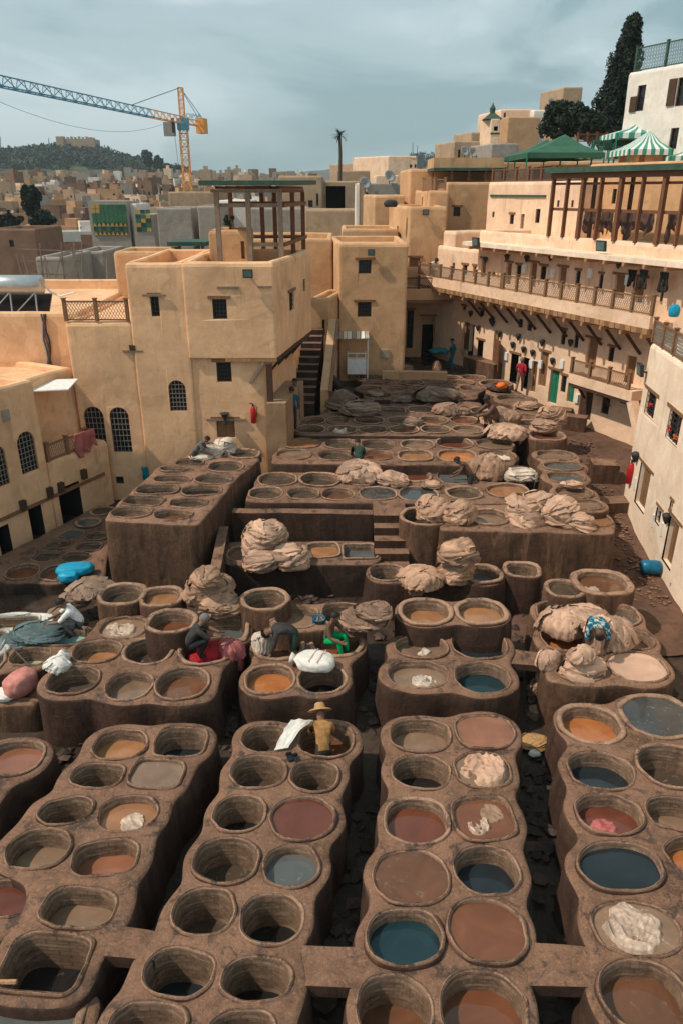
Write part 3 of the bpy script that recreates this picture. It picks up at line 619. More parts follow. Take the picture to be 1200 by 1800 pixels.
# sunken yard pools on the left
ALLV['S'] = block('sunken muddy pools of the shaded corner yard below the arched windows', .42, -0.3, [(40,1004,58,'umber',.15), (100,1006,58,'brown',.15), (82,976,48,'murk',.12,SQ), (134,978,48,'murk',.15,SQ), (104,956,42,'murk',.1,SQ), (156,960,42,'murk',.1,SQ), (128,938,36,'slate',.05), (172,942,34,'murk',.1), (156,918,34,'slate',.05), (180,897,34,'murk',.08)],
    'vat_mud_back', polys=[pp(.42, (0,1018), (185,1022), (195,890), (150,900), (-20,985))], N=26, st=.12, drop=.15)
# ------------------------------------------------------------------ buildings
def rect_px(fr, x0, y0, x1, y1, n=0.0):
    xm, ym = (x0+x1)/2, (y0+y1)/2
    u0, u1 = fr.hit(x0, ym, n)[0], fr.hit(x1, ym, n)[0]; z1, z0 = fr.hit(xm, y0, n)[1], fr.hit(xm, y1, n)[1]
    return (min(u0, u1), max(u0, u1), z0, z1)
def walls(name, fp, z0, z1, mat, parent, opens=None, parapet=0.45, th=0.3, rr=0.1, step=0.9, batter=0.0, wob=0.03, niche=None, cap=True):
    """plastered building shell: rounded corners, soft parapet, real window and door openings"""
    opens = opens or {}; n = len(fp); cen = (sum(p[0] for p in fp)/n, sum(p[1] for p in fp)/n); sdv = rng.uniform(0, 60)
    frs = [Fr(fp[i], fp[(i+1) % n]) for i in range(n)]
    zb = {z0, z1-0.16}
    for i, os_ in opens.items():
        for o in os_: zb |= {o[2], o[3]}
    zb = sorted(zb); zz = [zb[0]]
    for a in zb[1:]:
        k = max(1, int(math.ceil((a-zz[-1])/step))); b = zz[-1]; zz += [b+(a-b)*t/k for t in range(1, k+1)]
    loop = []                                    # (x, y, nx, ny, edge, u)
    for i in range(n):
        fr = frs[i]; r = min(rr, fr.L*0.2); ub = {r, fr.L-r}
        for o in opens.get(i, []): ub |= {o[0], o[1]}
        ub = sorted(ub); uu = [ub[0]]
        for a in ub[1:]:
            k = max(1, int(math.ceil((a-uu[-1])/step))); b = uu[-1]; uu += [b+(a-b)*t/k for t in range(1, k+1)]
        for u in uu: p = fr.p(u, 0, 0); loop.append((p.x, p.y, fr.nv.x, fr.nv.y, i, u, None))
        f2 = frs[(i+1) % n]; c = Vector((*fp[(i+1) % n], 0)); r2 = min(rr, f2.L*0.2)
        a_, b_ = c-fr.d*r, c+f2.d*r2
        mt = (fr.nv+f2.nv); mt = mt/max(0.3, 1+fr.nv.dot(f2.nv))
        for t in (0.35, 0.65):
            q = a_*(1-t)**2+c*2*t*(1-t)+b_*t*t; nn = (fr.nv*(1-t)+f2.nv*t).normalized(); loop.append((q.x, q.y, nn.x, nn.y, -1, 0, (c, mt)))
    m = len(loop); V = []; Fc = []; mi = []
    def isop(i, u, z):
        for o in opens.get(i, []):
            if o[0]-1e-4 <= u <= o[1]+1e-4 and o[2]-1e-4 <= z <= o[3]+1e-4: return True
        return False
    for z in zz:
        for (x, y, nx, ny, i, u, cm) in loop:
            w = 0 if (i >= 0 and isop(i, u, z)) else wob*noise.noise(Vector((x*0.7, y*0.7, z*0.7+sdv)))+wob*0.4*noise.noise(Vector((x*2, y*2, z*2+sdv)))
            w += batter*(z1-z)
            V.append((x+nx*w, y+ny*w, z))
    for j in range(len(zz)-1):
        zc = (zz[j]+zz[j+1])/2
        for k in range(m):
            a, b = loop[k], loop[(k+1) % m]
            if a[4] >= 0 and a[4] == b[4]:
                uc = (a[5]+b[5])/2
                if any(o[0] < uc < o[1] and o[2] < zc < o[3] for o in opens.get(a[4], [])): continue
            Fc.append((j*m+k, j*m+(k+1) % m, (j+1)*m+(k+1) % m, (j+1)*m+k)); mi.append(0)
    prev = [(len(zz)-1)*m+k for k in range(m)]
    def ring(off, z):
        out = []
        for (x, y, nx, ny, i, u, cm) in loop:
            if cm is not None and off > 0.05: c, mt = cm; q = c-mt*off; X, Y = q.x, q.y
            else: X, Y = x-nx*off, y-ny*off
            V.append((X, Y, z+wob*0.9*noise.noise(Vector((x*0.8, y*0.8, sdv))))); out.append(len(V)-1)
        return out
    for off, dz in ((0.03, -0.06), (0.09, 0.0), (th-0.06, 0.0), (th, -0.05), (th+0.02, -parapet)):
        cur = ring(off, z1+dz)
        for k in range(m): Fc.append((prev[k], prev[(k+1) % m], cur[(k+1) % m], cur[k])); mi.append(0)
        prev = cur
    if cap: Fc.append(tuple(prev)); mi.append(1)
    # reveals
    for i, os_ in opens.items():
        fr = frs[i]
        for o in os_:
            dpt = 0.24 if o[4] != 'o' else 1.3; b = len(V)
            for (u, z) in ((o[0], o[2]), (o[1], o[2]), (o[1], o[3]), (o[0], o[3])): V.append(fr.p(u, 0, z)); V.append(fr.p(u, -dpt, z))
            for k in range(4): a_, c_ = b+2*k, b+2*((k+1) % 4); Fc.append((a_, c_, c_+1, a_+1)); mi.append(0 if o[4] != 'o' else 2)
            Fc.append((b+1, b+3, b+5, b+7)); mi.append(2)
            if o[4] == 'a':                       # arch spandrels
                w = (o[1]-o[0])/2; uc = (o[0]+o[1])/2; zs = o[3]-w; K = 8
                for sgn in (-1, 1):
                    c0 = len(V); V.append(fr.p(uc+sgn*w, 0.0, o[3]))
                    for k in range(K+1):
                        t = math.pi/2*k/K; u, z = uc+sgn*w*math.cos(t), zs+w*math.sin(t); V.append(fr.p(u, 0.0, z)); V.append(fr.p(u, -dpt, z))
                    for k in range(K):
                        q = c0+1+2*k; Fc.append((c0, q, q+2) if sgn > 0 else (c0, q+2, q)); mi.append(0); Fc.append((q, q+1, q+3, q+2)); mi.append(0)
    return link(name, mesh(name, V, Fc, [mat, mat, 'interior'], False, mi), parent), frs
def fit_opening(fr, o, parent, lintel=True, bars=(4, 6), mat_l='wood', door='wood', z_over=0.0):
    u0, u1, z0, z1, k = o[:5]; w = u1-u0
    if k in ('w', 'a'):
        m = MB(); t = 0.055
        zt = z1 if k == 'w' else z1-w/2
        m.fbox(fr, u0+.004, u0+t, -.14, -.07, z0+.004, zt); m.fbox(fr, u1-t, u1-.004, -.14, -.07, z0+.004, zt); m.fbox(fr, u0+t, u1-t, -.14, -.07, z0+.004, z0+t)
        if k == 'w': m.fbox(fr, u0+t, u1-t, -.14, -.07, z1-t, z1-.004)
        else:
            uc = (u0+u1)/2; r = w/2; pr = None
            for q in range(9):
                a = math.pi*q/8; p = fr.p(uc+(r-.03)*math.cos(a), -.105, zt+(r-.03)*math.sin(a))
                if pr is not None: m.bar(pr, p, .07, .055)
                pr = p
        f = m.build('window', 'wood_dark', parent)
        p = MB().fbox(fr, u0+.01, u1-.01, -.2, -.17, z0+.01, z1-(.01 if k == 'w' else w*0.12)).build('pane', 'glass_dark', f)
        g = MB(); nb, nh = bars
        for i in range(1, nb):
            u = u0+w*i/nb; zt2 = z1 if k == 'w' else zt+math.sqrt(max(0, (w/2)**2-(u-(u0+u1)/2)**2)); g.bar(fr.p(u, -.045, z0+.01), fr.p(u, -.045, zt2-.02), .022)
        for i in range(1, nh):
            z = z0+(z1-z0)*i/nh; hw = w/2 if (k == 'w' or z < zt) else math.sqrt(max(0.01, (w/2)**2-(z-zt)**2)); uc = (u0+u1)/2
            g.bar(fr.p(uc-hw+.01, -.03, z), fr.p(uc+hw-.01, -.03, z), .02)
        g.build('grille', 'iron_light' if k == 'a' else 'iron', f)
    elif k == 'd':
        np_ = max(2, int(w/0.28)); f = MB().fbox(fr, u0+.004, u1-.004, -.2, -.16, z0+.004, z1-.004).build('door', door, parent)
        for i in range(np_):
            a = u0+.01+(w-.02)*i/np_; b = u0+.01+(w-.02)*(i+1)/np_; MB().fbox(fr, a+.008, b-.008, -.16, -.12-(0.006*(i % 2)), z0+.02, z1-.02).build('plank', door, f)
    if lintel:
        e = 0.28*min(1, w); MB().fbox(fr, u0-e, u1+e, -.02, .05, z1+.015, z1+.12).build('lintel', mat_l, parent)
def building(name, label, fp, z0, z1, mat, opens=None, cat='building', group=None, parent=None, lint=True, bars=(4, 6), door='wood', wallname='wall', **kw):
    t = parent or thing(name, label, cat, (0, 0, 0), group)
    fit = {}
    for i, os_ in (opens or {}).items():
        L_ = math.dist(fp[i], fp[(i+1) % len(fp)]); fit[i] = []
        for o in os_:
            q = (max(.12, o[0]), min(L_-.12, o[1]), max(z0+.02, o[2]), min(z1-.2, o[3]))+tuple(o[4:])
            if q[1]-q[0] > .1 and q[3]-q[2] > .15: fit[i].append(q)
    opens = fit
    w, frs = walls(wallname, fp, z0, z1, mat, t, opens, **kw)
    for i, os_ in (opens or {}).items():
        for o in os_: fit_opening(frs[i], o, t, (o[5] if len(o) > 5 else lint), (o[6] if len(o) > 6 else bars), door=(o[7] if len(o) > 7 else door))
    if parent is None:
        c = Vector((sum(p[0] for p in fp)/len(fp), sum(p[1] for p in fp)/len(fp), z0))
        for ch in t.children: ch.location = Vector(ch.location)-c
        t.location = c
    return t, frs
def late(t, o): o.parent = t; o.location = Vector(o.location)-t.location; return o
def opx(fr, lst, n=0.0):               # openings from photo rectangles
    out = []
    for r in lst:
        u0, u1, z0, z1 = rect_px(fr, *r[:4], n); out.append((u0, u1, z0, z1)+tuple(r[4:]))
    return out
LAT = {}
def railing(label, fr, u0, u1, n, z0, h, k, mat='wood', lat='iron', group='wooden railings with lattice panels', z1_=None):
    t = thing('railing', label, 'railing', fr.p((u0+u1)/2, n, z0), group); L_ = t.location.copy(); z1_ = z0 if z1_ is None else z1_
    zz = lambda u: z0+(z1_-z0)*(u-u0)/(u1-u0)
    def bld(m, nm, mt):
        o = m.build(nm, mt, t); o.location = -L_; return o
    for i in range(k+1):
        u = u0+(u1-u0)*i/k; m = MB().fbox(fr, u-.06, u+.06, n-.06, n+.06, zz(u), zz(u)+h+.06); m.fbox(fr, u-.08, u+.08, n-.08, n+.08, zz(u)+h+.06, zz(u)+h+.1); bld(m, 'post', mat)
    for i in range(k):
        a = u0+(u1-u0)*i/k+.062; b = u0+(u1-u0)*(i+1)/k-.062; m = MB()
        m.bar(fr.p(a, n, zz(a)+h-.03), fr.p(b, n, zz(b)+h-.03), .07, .06); bld(m, 'top_rail', mat)
        m = MB(); m.bar(fr.p(a, n, zz(a)+.05), fr.p(b, n, zz(b)+.05), .06, .05); bld(m, 'bottom_rail', mat)
        m = MB(); za, zb_ = .08, h-.06; nn = max(4, int((b-a)/.105))
        for q in range(nn):
            ua, ub = a+(b-a)*q/nn, a+(b-a)*(q+1)/nn
            for e_, f_ in ((.0, .33), (.33, .66), (.66, 1)):
                zl, zh = zz(ua)+za+(zb_-za)*e_, zz(ua)+za+(zb_-za)*f_
                m.bar(fr.p(ua, n, zl), fr.p(ub, n, zh), .014); m.bar(fr.p(ua, n+.004, zh), fr.p(ub, n+.004, zl), .014)
        bld(m, 'lattice', lat)
    return t
def wall_lamp(fr, u, z, n=0.0, mat='iron', s=1.0, group='dark cone wall lamps', label='dark cone-shaped wall lamp on the lane facade'):
    p = fr.p(u, n, z); t = thing('wall_lamp', label, 'lamp', p, group); m = MB()
    q = fr.nv*0.11*s
    m.lathe([(0.02*s, -.24*s), (.07*s, -.16*s), (.13*s, 0), (.135*s, .05*s), (.06*s, .1*s)], 10, (q.x, q.y, 0)); m.build('shade', mat, t, True)
    MB().bar((0, 0, .03), (q.x, q.y, .03), .04).build('bracket', 'iron', t); return t
def floodlight(label, fr, px, py, s=0.34, n=0.0, tilt=0.25):
    u, z = fr.hit(px, py, n); p = fr.p(u, n, z); t = thing('floodlight', label, 'lamp', p, 'floodlights on the walls'); m = MB()
    d, nv = fr.d, fr.nv
    def q(a, b, c): return d*a+nv*b+Vector((0, 0, c))
    def hx(m, w, h, n0, n1): m.hexa([q(-w, n1, -h), q(w, n1, -h), q(w, n0, -h), q(-w, n0, -h), q(-w, n1+tilt*h, h), q(w, n1+tilt*h, h), q(w, n0+tilt*h, h), q(-w, n0+tilt*h, h)])
    hx(m, s/2, s*.42, .14, .26); m.build('housing', 'iron', t); m = MB(); hx(m, s*.42, s*.33, .262, .272); m.build('glass', 'lamp_glass', t); MB().bar(q(0, 0, -s*.2), q(0, .15, -s*.1), .05).build('bracket', 'iron', t)

# ---- the big ochre house on the left
YL = 27.4
fl = Fr((-10.0, YL), (-2.85, YL))
T, _f = building('ochre_house', 'large ochre plastered house with arched grilles and an overhanging upper storey', [(-10.05, YL), (-7.62, YL+.02), (-7.62, 36), (-10.05, 36)], -.3, PY(160, 566, YL).z, 'adobe_bright',
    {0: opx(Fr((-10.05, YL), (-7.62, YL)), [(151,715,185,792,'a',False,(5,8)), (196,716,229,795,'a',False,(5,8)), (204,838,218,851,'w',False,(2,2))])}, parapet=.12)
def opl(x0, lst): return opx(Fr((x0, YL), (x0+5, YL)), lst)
building('ochre_house', '', [(-7.64, YL-.05), (-5.55, YL-.05), (-5.55, 34), (-7.64, 34)], -.3, 9.05, 'adobe_bright', {0: opl(-7.64, [(266,520,281,556,'w',True,(2,4)), (298,668,328,722,'a',False,(5,7))])}, parent=T, rr=.08)
building('ochre_house', '', [(-5.6, YL+.03), (-2.85, YL+.03), (-2.0, 32.5), (-5.6, 33)], .3, 5.9, 'adobe_bright', {0: opl(-5.6, [(381,637,407,672,'w',True,(4,5)), (381,738,413,770,'d',True)])}, parent=T, rr=.08, parapet=.1)
_, FU = building('ochre_house', '', [(-5.62, YL-.12), (-2.38, YL-.12), (-1.3, 33.2), (-5.62, 34.2)], 5.72, 9.08, 'adobe_bright', {0: opl(-5.62, [(375,525,400,560,'w',True,(4,5))]), 1: opx(Fr((-2.38, YL-.12), (-1.3, 33.2)), [(509,513,517,546,'w',True,(2,4)), (533,490,537,512,'w',False,(2,3))])}, parent=T, rr=.08)
for ch in T.children:
    if tuple(ch.location) == (0, 0, 0): ch.location = -T.location
def addT(m, nm, mt, t=None):
    t = t or T; o = m.build(nm, mt, t); o.location = -t.location; return o
fo = Fr((-5.62, YL-.12), (-2.38, YL-.12)); fs = Fr((-2.38, YL-.12), (-1.3, 33.2))
addT(MB().fbox(fo, 1.35, 3.24, -.18, -.0, 5.58, 5.715), 'beam', 'wood_light'); addT(MB().fbox(fs, .02, 5.8, -.16, 0, 5.56, 5.715), 'beam', 'wood_dark')
for u in (.9, 2.1, 3.3, 4.5): addT(MB().bar(fs.p(u, -.05, 5.55), fs.p(u, -.62, 4.9), .09), 'brace', 'wood_dark')
addT(MB().bar(fo.p(2.75, -.02, 5.55), fo.p(2.2, -.1, 4.75), .1), 'brace', 'wood_grey')
for a, b, c in ((251,519,292), (382,505,420), (454,504,478), (363,739,432), (215,618,251)):
    u, z = fo.hit(a, b); u1, _ = fo.hit(c, b); addT(MB().fbox(fo, u, u1, -.02 if b < 600 else -.16, .04 if b < 600 else -.06, z-.04, z+.03), 'timber', 'wood_grey')
u, z = fl.hit(233, 609); addT(MB().fbox(fl, u-.1, u+.12, -.05, .07, z-.12, z+.05), 'spout', 'wood_dark')
floodlight('square floodlight high on the ochre house', fo, 437, 480)
railing('latticed terrace railing on the ochre house beside the solar tank', Fr((-10.0, YL+.08), (-7.7, YL+.08)), 0, 2.25, 0, PY(160, 566, YL).z+.02, .72, 2, 'wood', 'iron_light')
railing('latticed terrace railing running back on the ochre house terrace', Fr((-7.8, YL+.2), (-7.8, YL+5)), 0.2, 4.4, .3, PY(160, 566, YL).z+.02, .72, 3, 'wood', 'iron_light')
# long wall behind on the left, pipes, solar tank
W, fw = building('garden_wall', 'long ochre wall with blue and red pipes left of the big house', [(-22, 28.6), (-9.9, 28.6), (-9.9, 40), (-22, 40)], -.3, PY(60, 549, 28.6).z, 'adobe_bright', {}, 'wall')
fwl = Fr((-22, 28.6), (-9.9, 28.6))
for k, (c, mt) in enumerate((('blue', 'cloth_blue'), ('red', 'wood_red'), ('black', 'iron'))):
    m = MB(); pts = []
    for t in range(9):
        px, py = 73+k*3+t*(2.2), 552+t*15.5; u, z = fwl.hit(px+2*math.sin(t*1.7+k), py, .05); pts.append(fwl.p(u, .06, z))
    o = m.tube(pts, .035, 6).build('pipe', mt); tag(o, f'{c} pipe hanging down the long ochre wall', 'pipe')
def solar():
    c = PY(28, 500, 30.5); t = thing('solar_water_heater', 'white solar water tank on a steel rack above the long wall', 'water heater', (c.x, c.y, c.z-1.2))
    m = MB(); m.tube([(-1.6, 0, 1.2), (-1.5, 0, 1.2), (1.05, 0, 1.2), (1.1, 0, 1.2)], [.2, .36, .36, .2], 18); m.build('tank', 'steel_tank', t, True)
    for x in (-1.2, -.2, .8):
        for y in (-.3, .9): MB().bar((x, y, 0), (x, y*.6, .95), .05).build('leg', 'steel_tank', t)
    MB().bar((-1.2, -.3, .0), (-.2, -.3, .9), .04).build('brace', 'steel_tank', t); MB().bar((-.2, -.3, .0), (.8, -.3, .9), .04).build('brace', 'steel_tank', t)
    m = MB(); m.hexa([(-1.4, -.15, .1), (1.2, -.15, .1), (1.2, -.1, .05), (-1.4, -.1, .05), (-1.4, .5, .8), (1.2, .5, .8), (1.2, .55, .76), (-1.4, .55, .76)]); m.build('collector', 'glass_dark', t)
    MB().tube([(1.0, .1, 1.3), (1.3, .1, .9), (1.7, 0, .75), (2.3, 0, .9)], .04, 6).build('pipe', 'white_paint', t)
solar()
# low house with arched windows at the left edge
A_, B_ = P(0, 985, 0), P(110, 930, 0); dl = (B_-A_).normalized()
fq = Fr(A_, A_+dl*5)
def fqo(lst, du): return [(o[0]+du, o[1]+du)+tuple(o[2:]) for o in opx(fq, lst)]
p0 = A_-dl*5; nL = Vector((-dl.y, dl.x, 0)); p1 = A_+dl*2.6; p2 = A_+dl*5.6
def fq2(a, b, back): return [(a.x, a.y), (b.x, b.y), ((b+nL*back).x, (b+nL*back).y), ((a+nL*back).x, (a+nL*back).y)]
TL, _f = building('arched_window_house', 'low ochre house with arched window grilles over dark doorways', fq2(p0, p1, 5), -.2, 5.6, 'adobe_bright', {0: fqo([(33,757,65,832,'a',False,(5,8)), (-18,782,14,858,'a',False,(5,8)), (0,922,22,992,'o',False), (55,884,79,968,'o',False)], 5)}, parapet=.25)
building('x', '', fq2(p1+dl*.01, p2, 2.2), -.2, 2.6, 'adobe_bright', {0: [(o[0]-2.61, o[1]-2.61)+tuple(o[2:]) for o in opx(fq, [(107,850,146,935,'o',False)])]}, parent=TL, parapet=.08)
q0, q1 = p1+nL*1.25, p2+nL*1.25
building('x', '', fq2(q0+dl*.02, q1, 4), 2.5, 5.3, 'adobe_bright', {}, parent=TL, parapet=.2)
addT(MB().fbox(fq, -4, 5.2, -.02, .05, 1.3, 1.42), 'beam', 'wood', TL)
for ch in TL.children:
    if tuple(ch.location) == (0, 0, 0): ch.location = -TL.location
for px, py in ((38, 885), (85, 862), (105, 853), (145, 830)):
    u, z = fq.hit(px, py); addT(MB().fbox(fq, u-.1, u+.1, .0, .16, z-.25, z+.12), 'spout', 'wood_dark', TL)
railing('latticed railing on the low terrace with a draped rug', Fr(p1, p2), .15, 2.0, -.08, 2.62, .62, 2, 'wood', 'iron_light')
u, z = fq.hit(10, 730); addT(MB().fbox(fq, u-.14, u+.14, -.04, .05, z-.18, z+.18), 'vent', 'grey_wall', TL)
# awning sheet in the corner
m = MB(); c = PY(85, 680, 26.2); m.hexa([(-1.1,-.5,-.1), (.9,-.5,0), (.9,.6,.12), (-1.1,.6,.05), (-1.1,-.5,-.06), (.9,-.5,.04), (.9,.6,.16), (-1.1,.6,.09)]); o = m.build('roof_sheet', 'white_paint', None, False, c); tag(o, 'pale corrugated roof sheet over the corner terrace', 'roof sheet')

# ---- tower and the recess beyond the yard
YT = 38.4
def tri(px, Y): return PY(px, 500, Y).x
t2, f2 = building('square_tower', 'square ochre tower block with two barred windows behind the vats', [(tri(596, YT), YT), (tri(715, YT), YT), (tri(715, YT), 45), (-.75, 45)], 1.5, PY(650, 428, YT).z, 'adobe',
    {0: opx(Fr((tri(596, YT), YT), (tri(715, YT), YT)), [(630,457,652,481,'w',True,(4,4)), (628,531,652,557,'w',True,(4,4)), (642,606,650,629,'d',True), (712,538,728,608,'o',False)][:2])}, parapet=.3)
ft = Fr((tri(596, YT), YT), (tri(715, YT), YT)); floodlight('square floodlight at the top of the tower block', ft, 652, 443)
u, z = ft.hit(676, 622); o = MB().fbox(ft, u-.22, u+.22, .0, .06, z-.22, z+.22).build('meter_box', 'grey_wall'); tag(o, 'small grey utility box on the tower wall', 'utility box')
# back of the recess
YB = 44.5
fbk = Fr((3.4, YB), (8, YB))
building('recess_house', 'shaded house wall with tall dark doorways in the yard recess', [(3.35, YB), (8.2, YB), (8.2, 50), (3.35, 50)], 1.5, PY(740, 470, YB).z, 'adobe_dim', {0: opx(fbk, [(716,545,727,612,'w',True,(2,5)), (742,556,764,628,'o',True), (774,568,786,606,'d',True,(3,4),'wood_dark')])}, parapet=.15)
# gallery bridging the recess
fg = Fr((3.35, 42.6), (6.6, 42.9))
tg = thing('gallery', 'short shaded gallery bridging the recess beside the tower', 'balcony', fg.p(1.4, 0, 5.9)); addT(MB().fbox(fg, -.0, 2.75, -1.9, 0, 5.75, 6.35), 'deck', 'adobe_dim', tg); addT(MB().fbox(fg, .0, 2.75, -.3, .05, 5.6, 5.74), 'beam', 'wood', tg)
railing('dark wooden railing of the recess gallery', fg, .05, 2.7, -.06, 6.36, .6, 3, 'wood_dark', 'wood_dark')
u0, z0_ = Fr((3.4, YB), (8, YB)).hit(748, 452)
# houses stacked behind the tower
building('lit_corner_house', 'tall ochre house with sunlit left side and a floodlight', [(tri(715, 45.2), 45.2), (tri(778, 45.2), 45.2), (tri(778, 45.2), 53), (3.0, 51)], 4, PY(745, 363, 45.2).z, 'adobe', {3: [(2.6, 3.0, 8.6, 9.4, 'w', False, (2, 4))], 0: opx(Fr((tri(715, 45.2), 45.2), (tri(778, 45.2), 45.2)), [(718,453,737,472,'d',True)])}, parapet=.25)
floodlight('square floodlight on the tall house with sunlit side', Fr((tri(715, 45.2), 45.2), (tri(778, 45.2), 45.2)), 747, 373, .36)
building('stepped_wall_house', 'ochre house with stepped parapet behind the tall sunlit-side house', [(tri(655, 54), 54), (tri(706, 54), 54), (tri(706, 54), 62), (1.6, 60)], 2, PY(680, 343, 54).z, 'adobe', {}, parapet=.4)
building('stepped_wall_house', 'narrow ochre upstand wall next to the roofed loggia', [(tri(714, 54.6), 54.6), (tri(752, 54.6), 54.6), (tri(752, 54.6), 60), (tri(714, 54.6)-.3, 60)], 2, PY(730, 297, 54.6).z, 'adobe', {}, parapet=.4)
YN = 50.0
building('loggia_house', 'broad ochre house with one barred window under a roofed loggia', [(tri(776, YN), YN), (tri(870, YN), YN), (tri(870, YN), 58), (tri(776, YN), 58)], 4, PY(810, 320, YN).z, 'adobe', {0: opx(Fr((tri(776, YN), YN), (tri(870, YN), YN)), [(796,364,808,380,'w',True,(4,4))])}, parapet=.2)
building('loggia_house', 'low ochre lean-to with small door beside the loggia house', [(tri(746, 49.2), 49.2), (tri(780, 49.2), 49.2), (tri(780, 49.2), 55), (tri(736, 49.2), 55)], 4, PY(755, 335, 49.2).z, 'adobe', {3: [(3.2, 3.7, 9.6, 11.0, 'd', False)]}, parapet=.3)
fgl = Fr((tri(752, YN+1), YN+1), (tri(870, YN+1), YN+1)); zt_ = PY(800, 300, YN+1).z; zb_ = PY(800, 330, YN+1).z
tlg = thing('roofed_loggia', 'dark wooden roofed loggia on top of the broad ochre house', 'loggia', fgl.p(2, -1, zb_-.4))
addT(MB().fbox(fgl, 0, fgl.L, -4, .25, zt_, zt_+.16), 'roof', 'green_roof', tlg); addT(MB().fbox(fgl, 0, fgl.L, -4, -3.8, zb_-.5, zt_), 'back_wall', 'adobe_dim', tlg)
for i in range(5): addT(MB().fbox(fgl, .05+i*(fgl.L-.2)/4, .17+i*(fgl.L-.2)/4, -.1, .02, zb_-.6, zt_), 'post', 'wood_red', tlg)
addT(MB().fbox(fgl, 0, fgl.L, -.06, .0, zb_+.3, zb_+.38), 'rail', 'wood_red', tlg); addT(MB().fbox(fgl, .05, fgl.L, -4.2, -.4, zt_+.18, zt_+.75), 'upper_wall', 'adobe', tlg)
railing('small wooden railing with bags beside the loggia', Fr((tri(736, 49.6), 49.6), (tri(772, 49.6), 49.6)), .0, 1.35, 0, PY(755, 335, 49.6).z-.05, .7, 2, 'wood_light', 'iron_light')

# ---- the long balcony house on the right
A0, B0 = P(800, 640, 2.2), P(1090, 780, 1.2)
fr = Fr(A0, B0); LEN = 19.0
def rf(u, n): p = fr.p(u, n, 0); return (p.x, p.y)
ground = [(812,566,824,616,'d',False), (823,570,832,626,'o',False), (838,598,848,636,'o',True), (865,580,874,660,'d',False,(3,3),'wood_light'), (896,622,909,674,'o',True), (917,628,928,684,'o',False), (932,634,942,690,'d',False), (947,618,961,680,'d',True), (964,650,980,710,'d',True,(3,3),'green_paint'), (985,660,994,690,'w',True,(3,4)), (996,672,1008,708,'d',False,(2,2),'green_paint'), (1017,680,1040,738,'d',True,(3,3),'wood_dark'), (1056,698,1070,728,'w',True,(3,4)),
          (812,530,818,545,'w',True,(2,3)), (842,540,850,555,'w',True,(2,3)), (910,552,918,576,'w',False,(2,4)), (926,558,934,582,'w',False,(2,4)), (985,580,993,606,'w',True,(2,4)), (1008,586,1016,612,'w',False,(2,4)), (1068,610,1078,636,'w',True,(3,4)), (1030,595,1048,650,'d',True), (1098,625,1115,680,'d',False)]
upper = [(844,455,852,488,'d',True), (864,478,868,486,'w',False,(2,3)), (887,462,897,500,'d',True), (906,466,914,490,'w',True,(2,4)), (929,462,941,505,'d',True), (948,468,958,492,'w',True,(2,4)), (980,470,993,508,'d',True), (1010,476,1018,502,'w',True,(3,4)), (1051,482,1058,508,'w',True,(2,4)), (1078,484,1097,525,'d',True), (1110,488,1130,532,'d',True), (1160,500,1165,530,'w',True,(2,4))]
def norm(lst, zmin):
    out = []
    for o in opx(fr, lst):
        w_ = o[1]-o[0]; out.append((o[0]+2.6, o[1]+2.6, max(o[2], zmin), o[3])+tuple(o[4:]))
    return out
TR, FR = building('balcony_house', 'long two-storey pinkish house with a bracketed wooden balcony along the lane', [rf(-2.6, 0), rf(LEN, 0), rf(LEN, -7), rf(-2.6, -7)], .6, 5.7, 'adobe_pink', {0: norm(ground, 1.35)}, parapet=.1)
zs = 8.72
building('x', '', [rf(1.35, -.02), rf(LEN, -.02), rf(LEN, -7), rf(1.35, -7)], 5.65, zs+.75, 'adobe_pink', {0: [(o[0]-2.6-1.35, o[1]-2.6-1.35, max(o[2], 6.05), o[3])+tuple(o[4:]) for o in norm(upper, 6.05)]}, parent=TR, parapet=.3)
building('x', '', [rf(-2.6, -.05), rf(1.4, -.05), rf(1.4, -4), rf(-2.6, -4)], 5.65, fr.hit(815, 437)[1], 'adobe_pink', {0: [(o[0], o[1], max(o[2], 6.05), o[3])+tuple(o[4:]) for o in norm([(811,466,819,482,'w',True,(2,3)), (829,468,836,486,'d',True), (793,462,797,480,'w',False,(2,3))], 6.05)]}, parent=TR, parapet=.35)
building('x', '', [rf(-2.6, -.4), rf(-1.35, -.4), rf(-1.35, -4.5), rf(-2.6, -4.5)], 5.65, fr.hit(797, 408)[1], 'adobe_pink', {}, parent=TR, parapet=.35)
for ch in TR.children:
    if tuple(ch.location) == (0, 0, 0): ch.location = -TR.location
NB = 1.25
zb0 = fr.hit(980, 553, NB)[1]; zb1 = fr.hit(980, 527, NB)[1]; uE = fr.hit(1142, 560, NB)[0]
addT(MB().fbox(fr, -2.5, uE, .002, NB-.165, zb0+.1, zb0+.3), 'balcony_deck', 'adobe_pink', TR)
m = MB(); K = 26
for i in range(K):
    a, b = -2.5+(uE+2.5)*i/K, -2.5+(uE+2.5)*(i+1)/K; j = .012*noise.noise(Vector((i*.7, 0, 0)))
    m.fbox(fr, a, b, NB-.16, NB+j, zb0+.142, zb1)
addT(m, 'balcony_parapet', 'adobe_pink', TR)
K = 60
for i in range(K):
    a, b = -2.5+(uE+2.5)*i/K, -2.5+(uE+2.5)*(i+1)/K; addT(MB().fbox(fr, a+.008, b-.008, NB-.12, NB+.035+.01*(i % 3), zb0-.06-.02*(i % 2), zb0+.14), 'fascia_board', ('wood_light', 'wood', 'wood_light')[i % 3], TR)
for i in range(16):
    u = -2.2+(uE+2.0)*i/15; addT(MB().fbox(fr, u-.06, u+.06, .005, NB+.12, zb0-.24, zb0-.1), 'joist', 'wood_light', TR)
    if i > 3: addT(MB().bar(fr.p(u, NB-.25, zb0-.25), fr.p(u, .06, zb0-1.15), .1), 'bracket', 'wood_dark', TR)
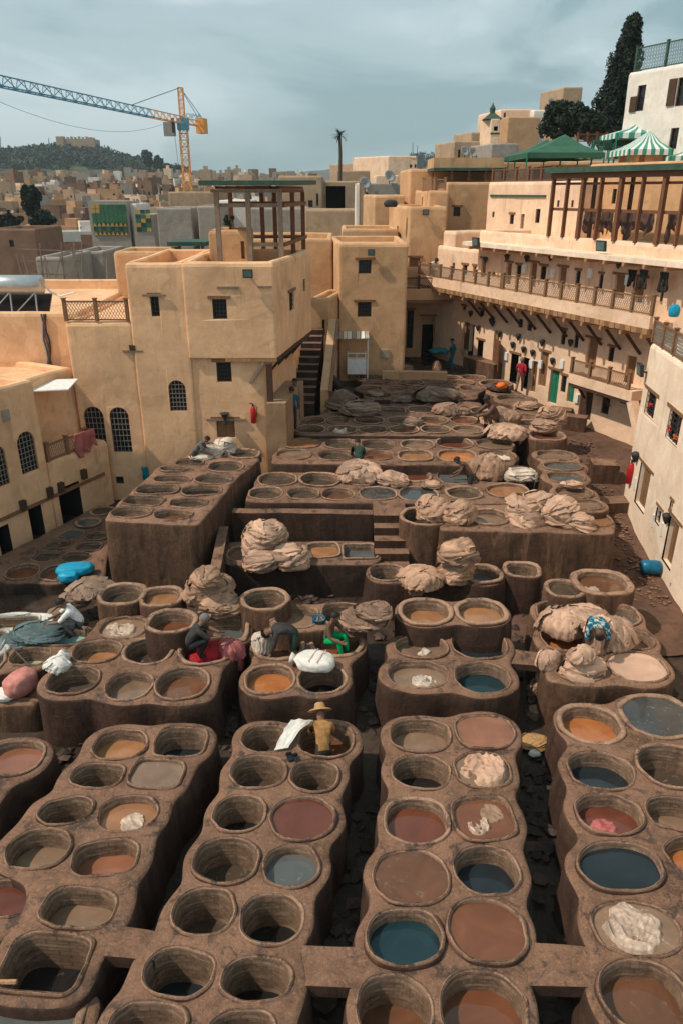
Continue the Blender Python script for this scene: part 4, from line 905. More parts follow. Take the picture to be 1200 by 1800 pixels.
railing('long latticed wooden railing along the balcony over the lane', fr, -2.45, fr.hit(880, 480, NB)[0], NB-.08, zb1+.01, .62, 7, 'wood', 'iron_light')
railing('latticed wooden railing of the balcony stretch next to the roof slab', fr, fr.hit(883, 480, NB)[0], uE-.05, NB-.08, zb1+.01, .68, 9, 'wood', 'iron_light')
# roof slab and its joists
za = fr.hit(1000, 447, .95)[1]
addT(MB().fbox(fr, 1.3, LEN-2.2, -.1, .95, za-.09, za+.1), 'roof_slab', 'adobe_pale', TR)
for i in range(13): u = 2.0+i*1.05; addT(MB().fbox(fr, u-.06, u+.06, .003, 1.02, za-.24, za-.095), 'joist', 'wood_light', TR)
for px, py in ((865,562),(842,574),(880,585),(868,566),(903,604),(922,612),(938,618),(955,600),(973,632),(829,549),(913,590),(1005,600)):
    u, z = fr.hit(px, py); wall_lamp(fr, u, z)
for px, py in ((893,450),(928,452),(970,450),(1090,462),(855,455)):
    u, z = fr.hit(px, py); wall_lamp(fr, u, z, label='dark cone-shaped wall lamp under the roof slab of the balcony house')
for i, (px, py) in enumerate(((890,626),(934,640),(950,640),(988,640),(1014,700),(1042,665),(922,472),(972,480),(1038,480),(1104,492))):
    u, z = fr.hit(px, py); o = MB().fbox(fr, u-.12, u+.12, 0.002, .1, z-.2, z+.2).build('meter_box', 'white_paint'); tag(o, 'small pale electricity meter box on the balcony house', 'utility box', 'meter boxes on the balcony house')
floodlight('tilted floodlight on the corner of the roof slab', fr, 842, 425, .5, .8); floodlight('big floodlight standing on the roof slab in front of the pergola', fr, 1063, 432, .5, .4)
# open shutter doors
for (px0, py0, px1, py1, mt, lab) in ((868, 596, 889, 650, 'wood_red', 'wide brown door leaf standing open into the lane'), (814, 566, 824, 624, 'wood_light', 'pale panelled door leaf folded open against the wall')):
    u0, u1, z0, z1 = rect_px(fr, px0, py0, px1, py1); d = thing('door_leaf', lab, 'door', fr.p(u0, .05, z0)); q = fr.p(u0, .05, z0)
    e = fr.d*(u1-u0)*.92+fr.nv*.35; m = MB(); hh = z1-z0; s_ = e.cross(Vector((0, 0, 1))).normalized()*.03
    m.hexa([-s_, e-s_, e+s_, s_, Vector((0,0,hh))-s_, e+Vector((0,0,hh))-s_, e+Vector((0,0,hh))+s_, s_+Vector((0,0,hh))]); m.build('leaf', mt, d)
    for k in range(4):
        m = MB(); a = hh*(.06+.235*k); b = a+hh*.17; q1, q2 = e*.12, e*.88; o_ = s_*-1.6 if s_.dot(fr.nv) < 0 else s_*1.6
        m.hexa([q1+Vector((0,0,a)), q2+Vector((0,0,a)), q2+o_+Vector((0,0,a)), q1+o_+Vector((0,0,a)), q1+Vector((0,0,b)), q2+Vector((0,0,b)), q2+o_+Vector((0,0,b)), q1+o_+Vector((0,0,b))]); m.build('panel', mt, d)
# small landing balcony over the lane, its railing and prop
nb2 = 1.0
ub0, zl0 = fr.hit(1000, 652, nb2); ub1, zl1 = fr.hit(1100, 690, nb2); zl = (zl0+zl1)/2
tb = thing('landing', 'small projecting landing with railing and slanting plaster prop', 'balcony', fr.p((ub0+ub1)/2, .5, zl)); m = MB(); m.fbox(fr, ub0, ub1+.3, .003, nb2, zl-.42, zl); addT(m, 'slab', 'adobe_pink', tb)
addT(MB().fbox(fr, ub0, ub1+.3, .05, nb2-.04, zl-.56, zl-.424), 'beam', 'wood_dark', tb)
addT(MB().bar(fr.p(ub1+.2, nb2-.2, zl-.45), fr.p(ub1+1.5, nb2-.1, 1.1), .36, .3), 'prop', 'adobe_pink', tb)
for u in (ub0+.2, (ub0+ub1)/2, ub1-.3): addT(MB().tube([fr.p(u, nb2-.1, zl-.57), fr.p(u, .5, zl-.7), fr.p(u, .08, zl-1.2)], .06, 6), 'brace', 'wood_dark', tb)
railing('short latticed railing on the small landing over the green doors', fr, ub0+.05, ub1, nb2-.07, zl+.01, .62, 3, 'wood', 'iron')
for a, b in ((900, 700), (985, 722), (1010, 735)):
    p = P(a, b, 1.9); o = MB().box(-.5, .5, -.3, .3, -.6, .12).build('step_block', 'vat_mud_pale', None, False, p, fr.d.to_2d().angle_signed(Vector((1, 0))) if False else -.45); tag(o, 'low masonry step at a doorway of the balcony house', 'step', 'door steps along the lane')
# masonry bench and steps by the far doors
p = P(850, 660, 2.2); o = MB().box(-1.2, 1.2, -.5, .5, 0, .85).build('masonry_bench', 'vat_mud_pale', None, False, p, -1.0); tag(o, 'masonry trough wall by the far doors of the lane', 'bench')
p = P(880, 664, 2.2); m = MB(); [m.box(-.5, .5, -.3+.28*k, .6, 0.002*k, .2*(k+1)) for k in range(3)]; o = m.build('steps', 'adobe_dim', None, False, p, -.6); tag(o, 'three small steps below the wide open door leaf', 'steps')

# ---- pergola roof terrace on the balcony house
zp0 = zs+.75; fpz = fr.hit(1000, 303)[1]
tp = thing('roof_pergola', 'tall reddish timber pergola with green roof edge, brown hides hung inside', 'pergola', fr.p(11, -1, zp0))
u0p = fr.hit(967, 360)[0]
addT(MB().fbox(fr, u0p-.35, LEN, -2.5, .25, fpz-.02, fpz+.2), 'roof', 'green_roof', tp); addT(MB().fbox(fr, u0p-.1, LEN, -.1, .06, fpz-.24, fpz-.022), 'eaves_beam', 'wood_red', tp)
for px, w_ in ((967,.1), (992,.08), (1019,.15), (1051,.08), (1085,.16), (1123,.08), (1161,.17), (1196,.08)):
    u = fr.hit(px, 360)[0]; addT(MB().fbox(fr, u-w_/2, u+w_/2, -.14, .04, zp0-.04, fpz-.242), 'post', 'wood_red', tp)
for px in (1040, 1105):
    u = fr.hit(px, 360, -2.2)[0]; addT(MB().fbox(fr, u-.06, u+.06, -2.3, -2.15, zp0-.3, fpz-.03), 'post', 'wood_dark', tp)
for py, th_ in ((322, .1), (371, .12)):
    z = fr.hit(1080, py)[1]; addT(MB().fbox(fr, u0p, LEN, -.2, -.145, z-th_/2, z+th_/2), 'rail', 'wood_red', tp)
zr = fr.hit(1080, 371)[1]
def hanging(label, fr_, ua, ub, n, ztop, drop, mat, seed, group=None, thick=.02):
    K, J = 16, 10; V = []; Fc = []; t0 = fr_.p((ua+ub)/2, n, ztop)
    for side in (0, 1):
        for j in range(J+1):
            for i in range(K+1):
                f = i/K; e = .75+.5*noise.noise(Vector((f*3.3, seed, 0)))+.18*noise.noise(Vector((f*11, seed, 2))); z = -drop*e*(j/J); uu = ua+(ub-ua)*f
                w = .09*(j/J)*math.sin(f*17+seed*2+j*.15)+.05*noise.noise(Vector((f*5, j*.4, seed)))+(thick if side else 0); V.append(fr_.p(uu, n+w, ztop+z)-t0)
    M = (K+1)*(J+1)
    for j in range(J):
        for i in range(K): a = j*(K+1)+i; Fc.append((a, a+1, a+K+2, a+K+1)); Fc.append((M+a, M+a+K+1, M+a+K+2, M+a+1))
    for i in range(K): a = J*(K+1)+i; Fc.append((a, a+1, M+a+1, M+a)); Fc.append((i, M+i, M+i+1, i+1))
    for j in range(J): a = j*(K+1); b = a+K; Fc.append((a, a+K+1, M+a+K+1, M+a)); Fc.append((b, M+b, M+b+K+1, b+K+1))
    o = link('hanging_hide', mesh('hanging_hide', V, Fc, mat, True), None, t0); return tag(o, label, 'hide', group)
for i, (a, b) in enumerate(((1028,1056), (1058,1078), (1090,1112), (1113,1150), (1176,1196))):
    hanging('dark brown hide hung to dry from the pergola rail', fr, fr.hit(a, 371, -.6)[0], fr.hit(b, 371, -.6)[0], -.6, zr, 1.0+.2*(i % 3), 'hide_dark', i*3.1, 'hides hung in the pergola')
addT(MB().fbox(fr, u0p+1, LEN, -.66, -.6, zr, zr+.05), 'drying_rail', 'wood_dark', tp)
# house behind the pergola
nb5 = -3.2; f5 = Fr(rf(-3, nb5), rf(20, nb5))
u5, z5 = f5.hit(858, 320); uu5 = f5.hit(1020, 330)[0]
t5, F5 = building('terrace_house', 'pale sunlit house with small windows and a latticed roof railing behind the pergola', [rf(u5-3, nb5), rf(uu5-3, nb5), rf(uu5-3, nb5-9), rf(u5-3, nb5-9)], 8.4, z5, 'adobe_pink', {0: [(o[0]-u5, o[1]-u5)+tuple(o[2:]) for o in opx(f5, [(864,372,868,382,'w',False,(2,2)), (895,377,902,394,'w',True,(2,3)), (914,376,920,402,'d',False), (940,367,948,392,'w',False,(2,3)), (978,352,982,364,'w',False,(2,3)), (1003,352,1007,364,'w',False,(2,3))])]}, parapet=.3)
u, z = f5.hit(862, 344); ub_, _z = f5.hit(960, 338); addT(MB().fbox(f5, u, ub_, -.02, .08, z-.05, z+.06), 'ledge', 'green_roof', t5)
railing('latticed red-brown railing on the roof of the pale sunlit house', f5, u5+.1, f5.hit(970, 300)[0], -.2, z5+.02, .62, 5, 'wood_red', 'iron')
f6 = Fr(rf(4, -4.6), rf(24, -4.6)); u6 = f6.hit(1030, 330)[0]
building('shaded_terrace_house', 'dim ochre house wall with one barred window inside the pergola', [tuple(f6.p(u6, 0, 0)[:2]), tuple(f6.p(19, 0, 0)[:2]), tuple(f6.p(19, -6, 0)[:2]), tuple(f6.p(u6, -6, 0)[:2])], 8.4, f6.hit(1100, 296)[1]+.25, 'adobe', {0: [(o[0]-u6, o[1]-u6)+tuple(o[2:]) for o in opx(f6, [(1075,332,1082,358,'w',False,(3,4))])]}, parapet=.3)

# ---- near house on the right
fn = Fr((10.69, 25.57), (10.05, 18.8)); nd = fn.d
def nf(u, n): p = fn.p(u, n, 0); return (p.x, p.y)
no = [(o[0]+.35, o[1]+.35)+tuple(o[2:]) for o in opx(fn, [(1134,688,1152,736,'w',True,(3,4)), (1172,722,1196,782,'w',True,(4,5)), (1120,815,1141,902,'d',True,(3,3),'wood'), (1153,892,1163,924,'w',True,(3,3)), (1170,905,1190,1005,'d',True,(3,3),'wood'), (1178,880,1184,900,'w',True,(2,2))])]
TN, FN = building('lane_house', 'sunlit pinkish plastered house corner with two flowered window grilles on the lane', [nf(-.35, 0), nf(14, 0), nf(14, -6), nf(-.35, -6)], -.4, 6.55, 'adobe_pale', {0: no}, parapet=.1, batter=.01)
railing('latticed corner railing on top of the sunlit lane house', fn, -.3, 5.2, -.06, 6.57, .75, 5, 'wood', 'iron_light')
u, z = fn.hit(1123, 800); wall_lamp(fn, u, z, group='lamps on the lane house', label='dark lamp over the brown doors of the lane house', s=1.2); u, z = fn.hit(1178, 908); wall_lamp(fn, u, z, group='lamps on the lane house', label='dark lamp over the brown doors of the lane house', s=1.1)
floodlight('green tinted floodlight jutting from the lane house wall', fn, 1136, 650, .5)
for px, py in ((1118,850), (1150,915), (1166,930)):
    u, z = fn.hit(px, py); o = MB().fbox(fn, u-.06, u+.06, 0.02, .1, z-.22, z+.22).build('meter_box', 'white_paint'); tag(o, 'small pale meter box on the lane house', 'utility box', 'meter boxes on the lane house')
def flowers(px, py, mat, lab):
    u, z = fn.hit(px, py, .1); t = fn.p(u, .1, z); m = MB(); r2 = random.Random(int(px))
    for k in range(14):
        c = Vector((r2.uniform(-.06, .06), r2.uniform(-.06, .06), r2.uniform(-.1, .08))); a = Vector((r2.uniform(-1, 1), r2.uniform(-1, 1), r2.uniform(-1, 1))).normalized()*.045; b = a.orthogonal().normalized()*.035; m.add([c-a, c+b, c+a, c-b], [(0, 1, 2, 3)])
    o = m.build('hanging_flowers', mat, None, False, t); tag(o, lab, 'flowers')
flowers(1175, 752, 'red_paint', 'red flower bunch on the window grille with the orange cloth'); flowers(1186, 768, 'orange_cloth', 'orange cloth scrap tied in the window grille'); flowers(1143, 712, 'red_paint', 'red flower bunch inside the narrower window grille')
def extinguisher(label, p, nv, s=1.0):
    t = thing('fire_extinguisher', label, 'extinguisher', p, 'fire extinguishers'); m = MB(); q = nv*.13
    m.lathe([(.06*s, 0), (.085*s, .02), (.085*s, .42*s), (.05*s, .5*s), (.03*s, .53*s)], 12, (q.x, q.y, 0)); m.build('cylinder', 'red_paint', t, True)
    m = MB(); m.box(q.x-.03, q.x+.03, q.y-.03, q.y+.03, .53*s, .6*s); m.bar((q.x, q.y, .6*s), (q.x-.12, q.y-.05, .64*s), .03); m.build('valve', 'iron', t); MB().tube([(q.x, q.y, .58*s), (q.x+.12*s, q.y, .5*s), (q.x+.1*s, q.y, .2*s)], .014, 6).build('hose', 'iron', t)
    MB().bar((0, 0, .25*s), (q.x, q.y, .25*s), .04).build('bracket', 'iron', t)
u, z = fn.hit(1110, 850); extinguisher('red fire extinguisher on the corner of the sunlit lane house', fn.p(u, 0, z), fn.nv, 1.5)
u, z = fo.hit(447, 742, -.15); extinguisher('red fire extinguisher on the ochre house beside the overhang', fo.p(u, -.15, z), fo.nv, 1.25)
# ------------------------------------------------------------------ roofscape round the big house
def bx(name, label, px0, px1, pyt, Y, depth, zb, mat, opens=(), skew=0.0, group=None, cat='house', **kw):
    x0, x1 = PY(px0, pyt, Y).x, PY(px1, pyt, Y).x; f = Fr((x0, Y), (x1, Y))
    return building(name, label, [(x0, Y), (x1, Y), (x1+skew, Y+depth), (x0+skew, Y+depth)], zb, PY((px0+px1)/2, pyt, Y).z, mat, {0: opx(f, opens)} if opens else {}, cat, group, **kw)
bx('stair_house', 'small ochre stair-head block on the roof of the big house', 366, 434, 404, 31, 2.4, 8.5, 'adobe', [(424,424,433,455,'d',False)], parapet=.15, rr=.06)
bx('roof_wall', 'ochre parapet wall at the rear corner of the big house roof', 199, 292, 442, 34.5, 3, 4, 'adobe', parapet=.4)
bx('rear_house', 'tall plain ochre house wall between the big house and the tower', 415, 584, 419, 41.5, 6, 1.5, 'adobe', parapet=.3)
bx('stair_top_house', 'narrow ochre house at the head of the outside stairs', 543, 579, 524, 36.8, 3.5, 2, 'adobe', [(566,562,571,590,'w',False,(2,3))], skew=.8, parapet=.3)
bx('parapet_house', 'flat roofed ochre house with rounded parapet behind the tower', 600, 700, 402, 47, 5, 2, 'adobe', parapet=.5)
def pergola():
    Y0, Y1, zr_ = 30.2, 35.6, PY(440, 333, 30.2).z; z0 = 8.6
    t = thing('roof_pergola', 'open timber pergola with green felt roof on the big ochre house', 'pergola', (PY(460, 400, 32).x, 32.5, z0))
    def at(px, Y): return PY(px, 400, Y).x
    fr_ = [(at(384, Y0), Y0), (at(438, Y0), Y0), (at(493.5, Y0), Y0)]; bk = [(at(408, Y1), Y1), (at(462, Y1), Y1), (at(484, Y1), Y1), (at(533, Y1), Y1)]; sidep = [((fr_[2][0]+bk[3][0])/2, (Y0+Y1)/2)]
    for x, y in fr_+sidep+bk: addT(MB().box(x-.09, x+.09, y-.09, y+.09, z0, zr_-.1), 'post', 'wood_grey' if y == Y0 else 'wood_red', t)
    for zz_ in (zr_-.55, zr_-1.95):
        addT(MB().bar((fr_[0][0] if zz_ > zr_-1 else fr_[1][0], Y0+.13, zz_), (fr_[2][0], Y0+.13, zz_), .08, .14), 'rail', 'wood_grey', t); addT(MB().bar((fr_[2][0]+.13, Y0, zz_), (bk[3][0]+.13, Y1, zz_), .08, .14), 'rail', 'wood_red', t)
        addT(MB().bar((bk[0][0], Y1-.13, zz_), (bk[3][0], Y1-.13, zz_), .08, .14), 'rail', 'wood_red', t)
    addT(MB().bar((fr_[0][0]-.2, Y0, zr_-.05), (fr_[2][0]+.1, Y0, zr_-.05), .14, .12), 'beam', 'wood_grey', t); addT(MB().bar((fr_[2][0], Y0, zr_-.05), (bk[3][0], Y1, zr_-.05), .14, .12), 'beam', 'wood_red', t); addT(MB().bar((bk[0][0], Y1, zr_-.05), (bk[3][0], Y1, zr_-.05), .14, .12), 'beam', 'wood_red', t)
    for k in range(7):
        a = k/6; addT(MB().bar((fr_[0][0]+(fr_[2][0]-fr_[0][0])*a, Y0, zr_+.07), (bk[0][0]+(bk[3][0]-bk[0][0])*a, Y1, zr_+.07), .08, .1), 'rafter', 'wood_red', t)
    m = MB(); a, b, c, d = (fr_[0][0]-.55, Y0-.5), (fr_[2][0]+.5, Y0-.5), (bk[3][0]+.6, Y1+.5), (bk[0][0]-.6, Y1+.5)
    m.hexa([(*a, zr_+.13), (*b, zr_+.13), (*c, zr_+.2), (*d, zr_+.2), (*a, zr_+.3), (*b, zr_+.3), (*c, zr_+.38), (*d, zr_+.38)]); addT(m, 'roof', 'green_roof', t)
pergola()
def shed():
    Y = 37; z = PY(330, 427, Y).z; t = thing('roof_shed', 'low open shelter with flat green roof on the rear parapet', 'shelter', (PY(330, 440, Y).x, Y, z-1)); x0, x1 = PY(296, 427, Y).x, PY(365, 427, Y).x
    addT(MB().box(x0, x1, Y-.3, Y+2, z-.12, z+.06), 'roof', 'green_roof', t)
    for x in (x0+.5, x1-.25): addT(MB().box(x-.07, x+.07, Y, Y+.14, z-1.2, z-.122), 'post', 'wood_grey', t)
    addT(MB().box(x0+.5, x1-.2, Y+.02, Y+.1, z-.6, z-.5), 'rail', 'wood_grey', t)
shed()
# outside stairs between the big house and the tower
def stairs():
    a, b = P(548, 722, 2.55), P(560, 628, 4.9); b = Vector((b.x, b.y, 0)); n = 11; t = thing('outside_stairs', 'worn brown outside stairs climbing beside the big ochre house', 'stairs', (a.x, a.y, 2.2))
    f = Fr((a.x, a.y), (a.x+.35, a.y+5.2), 1); L_ = 5.0
    for k in range(n): addT(MB().fbox(f, L_*k/n, L_*(k+1)/n+.02, -.85, .1, 2.2, 2.62+.24*(k+1)), 'step', 'vat_mud_back', t)
    m = MB(); m.hexa([f.p(.3, .72, 2.2), f.p(L_, .72, 2.2), f.p(L_, .36, 2.2), f.p(.3, .36, 2.2), f.p(.3, .72, 3.4), f.p(L_, .72, 5.7), f.p(L_, .36, 5.7), f.p(.3, .36, 3.4)]); addT(m, 'side_wall', 'adobe_dim', t)
    addT(MB().bar(f.p(.2, .8, 3.3), f.p(L_, .8, 5.6), .12, .22), 'plank', 'wood', t)
stairs()
# low stained plinth wall at the house corner, bench wall in front of the tower
xa, xb, zc_ = PY(469, 750, 26.9).x, PY(503, 750, 26.9).x, PY(488, 709, 26.9).z; m = MB(); m.hexa([(xa, 26.9, 0), (xb, 26.9, 0), (xb+.5, 30.5, 0), (xa+.5, 30.5, 0), (xa, 26.9, zc_), (xb, 26.9, zc_), (xb+.5, 30.5, zc_), (xa+.5, 30.5, zc_)]); o = m.build('plinth_wall', 'stained_base'); tag(o, 'stained plinth block under the overhang of the ochre house', 'wall')
xa = PY(468, 660, 27.1).x; o = MB().box(xa, xa+.22, 27.1, 27.3, zc_-.02, 5.54).build('timber_post', 'wood_dark'); tag(o, 'dark timber post standing on the stained plinth under the overhang', 'post')
a, b = P(671, 666, 2.6), P(785, 668, 2.6); o = MB().hexa([(a.x, a.y, 1.6), (b.x, b.y, 1.6), (b.x, b.y+.35, 1.6), (a.x, a.y+.35, 1.6), (a.x, a.y, 2.98), (b.x, b.y, 2.98), (b.x, b.y+.35, 2.98), (a.x, a.y+.35, 2.98)]).build('low_wall', 'adobe_dim'); tag(o, 'long low wall at the rear of the vat field', 'wall')
# thick wall, side wall and steps of the terrace block
def fwall(label, pts, z0, z1, th, mat='vat_mud', name='terrace_wall'):
    q = [P(x, y, z1) for x, y in pts]; m = MB(); K = 14; V = []
    for i in range(K):
        a, b = q[0].lerp(q[1], i/K), q[0].lerp(q[1], (i+1)/K); d = (q[1]-q[0]).normalized(); n_ = Vector((-d.y, d.x, 0))*th
        za, zb2 = z1+.03*noise.noise(a*1.3), z1+.03*noise.noise(b*1.3); m.hexa([(a.x, a.y, z0), (b.x, b.y, z0), (b.x+n_.x, b.y+n_.y, z0), (a.x+n_.x, a.y+n_.y, z0), (a.x, a.y, za), (b.x, b.y, zb2), (b.x+n_.x, b.y+n_.y, zb2), (a.x+n_.x, a.y+n_.y, za)])
    o = m.build(name, mat); return tag(o, label, 'wall')
fwall('thick mud wall at the back of the terrace with two folded hide heaps', [(408,901), (662,904)], -.1, 1.86, .38)
fwall('slanting broken side wall of the terrace with two folded hide heaps', [(388,1000), (402,925)], -.1, 1.6, .3)
def steps2():
    t = thing('mud_steps', 'rounded mud steps between the terrace and the tall round vat', 'steps', P(690, 985, 0)); a = P(690, 975, 1.2)
    for k in range(5): addT(MB().box(a.x-.55, a.x+.5, a.y-.35+.38*k, a.y+2.2, -.1-.01*k, .95+.26*k), 'step', 'vat_mud', t)
steps2()
p = P(1062, 812, 1.6); o = MB().box(-.5, .5, -.4, .4, -.9, .0).build('step_block', 'vat_mud_pale', None, False, p, -.1); tag(o, 'square masonry block beside the stepping vat row', 'block')
p = P(1088, 880, .8); o = MB().box(-.7, .7, -.35, .35, -.6, .05).build('step_block', 'vat_mud_pale', None, False, p, .1); tag(o, 'flat stone step crossing the lane below the sunlit house corner', 'step')
# ---- cart with awning
def cart():
    p = P(626, 664, 2.5); t = thing('vendor_cart', 'white metal cart under a tin awning by the tower', 'cart', p); m = MB(); m.box(-.48, .48, -.3, .3, .25, 1.0); m.build('body', 'white_paint', t)
    for x in (-.46, .44):
        for y in (-.28, .26): MB().box(x, x+.03, y, y+.03, 1.0, 1.32).build('post', 'white_paint', t)
    MB().box(-.48, .48, -.3, -.27, 1.3, 1.34).build('rail', 'white_paint', t); MB().box(-.02, .02, -.3, -.28, 1.0, 1.32).build('post', 'white_paint', t)
    for x in (-.35, .35):
        m = MB(); m.tube([(x-.03, -.2, .13), (x+.03, -.2, .13)], .13, 12); m.build('wheel', 'iron', t)
    p = P(600, 662, 2.5); t = thing('tin_awning', 'pale tin awning on two posts beside the tower', 'awning', p); m = MB()
    for k in range(8):
        x0 = -.35+.22*k; m = MB(); m.hexa([(x0, -.5, 2.02), (x0+.19, -.5, 2.04), (x0+.19, .75, 2.36), (x0, .75, 2.34), (x0, -.5, 2.05), (x0+.19, -.5, 2.07), (x0+.19, .75, 2.39), (x0, .75, 2.37)]); m.build('sheet', ('white_paint', 'concrete', 'adobe_pale')[k % 3], t)
    for x in (-.3, 1.3): MB().box(x, x+.06, -.42, -.36, 0, 2.03).build('post', 'white_paint', t)
cart()
# ------------------------------------------------------------------ foliage
def leaves(centres, per, spread, size, seed, m=None):
    r2 = np.random.RandomState(seed); n = len(centres)*per; C = np.repeat(np.array(centres), per, 0); o = r2.normal(0, 1, (n, 3)); o /= np.linalg.norm(o, axis=1)[:, None]
    p = C+o*(r2.uniform(.35, 1, (n, 1))**.6)*np.array(spread); a = r2.normal(0, 1, (n, 3)); a /= np.linalg.norm(a, axis=1)[:, None]; b = np.cross(a, r2.normal(0, 1, (n, 3))); b /= np.linalg.norm(b, axis=1)[:, None]
    s = size*r2.uniform(.6, 1.4, (n, 1)); V = np.stack([p-a*s, p+b*s*.5, p+a*s, p-b*s*.5], 1).reshape(-1, 3); return V.tolist(), [(4*i, 4*i+1, 4*i+2, 4*i+3) for i in range(n)]
def tree(name, label, base, trunk, centres, per, spread, size, seed, mat='foliage', group=None, limbs=6):
    t = thing(name, label, 'tree', base, group); m = MB(); h = trunk[0]; m.tube([(0, 0, -.5), (.05, 0, h*.5), (0, .05, h)], [trunk[1], trunk[1]*.7, trunk[1]*.25], 8)
    r2 = random.Random(seed)
    for k in range(limbs): c = centres[r2.randrange(len(centres))]; z = h*r2.uniform(.35, .8); m.tube([(0, 0, z), (c[0]*.5, c[1]*.5, (z+c[2])/2), tuple(c)], [trunk[1]*.35, trunk[1]*.2, .02], 5)
    m.build('trunk', 'bark', t); V, Fc = leaves(centres, per, spread, size, seed); link('crown', mesh('crown', V, Fc, mat), t); return t
def cypress():
    Y = 72; b = PY(1068, 262, Y); top = PY(1082, 38, Y).z; H = top-b.z; r2 = random.Random(5); cs = []
    prof = ((0, .8), (.15, 1.0), (.3, .95), (.5, .82), (.68, .6), (.8, .5), (.88, .28), (.95, .3), (1, .1)); R0 = PY(1110, 200, Y).x-PY(1068, 200, Y).x
    for k in range(260):
        t = r2.random()**.85
        for i in range(len(prof)-1):
            if prof[i][0] <= t <= prof[i+1][0]: break
        w = prof[i][1]+(prof[i+1][1]-prof[i][1])*(t-prof[i][0])/(prof[i+1][0]-prof[i][0]); a = r2.uniform(0, 6.28); rr_ = R0*w*r2.uniform(.35, .95)
        cs.append((rr_*math.cos(a)+.75*t, rr_*math.sin(a), .6+t*(H-.6)))
    tree('cypress_tree', 'tall dark cypress towering beside the white house', b, (H*.9, .35), cs, 110, (.42, .42, .75), .13, 3, 'foliage_dark')
cypress()
def blobtree(name, label, px, py, Y, wpx, hpx, n, seed, mat='foliage', per=120, group=None, size=.16):
    b = PY(px, py, Y); s = dep(b)/F; W, H = wpx*s/2, hpx*s; r2 = random.Random(seed); cs = []
    for k in range(n):
        while True:
            x, y, z = r2.uniform(-1, 1), r2.uniform(-1, 1), r2.uniform(-.8, 1)
            if .25 < x*x+y*y+z*z < 1: break
        cs.append((x*W*.85, y*W*.85, H*.58+z*H*.38))
    return tree(name, label, b, (H*.6, W*.07+.05), cs, per, (W*.24, W*.24, H*.12), size, seed, mat, group)
blobtree('evergreen_tree', 'broad dark evergreen tree beside the cypress', 985, 262, 66, 95, 75, 60, 11, 'foliage_dark')
blobtree('evergreen_tree', 'rounded dark tree behind the green tent, under the cypress', 1040, 262, 64, 70, 60, 40, 12, 'foliage_dark')
blobtree('roof_plant', 'small leafy shrub on the roof of the big ochre house', 404, 404, 33, 22, 26, 14, 13, 'foliage', 40, None, .05)
blobtree('leafy_tree', 'tall dark tree rising among the far rooftops', 62, 392, 125, 34, 66, 40, 14, 'foliage_dark', 110, None, .35)
for i, (x, y, w, h, l) in enumerate(((18, 408, 50, 34, 'round bush beside the tall dark tree among the rooftops'), (78, 410, 46, 36, 'dark bush at the foot of the tall dark rooftop tree'))): blobtree('bush', l, x, y, 118, w, h, 26, 20+i, 'foliage_dark', 110, None, .3)
